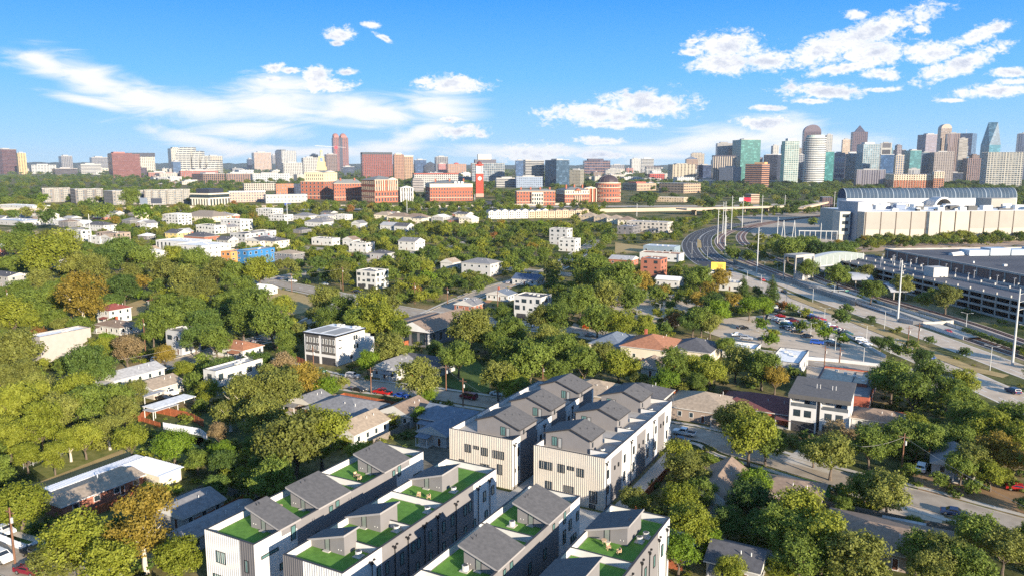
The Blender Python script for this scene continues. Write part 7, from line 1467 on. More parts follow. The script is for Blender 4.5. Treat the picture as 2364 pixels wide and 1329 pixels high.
def rotunda():
    c = P(1403, 466); s = c.y / F; t = thing('domed_rotunda', 'round red brick rotunda with a dark ribbed dome', 'building', c, 0); r = 29 * s; k = 28; h = zat(c, 423); pt = lambda q: [(q * math.cos(2 * math.pi * i / k), q * .9 * math.sin(2 * math.pi * i / k)) for i in range(k)]; OCC.append((c.x, c.y, r + 3, r + 3, 0)); KEEP.append((1372, 404, 1434, 462, 466))
    b = MB(); b.prism(pt(r), 0, h); b.obj('drum', CBR, t)
    for z in (h * .2, h * .76, h - .3): b = MB(); b.prism(pt(r * 1.02), z, z + .9); b.obj('stone_ring', STONE, t)
    for f in range(4):
        for i in range(k):
            a = 2 * math.pi * (i + .5) / k
            if math.sin(a) > .25: continue
            w = window(t, 'F', 0, 0, h * (.06 + .24 * f), 2.3, h * .13, frame=STONE, pane=GL, sub=False, depth=.3); w.location.x, w.location.y = r * .995 * math.cos(a), r * .9 * .995 * math.sin(a); w.rotation_euler.z = math.atan2(math.sin(a) * .9, math.cos(a)) + math.pi / 2
    b = MB(); b.prism(pt(r * .8), h, h + 2 * s); b.obj('attic', STONE, t); d = dome(t, 0, 0, h + 2 * s, r * .78, 16 * s, mat('dark lead dome', (.055, .04, .045), .5, .1), 24)
    for i in range(12):
        a = 6.283 * i / 12; b = MB(); pr = None
        for j in range(7): e = math.pi / 2 * j / 6; p = (r * .79 * math.cos(e) * math.cos(a), r * .79 * math.cos(e) * math.sin(a), h + 2 * s + 16.2 * s * math.sin(e)); (b.tube(pr, p, .35, .35, 4) if pr else None); pr = p
        b.obj('rib', mat('dome rib', (.09, .07, .07), .5, 0), d)
    b = MB(); b.tube((0, 0, h + 18 * s), (0, 0, h + 21 * s), .8 * s, .2 * s, 6); b.obj('finial', BLACK, t); b = MB(); b.box(-r * 1.9, -r * .3, 0, -r * .85, r * .8, h * .72); b.obj('side_wing', CBR, t); roof(t, 'gable', -r * 1.9, -r * .3, -r * .85, r * .8, h * .72, 4 * s, SLT, 'v', .5, STONE); columns(t, -r * 1.85, -r * .95, -r * .3 - 1.5, 0, h * .72, 4, 1.0)
rotunda()
def clock_tower():
    c = P(1107, 455); s = c.y / F; t = thing('clock_tower', 'slender red brick clock tower with white belfry and brown dome', 'clock tower', c, .12); RB = mat('scarlet clock tower brick', (.36, .055, .035), .8, .1, .3); w = 9 * s; z1, z2, z3, z4 = zat(c, 447), zat(c, 414), zat(c, 401), zat(c, 383); KEEP.append((1097, 370, 1117, 452, 455))
    b = MB(); b.box(-w, -w, 0, w, w, z1); b.obj('stone_base', mat('pinkish stone', (.40, .25, .20), .8, .05), t)
    b = MB(); b.box(-w * .95, -w * .95, z1, w * .95, w * .95, z3); b.obj('brick_shaft', RB, t)
    for face, rz in (('F', 0), ('R', math.pi / 2), ('L', -math.pi / 2)):
        b = MB(); k = 16; b.tube((0, -w * .95 - .5, z2 + 1.5 * s), (0, -w * .95, z2 + 1.5 * s), 4.2 * s, 4.2 * s, k); o = b.obj('clock_face', mat('clock face white', (.75, .73, .66), .5, 0), t); o.rotation_euler.z = rz
        b = MB(); b.box(-.35 * s, -w * .95 - .7, z2 + 1.5 * s, .35 * s, -w * .95 - .5, z2 + 4.6 * s); b.box(0, -w * .95 - .7, z2 + 1.2 * s, 2.6 * s, -w * .95 - .5, z2 + 1.8 * s); h_ = b.obj('clock_hand', BLACK, o)
    b = MB(); b.box(-w, -w, z3, w, w, z3 + 1 * s); b.obj('cornice', WHITE, t); b = MB(); q = w * .85
    for x in (-q, q - 3 * s):
        for y in (-q, q - 3 * s): b.box(x, y, z3 + s, x + 3 * s, y + 3 * s, z4)
    b.box(-q * .6, -q * .6, z3 + s, q * .6, q * .6, z4); b.obj('belfry', WHITE, t); b = MB(); b.box(-w, -w, z4, w, w, z4 + 3 * s); b.obj('red_parapet', RB, t); dome(t, 0, 0, z4 + 3 * s, 6.4 * s, 7 * s, mat('brown dome', (.16, .04, .035), .6, .05)); b = MB(); b.tube((0, 0, z4 + 9 * s), (0, 0, z4 + 13 * s), .6 * s, .1 * s, 5); b.obj('finial', BLACK, t)
    LAND.append(('red clock tower', c.x, c.y))
clock_tower()
# columned dark-topped office
def col_office():
    c, rz, Lr, Ll = place(437, 483, 528, 475); s = c.y / F; h = zat(c, 447); t = thing('columned_office', 'office with tall pale columns and a set-back black upper storey', 'building', c, rz); KEEP.append((438, 434, 527, 470, 475)); OCC.append((c.x, c.y + Ll * .5, Lr, Ll, 0)); pale = mat('cream office stone', (.60, .54, .43), .8, .05)
    b = MB(); b.box(0, 0, 0, Lr, Ll, h); b.obj('wall', glass('dark tinted glass', (.03, .045, .05), .15), t); b = MB(); b.box(-.5, -.5, h - 3.2 * s, Lr + .5, Ll + .5, h); b.obj('cornice', pale, t); b = MB(); b.box(-.4, -.4, h * .52, Lr + .4, Ll + .4, h * .62); b.obj('stone_band', pale, t)
    for i in range(7): b = MB(); x = Lr * i / 7; b.box(x, -1, 0, x + 2, -.01, h * .55); b.obj('column', pale, t); b = MB(); y = Ll * i / 7; b.box(-1, y, 0, -.01, y + 2, h * .55); b.obj('column', pale, t)
    b = MB(); b.box(Lr * .15, Ll * .15, h, Lr * .85, Ll * .85, h + 10 * s); b.obj('dark_upper_storey', mat('dark navy cladding', (.035, .04, .055), .5, .1), t)
col_office()
# long grey apartment range: each block a part of one building in four wings
for i, (xl, xc, xr, yt, yb, wc) in enumerate([(94, 100, 160, 436, 468, (.27,.245,.225)), (160, 176, 236, 438, 470, (.22,.20,.19)), (237, 262, 330, 442, 474, (.30,.275,.25)), (331, 335, 382, 440, 474, (.24,.215,.195)), (383, 386, 437, 439, 472, (.32,.30,.27))]):
    t, Lr, Ll, h, s = tower('grey four-storey apartment range above the tan noise wall, %s section' % ['leftmost', 'second', 'third and longest', 'fourth', 'rightmost'][i], xl, xc, xr, yt, yb, (wc, gM, 7, 7.5, .34, .42), (('box', -.01, -.01, 1.01, 1.01, 1.0, (.52,.48,.42)),), cat='apartment block', name='apartment_range')
    for q in range(3): b = MB(); x = Lr * (q + .5) / 3; b.box(x - 4, -1.5, 0, x + 4, -.01, h + 1.2); b.obj('bay', facade('bay facade', (.40, .37, .32), gM, 2.6, 3.6, .5, .45), t)
# rows of townhomes between trees near the freeway, and blue hills
rng = random.Random(12)
for i in range(15):
    x = 1128 + i * 15.5; c, rz, Lr, Ll = place(x - 4, x, x + 12, 506 - i * .25); wc = 'white' if i < 6 else 'tan'; t = thing('row_house', ('white' if i < 6 else 'tan') + ' narrow townhome with grey roof in the long row before the freeway, ' + ['first', 'second', 'third', 'fourth', 'fifth', 'sixth', 'seventh', 'eighth', 'ninth'][i if i < 6 else i - 6] + ' ' + ('white' if i < 6 else 'tan') + ' one', 'townhome', c, rz, 'row of narrow townhomes')
    b = MB(); b.box(0, 0, 0, 8, 14, 8.5 + (i % 3) * .6); b.obj('wall', wm(wc), t); roof(t, 'hip' if i > 8 else 'gable', 0, 0, 8, 14, 8.5 + (i % 3) * .6, 2.2, rm('grey' if i < 9 else 'brown'), 'v', .4); OCC.append((c.x, c.y, 9, 11, 0)); KEEP.append((x, 487, x + 12, 497, 506))
    for z in (1.2, 4.2, 6.4): window(t, 'F', 0, 2.4, z, 1.4, 1.4, sub=False); window(t, 'F', 0, 5.4, z, 1.4, 1.4, sub=False)
# background low-rise buildings, each one its own
adj = ['white', 'cream', 'tan', 'grey', 'brick red', 'beige', 'brown']; acol = [(.66,.64,.6), (.58,.52,.42), (.42,.33,.25), (.32,.31,.31), (.38,.14,.10), (.50,.45,.38), (.24,.17,.13)]
TL = [k for k in T]; usedl = {}
for i in range(820):
    y = 386.5 + (rng.random() ** 1.15) * 50; x = rng.uniform(-40, 2400)
    if i >= 560: y, x = rng.uniform(398, 432), rng.uniform(-20, 760)
    if 1620 < x and y > 432: continue
    if y > 428 and 690 < x < 1440 or (x > 1500 and 424 < y and rng.random() < .7): continue
    w = rng.uniform(14, 50) * (.5 + (y - 384) / 60); hh = (rng.uniform(3, 7) + (y - 386) * .08) * (rng.uniform(1.0, 1.9) if 394 < y < 432 and x < 1650 else 1); ci = rng.choice([0, 0, 0, 1, 1, 2, 3, 4, 5, 5, 6])
    near = min(TL, key=lambda k: abs((k[1] + k[3]) / 2 - x)); kind = rng.choice(['warehouse', 'office', 'apartment block', 'shop building', 'hotel', 'clinic', 'storehouse', 'school']); side = 'left' if x < (near[1] + near[3]) / 2 else 'right'
    dep = 'front' if y > near[5] else 'back'; lab = '%s low %s %s %s the %s' % (adj[ci], kind, 'in front and' if dep == 'front' else 'behind and', side + ' of', ' '.join(near[0].split()[:9]).rstrip(','))
    if lab in usedl or len(lab.split()) > 16: continue
    usedl[lab] = 1; c, rz, Lr, Ll = place(x, x + w * .2, x + w, y); s = c.y / F
    t = thing('low_building', lab, 'building', c, rz); h = min(hh * s, 40); b = MB(); b.box(0, 0, 0, Lr, Ll, h, 0, 1); b.obj('body', [facade('low facade %d %d' % (ci, int(y / 8)), acol[ci], gM, 5 * s, max(3.5, 3.2 * s), .5, .45), mat('pale flat roof', (.50, .48, .45), .85, .2, .05)], t)
    OCC.append((c.x + (Lr * math.cos(rz) - Ll * math.sin(rz)) / 2, c.y + (Lr * math.sin(rz) + Ll * math.cos(rz)) / 2, Lr / 2, Ll / 2, rz))
    b = MB(); b.box(Lr * .3, Ll * .3, h, Lr * .45, Ll * .5, h + 1.6 * s); b.obj('roof_unit', mat('mech grey', (.33, .32, .31), .8, .1), t)
hl = MB()
def hill(x0, x1, D, hts):
    n = len(hts) - 1
    for i in range(n):
        a, b_ = PD(x0 + (x1 - x0) * i / n, 385, D), PD(x0 + (x1 - x0) * (i + 1) / n, 385, D); k = 1.12
        hl.quad((a.x, a.y, 0), (b_.x, b_.y, 0), (b_.x * k, b_.y * k, hts[i+1]), (a.x * k, a.y * k, hts[i]))
        hl.quad((a.x * k, a.y * k, hts[i]), (b_.x * k, b_.y * k, hts[i+1]), (b_.x * 1.2, b_.y * 1.2, 0), (a.x * 1.2, a.y * 1.2, 0))
r_ = random.Random(5); hill(-400, 2800, 9000, [65 + (7.5 * max(0, 1 - (i * 16 - 400) / 1400) + r_.uniform(-1.2, 1.2)) / F * 9000 for i in range(201)])
struct('hills', hl, mat('wooded far hills', (.045, .065, .05), .95, .3, .003))

# small houses scattered through the upper neighbourhood
def in_occ(x, y, r): return any(abs(x - o[0]) < o[2] + r and abs(y - o[1]) < max(o[2], o[3]) + r for o in OCC)
cnt_ = {}; rng = random.Random(21)
for i in range(600):
    y = 486 + 110 * rng.random() ** 1.3; x = rng.uniform(-20, 1380 if y > 510 else 1100); o = P(x, y)
    if sum(cnt_.values()) > 62: break
    if x > 700 and y > 512: continue
    if in_occ(o.x, o.y, 13) or any(math.hypot(p.x - o.x, p.y - o.y) < hw + 9 for pts, hw in ROADS for p in pts) or (430 < x < 640 and y > 560) or (x > 880 and y > 545): continue
    wc = rng.choice(['white', 'grey', 'lgrey', 'cream', 'beige', 'taupe', 'dgrey', 'rust']); rc = rng.choice(['char', 'grey', 'grey', 'lgrey', 'brown', 'tan', 'white']); ty = rng.choice(['gable', 'hip', 'gable', 'hip', 'flat'])
    if ty == 'flat': rc = 'white'; wc = 'white'
    key = (wc, rc, ty); n_ = cnt_.get(key, 0); cnt_[key] = n_ + 1
    zone = ('far left', 'left', 'left centre', 'centre', 'right centre')[min(4, int((x + 20) / 260))]; dist = 'close to the freeway' if y < 510 else ('halfway up the trees' if y < 540 else 'deep among the trees')
    lab = '%s house with %s %s roof, %s, %s' % ({'lgrey': 'pale grey', 'rust': 'red brick'}.get(wc, wc), {'char': 'charcoal', 'lgrey': 'light grey'}.get(rc, rc), ty, zone, dist)
    if lab in usedl: continue
    usedl[lab] = 1; house(lab, x, y, rng.uniform(11, 18), rng.uniform(10, 16), rng.choice([3.2, 5.8, 6]), 0 if ty == 'flat' else rng.uniform(2, 3), ty, wc, rc, rng.choice('uv'), keep=.6)
# ================================================================ planting
rt_ = random.Random(77)
# individual trees read off the photograph: crown centre and radius in photo pixels, shape, leaf colour
HAND = """175 1240 88 R y|330 1205 84 T G|250 1305 75 R y|415 1285 62 R y|120 1300 60 R o|45 1160 70 B y|400 1023 50 B l|513 1043 36 R l|455 1058 34 R g|590 1090 22 U y|520 1118 26 U y|560 1105 22 U y|40 925 62 R y|95 975 55 T y|22 1010 50 R y
135 950 58 R o|205 930 60 R g|250 985 42 L o|195 1005 44 L y|60 1045 38 L y|268 918 46 R g|312 900 36 L o|160 1015 40 L y|35 800 66 R o|28 722 55 R y|52 856 44 R o|80 892 46 R o|12 870 45 R o|200 836 56 R d|245 792 32 R l|292 800 42 L t|232 850 42 R d|190 682 60 T G|140 690 40 L y
75 702 52 R g|42 668 36 R g|130 735 34 R g|92 645 34 R o|286 662 40 R d|325 650 26 R G|120 668 30 R g|100 590 66 R y|38 560 40 R g|150 560 46 R y|30 612 32 R g|55 535 30 R d|165 605 42 R o|215 612 38 R o|282 580 46 R d|243 600 40 R d|332 595 40 R g|378 622 40 R o|430 640 42 R o|300 628 34 R o
400 590 36 R y|450 602 42 R g|500 620 40 R o|470 662 38 R o|540 628 36 R g|560 665 38 R g|600 620 44 R y|590 705 62 R g|628 740 56 R g|560 735 48 R g|655 705 34 R y|380 700 36 R g|352 752 38 T g|430 715 46 R g|470 745 50 R d|500 785 44 R g|520 700 34 R g|385 745 42 T g|450 780 40 R d
748 690 42 R o|790 712 44 R g|858 712 56 R y|830 740 42 R g|920 745 34 R g|885 735 52 R y|895 800 48 R o|848 832 32 R l|965 868 58 R o|1058 818 48 R g|1085 752 60 R o|1120 770 40 R y|1145 790 40 R g|1185 765 46 R g|755 890 34 R l|700 870 50 R G|640 895 68 R o|560 905 62 L o|600 960 60 R o|530 950 50 S o
680 1010 95 R o|740 1000 80 R y|620 1060 52 R d|480 900 34 R y|425 850 28 L y|380 815 30 L G|1180 815 58 R g|1150 870 50 R o|1225 830 60 R g|1260 785 52 R o|1300 810 56 R g|1350 835 50 R g|1430 838 50 R y|1395 815 38 R o|1185 890 42 R y|1290 860 40 R g|600 835 36 R d|660 820 30 R g
900 955 34 U y|990 905 28 R l|965 930 20 T l|1555 840 44 T g|1535 880 40 R l|1640 860 44 R y|1700 830 48 R o|1760 845 50 R g|1790 870 36 R G|1680 800 30 R g|1830 860 26 R g|1730 1000 70 R y|1700 965 58 L o|1770 1020 50 R g|1680 1055 0 R g|1745 1075 46 R l|1920 1040 62 R o|1930 1000 44 R t|1880 1035 40 R g
2010 1020 60 R g|2080 1000 58 S g|2140 1010 50 R g|2050 1130 64 R o|2000 1120 50 R g|2060 870 60 R g|2110 900 58 R g|2150 860 46 R g|2190 900 50 R g|2220 880 42 R y|2225 960 50 R g|2290 980 56 R y|2340 960 50 R g|2250 1030 50 R o|2310 1040 58 R G|2350 1010 50 R y|2220 1075 44 R g|2290 1090 40 R y
1590 1085 58 R o|1570 1150 52 R y|1600 1200 66 R y|1570 1230 54 R l|1620 1130 40 T g|1640 1250 40 R l|1730 1150 62 R d|1850 1180 80 R y|1800 1220 70 R g|1900 1240 84 R y|1980 1290 84 R o|1850 1280 70 R g|2130 1250 60 R g|2190 1230 66 R o|2260 1230 64 R g|2320 1260 62 R o|2230 1300 70 R g|2150 1310 60 R o|1680 1200 46 R d|1745 1210 48 R d
2075 1175 0 R g|1690 1310 44 R y|1800 1310 40 R y|2110 1205 24 B g|1875 1130 26 L o|1430 640 58 R g|1370 625 52 R g|1400 680 46 R o|1340 690 44 R g|1460 690 40 R g|1310 700 40 R g|1290 730 44 R g|1250 730 40 R o|1480 650 34 R G|1380 735 48 R g|1430 745 44 R y|1490 745 30 R y|1560 730 26 R o|1555 738 26 R r|1600 740 34 R d|1525 672 22 S G
1617 640 40 R g|1606 634 24 R g|1660 640 30 R G|1618 690 30 S G|1650 700 38 R d|1690 690 26 S G|1716 660 20 C d|1748 666 16 C d|1783 664 22 C d|1730 706 30 R l|1765 706 28 R l|1808 704 18 S r|1640 665 26 R G|1620 735 38 R g|1640 745 32 R o|1660 715 34 R l|1758 745 22 S l|1785 770 22 S y|1780 780 24 S l|1850 750 22 S g|1885 748 22 S g|1905 765 24 S l|1945 780 20 S l
1942 730 26 R d|1955 712 18 R d|2013 735 14 S d|2076 758 10 S o|2148 783 16 S d|2226 810 18 S d|1865 618 28 R g|1935 632 32 R g|2000 628 28 R o|2012 668 34 R g|2085 655 32 R o|2135 690 24 R g|2185 685 36 R o|2155 678 20 R g|1690 582 24 R g|1728 590 20 R g|1755 550 18 R o|1790 550 16 R g|1820 568 44 S g|1860 565 38 S g|1900 575 40 S d
1940 575 34 S d|1877 512 14 R g|1908 516 14 R g|1720 472 12 R g|1790 482 14 R g|1835 484 14 R d|1865 486 13 R g|100 457 16 R l|60 490 18 R o|110 500 26 R d|95 478 14 R y|330 490 26 R l|360 500 16 R y|300 455 28 R g|240 485 26 R g|205 470 20 R d|30 495 16 R d|2236 1215 20 S g|345 1140 40 L y|505 995 30 L t"""
def occupied(x, y, r):
    for cx, cy, hx, hy, rz in OCC_ARR:
        dx, dy = x - cx, y - cy
        if abs(dx) + abs(dy) > (hx + hy) * 1.5 + 3: continue
        c, s = math.cos(-rz), math.sin(-rz); lx, ly = dx * c - dy * s, dx * s + dy * c
        if abs(lx) < hx + r and abs(ly) < hy + r: return True
    return False
OCC_ARR = OCC + [(*(W(u0 + w / 2, v0 + l / 2).xy), w / 2 + 1.5, l / 2 + 1.5, -AZ) for u0, v0, w, l in ((0, 0, 10.3, 42.6), (16.1, 0, 10.9, 42), (35.6, -26, 9.6, 64), (50.8, -26, 9.9, 64), (7.4, 56.3, 15, 41.6), (27.5, 56, 15, 41.3))]
for u0_, v0_, u1_, v1_ in ((-1, -30, 47, 58), (46, -30, 63, 50), (6, 55, 47, 99)): OCC_ARR.append((*(W((u0_ + u1_) / 2, (v0_ + v1_) / 2).xy), (u1_ - u0_) / 2, (v1_ - v0_) / 2, -AZ))
SEG = []
for pts, hw in ROADS:
    for a, b_ in zip(pts[:-1], pts[1:]): SEG.append((a.x, a.y, b_.x, b_.y, hw))
SEGA = np.array(SEG)
def on_road(x, y, r):
    ax, ay, bx, by, hw = SEGA.T; dx, dy = bx - ax, by - ay; t = np.clip(((x - ax) * dx + (y - ay) * dy) / (dx * dx + dy * dy + 1e-9), 0, 1)
    return bool(np.any(np.hypot(x - ax - t * dx, y - ay - t * dy) < hw + r))
def in_poly(x, y, p):
    c = False; j = len(p) - 1
    for i in range(len(p)):
        if (p[i][1] > y) != (p[j][1] > y) and x < (p[j][0] - p[i][0]) * (y - p[i][1]) / (p[j][1] - p[i][1]) + p[i][0]: c = not c
        j = i
    return c
# board fences round back yards
for o in [q for q in C.objects if q.type == 'EMPTY' and q.get('category') == 'house' and 120 < q.location.y < 310]:
    wl_ = [ch for ch in o.children if ch.name.startswith('wall')]
    if not wl_ or hash_(o['label']) % 5 == 0: continue
    bb = wl_[0].dimensions; x_, y_ = bb.x / 2 + 3, bb.y / 2 + 6; cs, sn = math.cos(-AZ), math.sin(-AZ)
    pt_ = [o.location + Vector((a * cs - b_ * sn, a * sn + b_ * cs, 0)) for a, b_ in ((-x_, 0), (-x_, y_), (x_, y_), (x_, -bb.y / 4))]
    if any(on_road(p.x, p.y, 1) or occupied(p.x, p.y, 0) and (p - o.location).length > 40 for p in pt_) or any(-1 < UV(p)[0] < 48 and -30 < UV(p)[1] < 99 for p in pt_): continue
    fence('wooden_fence', 'board fence round the back yard of the ' + ' '.join(o['label'].split()[:7]), pt_, 1.7, [WOOD, mat('weathered grey fence', (.20, .17, .14), .9, .25, 2)][hash_(o['label']) % 2])
for tok in HAND.replace('\n', '|').split('|'):
    f = tok.split()
    if len(f) < 5: continue
    x, y, r, shp, col = float(f[0]), float(f[1]), float(f[2]), f[3], f[4]
    if r < 3: continue
    b0, Rm = crown_at(x, y, r, shp)
    for _ in range(12):     # nudge off roofs and roads along the view
        if not occupied(b0.x, b0.y, -1.2): break
        b0 = b0 * (1 - .012)
    put_tree(b0, Rm, shp, col, rt_, pale=(x, y) in ((190, 682), (330, 1205), (560, 905), (530, 950), (160, 1015), (250, 985)))
NH = len(TREES); KEEP.append((1612, 597, 1676, 622, 640))
# open ground seen in the photograph: picture polygons no crown may cover
OPEN = [[(592,668),(640,650),(740,650),(890,690),(880,700),(750,690),(700,722),(640,728)], [(1045,700),(1130,668),(1170,650),(1240,640),(1245,652),(1180,668),(1120,705),(1070,722)], [(790,885),(960,890),(1160,915),(1160,938),(1000,925),(800,905)],
 [(1005,855),(1120,850),(1130,900),(1010,900)], [(1560,990),(1660,1005),(1680,1040),(1590,1030)], [(1800,1060),(1850,1060),(1880,1100),(1960,1110),(1940,1125),(1790,1090)], [(2060,1120),(2200,1140),(2364,1170),(2364,1215),(2250,1210),(2100,1170)], [(1990,1180),(2100,1170),(2150,1200),(2100,1250),(2000,1240)],
 [(80,1090),(290,1015),(330,1010),(320,1030),(110,1125)], [(300,960),(460,960),(470,990),(330,1000)], [(340,800),(400,815),(450,820),(440,840),(350,835)], [(262,715),(330,695),(345,710),(290,735)], [(0,1215),(90,1200),(110,1329),(0,1329)], [(870,965),(1030,960),(1040,1030),(880,1040)],
 [(1620,760),(1850,745),(1960,790),(2050,830),(2030,855),(1860,845),(1720,800)], [(1370,690),(1470,672),(1500,690),(1520,720),(1420,715)], [(1180,745),(1240,742),(1240,760),(1180,758)], [(1318,745),(1400,765),(1385,785),(1320,775)], [(1620,900),(2000,860),(2010,900),(1830,905)], [(1975,1010),(2000,1010),(2000,1060),(1975,1060)],
 [(900,700),(1050,700),(1050,740),(960,735)], [(1990,855),(2364,865),(2364,945),(2280,925),(2230,900),(2130,850)], [(1400,560),(1590,555),(1600,600),(1480,600),(1420,590)], [(1585,545),(1700,505),(1900,490),(1930,560),(1790,552),(1700,560),(1800,620),(2364,760),(2364,870),(2100,790),(1820,690),(1600,625)],
 [(1520,1055),(1560,1060),(1530,1150),(1495,1150)], [(1975,575),(2364,560),(2364,760),(2110,690),(1980,640)], [(0,520),(100,505),(205,505),(205,520),(100,528),(0,535)], [(640,486),(1340,480),(1340,485),(640,490)], [(1400,474),(1620,470),(1620,500),(1400,500)], [(1130,498),(1460,505),(1460,512),(1130,505)]]
cell = {}
def crowd(x, y, r, k=.86):
    q = 8.0; i, j = int(x // q), int(y // q)
    for a in range(i - 2, i + 3):
        for b_ in range(j - 2, j + 3):
            for (px_, py_, pr) in cell.get((a, b_), ()):
                if math.hypot(px_ - x, py_ - y) < (pr + r) * k: return True
    return False
def reg(x, y, r): cell.setdefault((int(x // 8.0), int(y // 8.0)), []).append((x, y, r))
for t_ in TREES: reg(t_[0].x, t_[0].y, t_[1])
def blocked(p, Rm, shp):
    if on_road(p.x, p.y, .3) or occupied(p.x, p.y, .8): return True
    for poly in PATCH:
        if in_poly(p.x, p.y, poly): return True
    cx_, cy_, d = topx((p.x, p.y, CZ[shp] * Rm)); rp = Rm / d * F * .85; gy = topx(p)[1]
    for x0, y0, x1, y1, yb in KEEP:
        if gy > yb - 1 and cx_ + rp > x0 and cx_ - rp < x1 and cy_ + rp * .9 > y0 and cy_ - rp * .9 < y1: return True
    for poly in OPEN:
        if in_poly(cx_, cy_, poly): return True
        if any(in_poly(cx_ + a * rp * .8, cy_ + b_ * rp * .7, poly) for a, b_ in ((1, 0), (-1, 0), (0, 1), (0, -1))): return True
    return False
cand = []
for i in range(34000):
    py_ = 482 + 860 * rt_.random() ** 2.6; px__ = rt_.uniform(-80, 2440); cand.append((py_, px__))
for py_, px__ in cand:
    p = P(px__, py_); Rm = rt_.choice([2.2, 3, 3.4, 4, 4.4, 4.8, 5.4, 6.2]) * (1 if py_ > 560 else 1.15)
    if px__ > 1560 and py_ < 760 and px__ > 1560 + (760 - py_) * 0: Rm *= .75
    if p.y > 1150: continue
    if px__ > 1640 and 482 < py_ < 540 and rt_.random() < .6: continue
    if crowd(p.x, p.y, Rm): continue
    shp = rt_.choice('RRRRRTSL') if py_ > 560 else rt_.choice('RRRTS')
    if blocked(p, Rm, shp): continue
    col = rt_.choice('ggggddooyyyo') if px__ < 1000 else rt_.choice('gggggddooyyg')
    if rt_.random() < .03: col = rt_.choice('Grlt')
    put_tree(p, Rm, shp, col, rt_); reg(p.x, p.y, Rm)
# shrubs along walls
for i in range(60):
    px__ = 1990 + rt_.random() * 380; p = P(px__, 566 - (px__ - 1990) * .035 + rt_.uniform(-3, 6)); put_tree(p, rt_.uniform(3, 5.5), rt_.choice('RLS'), rt_.choice('oogdyy'), rt_)
for i in range(16): f = i / 15; p = P(2228 + f * 170, 770 + f * 62); put_tree(p, 1.6, 'B', 'd', rt_)
def apparent(t_): x, y, d = topx((t_[0].x, t_[0].y, CZ[t_[2]] * t_[1])); return t_[1] / d if -60 < x < 2424 and y < 1420 else 0
order = sorted(TREES, key=lambda t_: -apparent(t_) - (0.004 if t_[2] in 'BC' else 0)); big = [t_ for t_ in order if apparent(t_) > 0][:292]; rest = [t_ for t_ in order if not any(t_ is b_ for b_ in big)] if len(order) < 600 else [t_ for t_ in order[0:] if id(t_) not in {id(b_) for b_ in big}]
# labels: colour, habit and the nearest named landmark, ranked by distance
LM = [(l, x, y) for l, x, y in LAND if 60 < y < 480]
def short(l):
    w = l.split()
    for s in (' with ', ' behind ', ' beside ', ' in front', ' by the ', ' standing', ' just ', ' below ', ' between ', ' facing ', ' hidden ', ' next to ', ' left of ', ' right of ', ' under '):
        if s in l and len(l.split(s)[0].split()) >= 4: l = l.split(s)[0]
    return ' '.join(l.split()[:7])
groups = {}
for t_ in big:
    lm = min(LM, key=lambda l: (l[1] - t_[0].x) ** 2 + (l[2] - t_[0].y) ** 2); dx = math.atan2(t_[0].x, t_[0].y) - math.atan2(lm[1], lm[2]); rel = ('behind' if t_[0].y > lm[2] else 'in front of') if abs(dx) < .03 else ('left of' if dx < 0 else 'right of')
    t_ = t_ + (math.hypot(lm[1] - t_[0].x, lm[2] - t_[0].y),); groups.setdefault((t_[3], t_[2], rel, short(lm[0])), []).append(t_)
ORD = ['', 'second nearest ', 'third nearest ', 'fourth nearest ', 'fifth nearest ', 'sixth nearest ', 'seventh nearest ', 'eighth nearest ', 'ninth nearest ', 'tenth nearest '] + ['%dth nearest ' % i for i in range(11, 40)]
for (col, shp, rel, lm), lst in groups.items():
    lst.sort(key=lambda q: q[7])
    for i, (p, Rm, _s, _c, idx, pale, hs, _d) in enumerate(lst):
        lab = '%s%s %s %s %s the %s' % (('nearest ' if len(lst) > 1 and i == 0 else ORD[i]), COLW[col], SHW[shp], 'shrub' if shp == 'U' else 'tree', rel, lm)
        lab = ' '.join(lab.split()[:16])
        t = thing('shrub' if shp == 'U' else 'tree', lab, 'shrub' if shp == 'U' else 'tree', p, rt_.uniform(0, 6.28), 'trees of the neighbourhood'); t.scale = (Rm, Rm, Rm * hs)
        c = bpy.data.objects.new('crown', NEARM[shp, idx]); C.objects.link(c); c.parent = t; c.material_slots[0].link = 'OBJECT'; c.material_slots[0].material = LEAF[col]
        k = bpy.data.objects.new('trunk', TRKM[shp, idx]); C.objects.link(k); k.parent = t
        if pale: k.material_slots[0].link = 'OBJECT'; k.material_slots[0].material = BARKW; k.scale = (1.25, 1.25, 1.2)
# everything smaller: one woodland object instancing the same tree kinds
far_col = bpy.data.collections.new('woodland kinds'); kinds = []
LOWM = {('R', 0): crown_mesh('crown', 3, 2300, .062, 'round'), ('R', 1): crown_mesh('crown', 4, 2300, .062, 'round'), ('T', 0): crown_mesh('crown', 5, 2300, .062, 'tall'), ('S', 0): crown_mesh('crown', 6, 2300, .062, 'wide')}
for (shp, i), me in LOWM.items():
    for col in 'gdoyGrl':
        o = bpy.data.objects.new('k%02d' % len(kinds), me); o.material_slots[0].link = 'OBJECT'; o.material_slots[0].material = LEAF[col]; far_col.objects.link(o); kinds.append((shp, i, col))
kidx = {k: i for i, k in enumerate(kinds)}
P_, S_, I_, R_ = [], [], [], []
def add_far(p, Rm, shp, col, z=0.0, hs=1.0):
    shp = shp if shp in 'RTS' else 'R'; i = rt_.randrange(2) if shp == 'R' else 0; col = col if col in 'gdoyGrl' else 'o'
    P_.append((p.x, p.y, z)); S_.append((Rm, Rm, Rm * hs)); I_.append(kidx[shp, i, col]); R_.append((0, 0, rt_.uniform(0, 6.28)))
for t_ in rest: add_far(t_[0], t_[1], t_[2], t_[3])
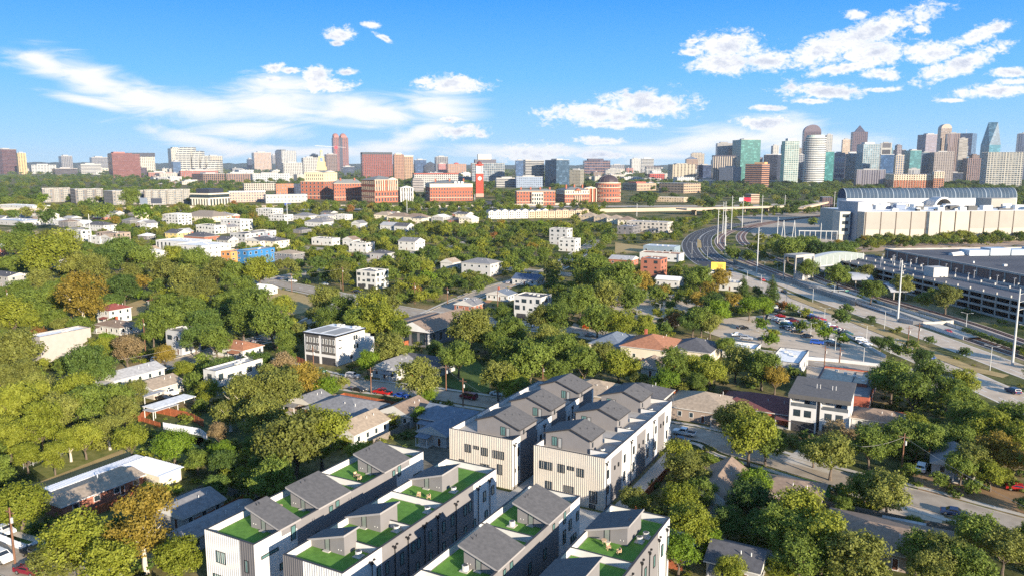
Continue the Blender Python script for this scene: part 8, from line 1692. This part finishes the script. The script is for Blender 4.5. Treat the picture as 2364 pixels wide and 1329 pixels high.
# undergrowth: low bushes and weeds in yards and verges
LOWM['U', 0] = crown_mesh('crown', 8, 420, .12, 'bush')
for col in 'gdoyGrl': o = bpy.data.objects.new('k%02d' % len(kinds), LOWM['U', 0]); o.material_slots[0].link = 'OBJECT'; o.material_slots[0].material = LEAF[col]; far_col.objects.link(o); kidx['U', 0, col] = len(kinds); kinds.append(('U', 0, col))
for i in range(9000):
    px__, py_ = rt_.uniform(-60, 2420), 540 + 860 * rt_.random() ** 1.7; q = P(px__, py_); Rm = rt_.choice([.4, .6, .8, 1.1, 1.6, 2.2])
    if on_road(q.x, q.y, .2) or occupied(q.x, q.y, -1.2 if Rm < 1 else 0) or (math.sin(q.x * .11) * math.cos(q.y * .13 + 1) < -.25) or any(in_poly(q.x, q.y, pp) for pp in PATCH): continue
    P_.append((q.x, q.y, 0)); S_.append((Rm, Rm, Rm * rt_.uniform(.6, 1.1))); I_.append(kidx['U', 0, rt_.choice('ggdooyyo')]); R_.append((0, 0, rt_.uniform(0, 6.28)))
# far woods thinning to the horizon
for i in range(15000):
    D = 1150 * (9.5 ** rt_.random()); x = rt_.uniform(-80, 2440); q = PD(x, 400, D); q.z = 0
    Rm = rt_.uniform(6, 10) * (1 + D / 9000)
    py_ = topx(q)[1]
    if py_ > 470 and 0 < x < 1400 and False: continue
    if D < 1500 and (on_road(q.x, q.y, 2) or occupied(q.x, q.y, 2)): continue
    if occupied(q.x, q.y, 0): continue
    cx_, cy_, d = topx((q.x, q.y, Rm)); rp = Rm / d * F * .7
    if any(py_ > yb - .5 and cx_ + rp > x0 and cx_ - rp < x1 and cy_ + rp > y0 and cy_ - rp < y1 for x0, y0, x1, y1, yb in KEEP): continue
    nz = math.sin(q.x * .004 + 1) * math.cos(q.y * .0021) + math.sin(q.x * .0013 + q.y * .003)
    if rt_.random() > (.62 if D > 6000 or x > 1560 or D < 1700 else .44) + .22 * nz: continue
    add_far(q, Rm, rt_.choice('RRS'), rt_.choice('ddddggo'), hs=.8)
me = bpy.data.meshes.new('woodland'); n = len(P_); me.vertices.add(n); me.vertices.foreach_set('co', np.array(P_, dtype=np.float32).ravel())
for nm_, ty, dat in (('sc', 'FLOAT_VECTOR', S_), ('rot', 'FLOAT_VECTOR', R_)):
    a = me.attributes.new(nm_, ty, 'POINT'); a.data.foreach_set('vector', np.array(dat, dtype=np.float32).ravel())
a = me.attributes.new('kind_index', 'INT', 'POINT'); a.data.foreach_set('value', np.array(I_, dtype=np.int32))
wo_ = bpy.data.objects.new('woodland', me); C.objects.link(wo_); wo_['kind'] = 'stuff'; wo_['label'] = 'dense mass of mixed trees filling the ground between houses out to the horizon'; wo_['category'] = 'woodland'
g = bpy.data.node_groups.new('scatter', 'GeometryNodeTree'); g.interface.new_socket('Geometry', in_out='INPUT', socket_type='NodeSocketGeometry'); g.interface.new_socket('Geometry', in_out='OUTPUT', socket_type='NodeSocketGeometry')
gi, go = g.nodes.new('NodeGroupInput'), g.nodes.new('NodeGroupOutput'); ci_ = g.nodes.new('GeometryNodeCollectionInfo'); ci_.inputs['Collection'].default_value = far_col; ci_.inputs['Separate Children'].default_value = True; ci_.inputs['Reset Children'].default_value = True
iop = g.nodes.new('GeometryNodeInstanceOnPoints'); iop.inputs['Pick Instance'].default_value = True
def na(nm_, ty): q = g.nodes.new('GeometryNodeInputNamedAttribute'); q.data_type = ty; q.inputs['Name'].default_value = nm_; return q.outputs['Attribute']
m2p = g.nodes.new('GeometryNodeMeshToPoints'); g.links.new(gi.outputs[0], m2p.inputs['Mesh']); g.links.new(m2p.outputs[0], iop.inputs['Points']); g.links.new(ci_.outputs[0], iop.inputs['Instance']); g.links.new(na('kind_index', 'INT'), iop.inputs['Instance Index'])
g.links.new(na('sc', 'FLOAT_VECTOR'), iop.inputs['Scale']); e2r = g.nodes.new('FunctionNodeEulerToRotation'); g.links.new(na('rot', 'FLOAT_VECTOR'), e2r.inputs[0]); g.links.new(e2r.outputs[0], iop.inputs['Rotation']); g.links.new(iop.outputs[0], go.inputs[0])
md = wo_.modifiers.new('scatter', 'NODES'); md.node_group = g
print('TREES individual', len(big), 'woodland', n, 'objects', len(bpy.data.objects))
hz = MB(); hz.box(-9500, -250, -1, 9500, 12500, 262)
ho = hz.obj('haze', bpy.data.materials.new('thin blue haze')); ho['kind'] = 'stuff'; ho['label'] = 'thin pale blue haze over the city'
hm = ho.data.materials[0]; hm.use_nodes = True; hm.node_tree.nodes.clear(); pv = hm.node_tree.nodes.new('ShaderNodeVolumePrincipled'); pv.inputs['Density'].default_value = 3.2e-5; pv.inputs['Color'].default_value = (.90, .95, 1.0, 1); pv.inputs['Anisotropy'].default_value = .2
hm.node_tree.links.new(pv.outputs[0], hm.node_tree.nodes.new('ShaderNodeOutputMaterial').inputs['Volume'])
sc.cycles.use_denoising = False; sc.cycles.adaptive_threshold = .004; sc.cycles.max_bounces = 5; sc.cycles.diffuse_bounces = 3; sc.cycles.glossy_bounces = 2; sc.cycles.transmission_bounces = 2; sc.cycles.transparent_max_bounces = 4
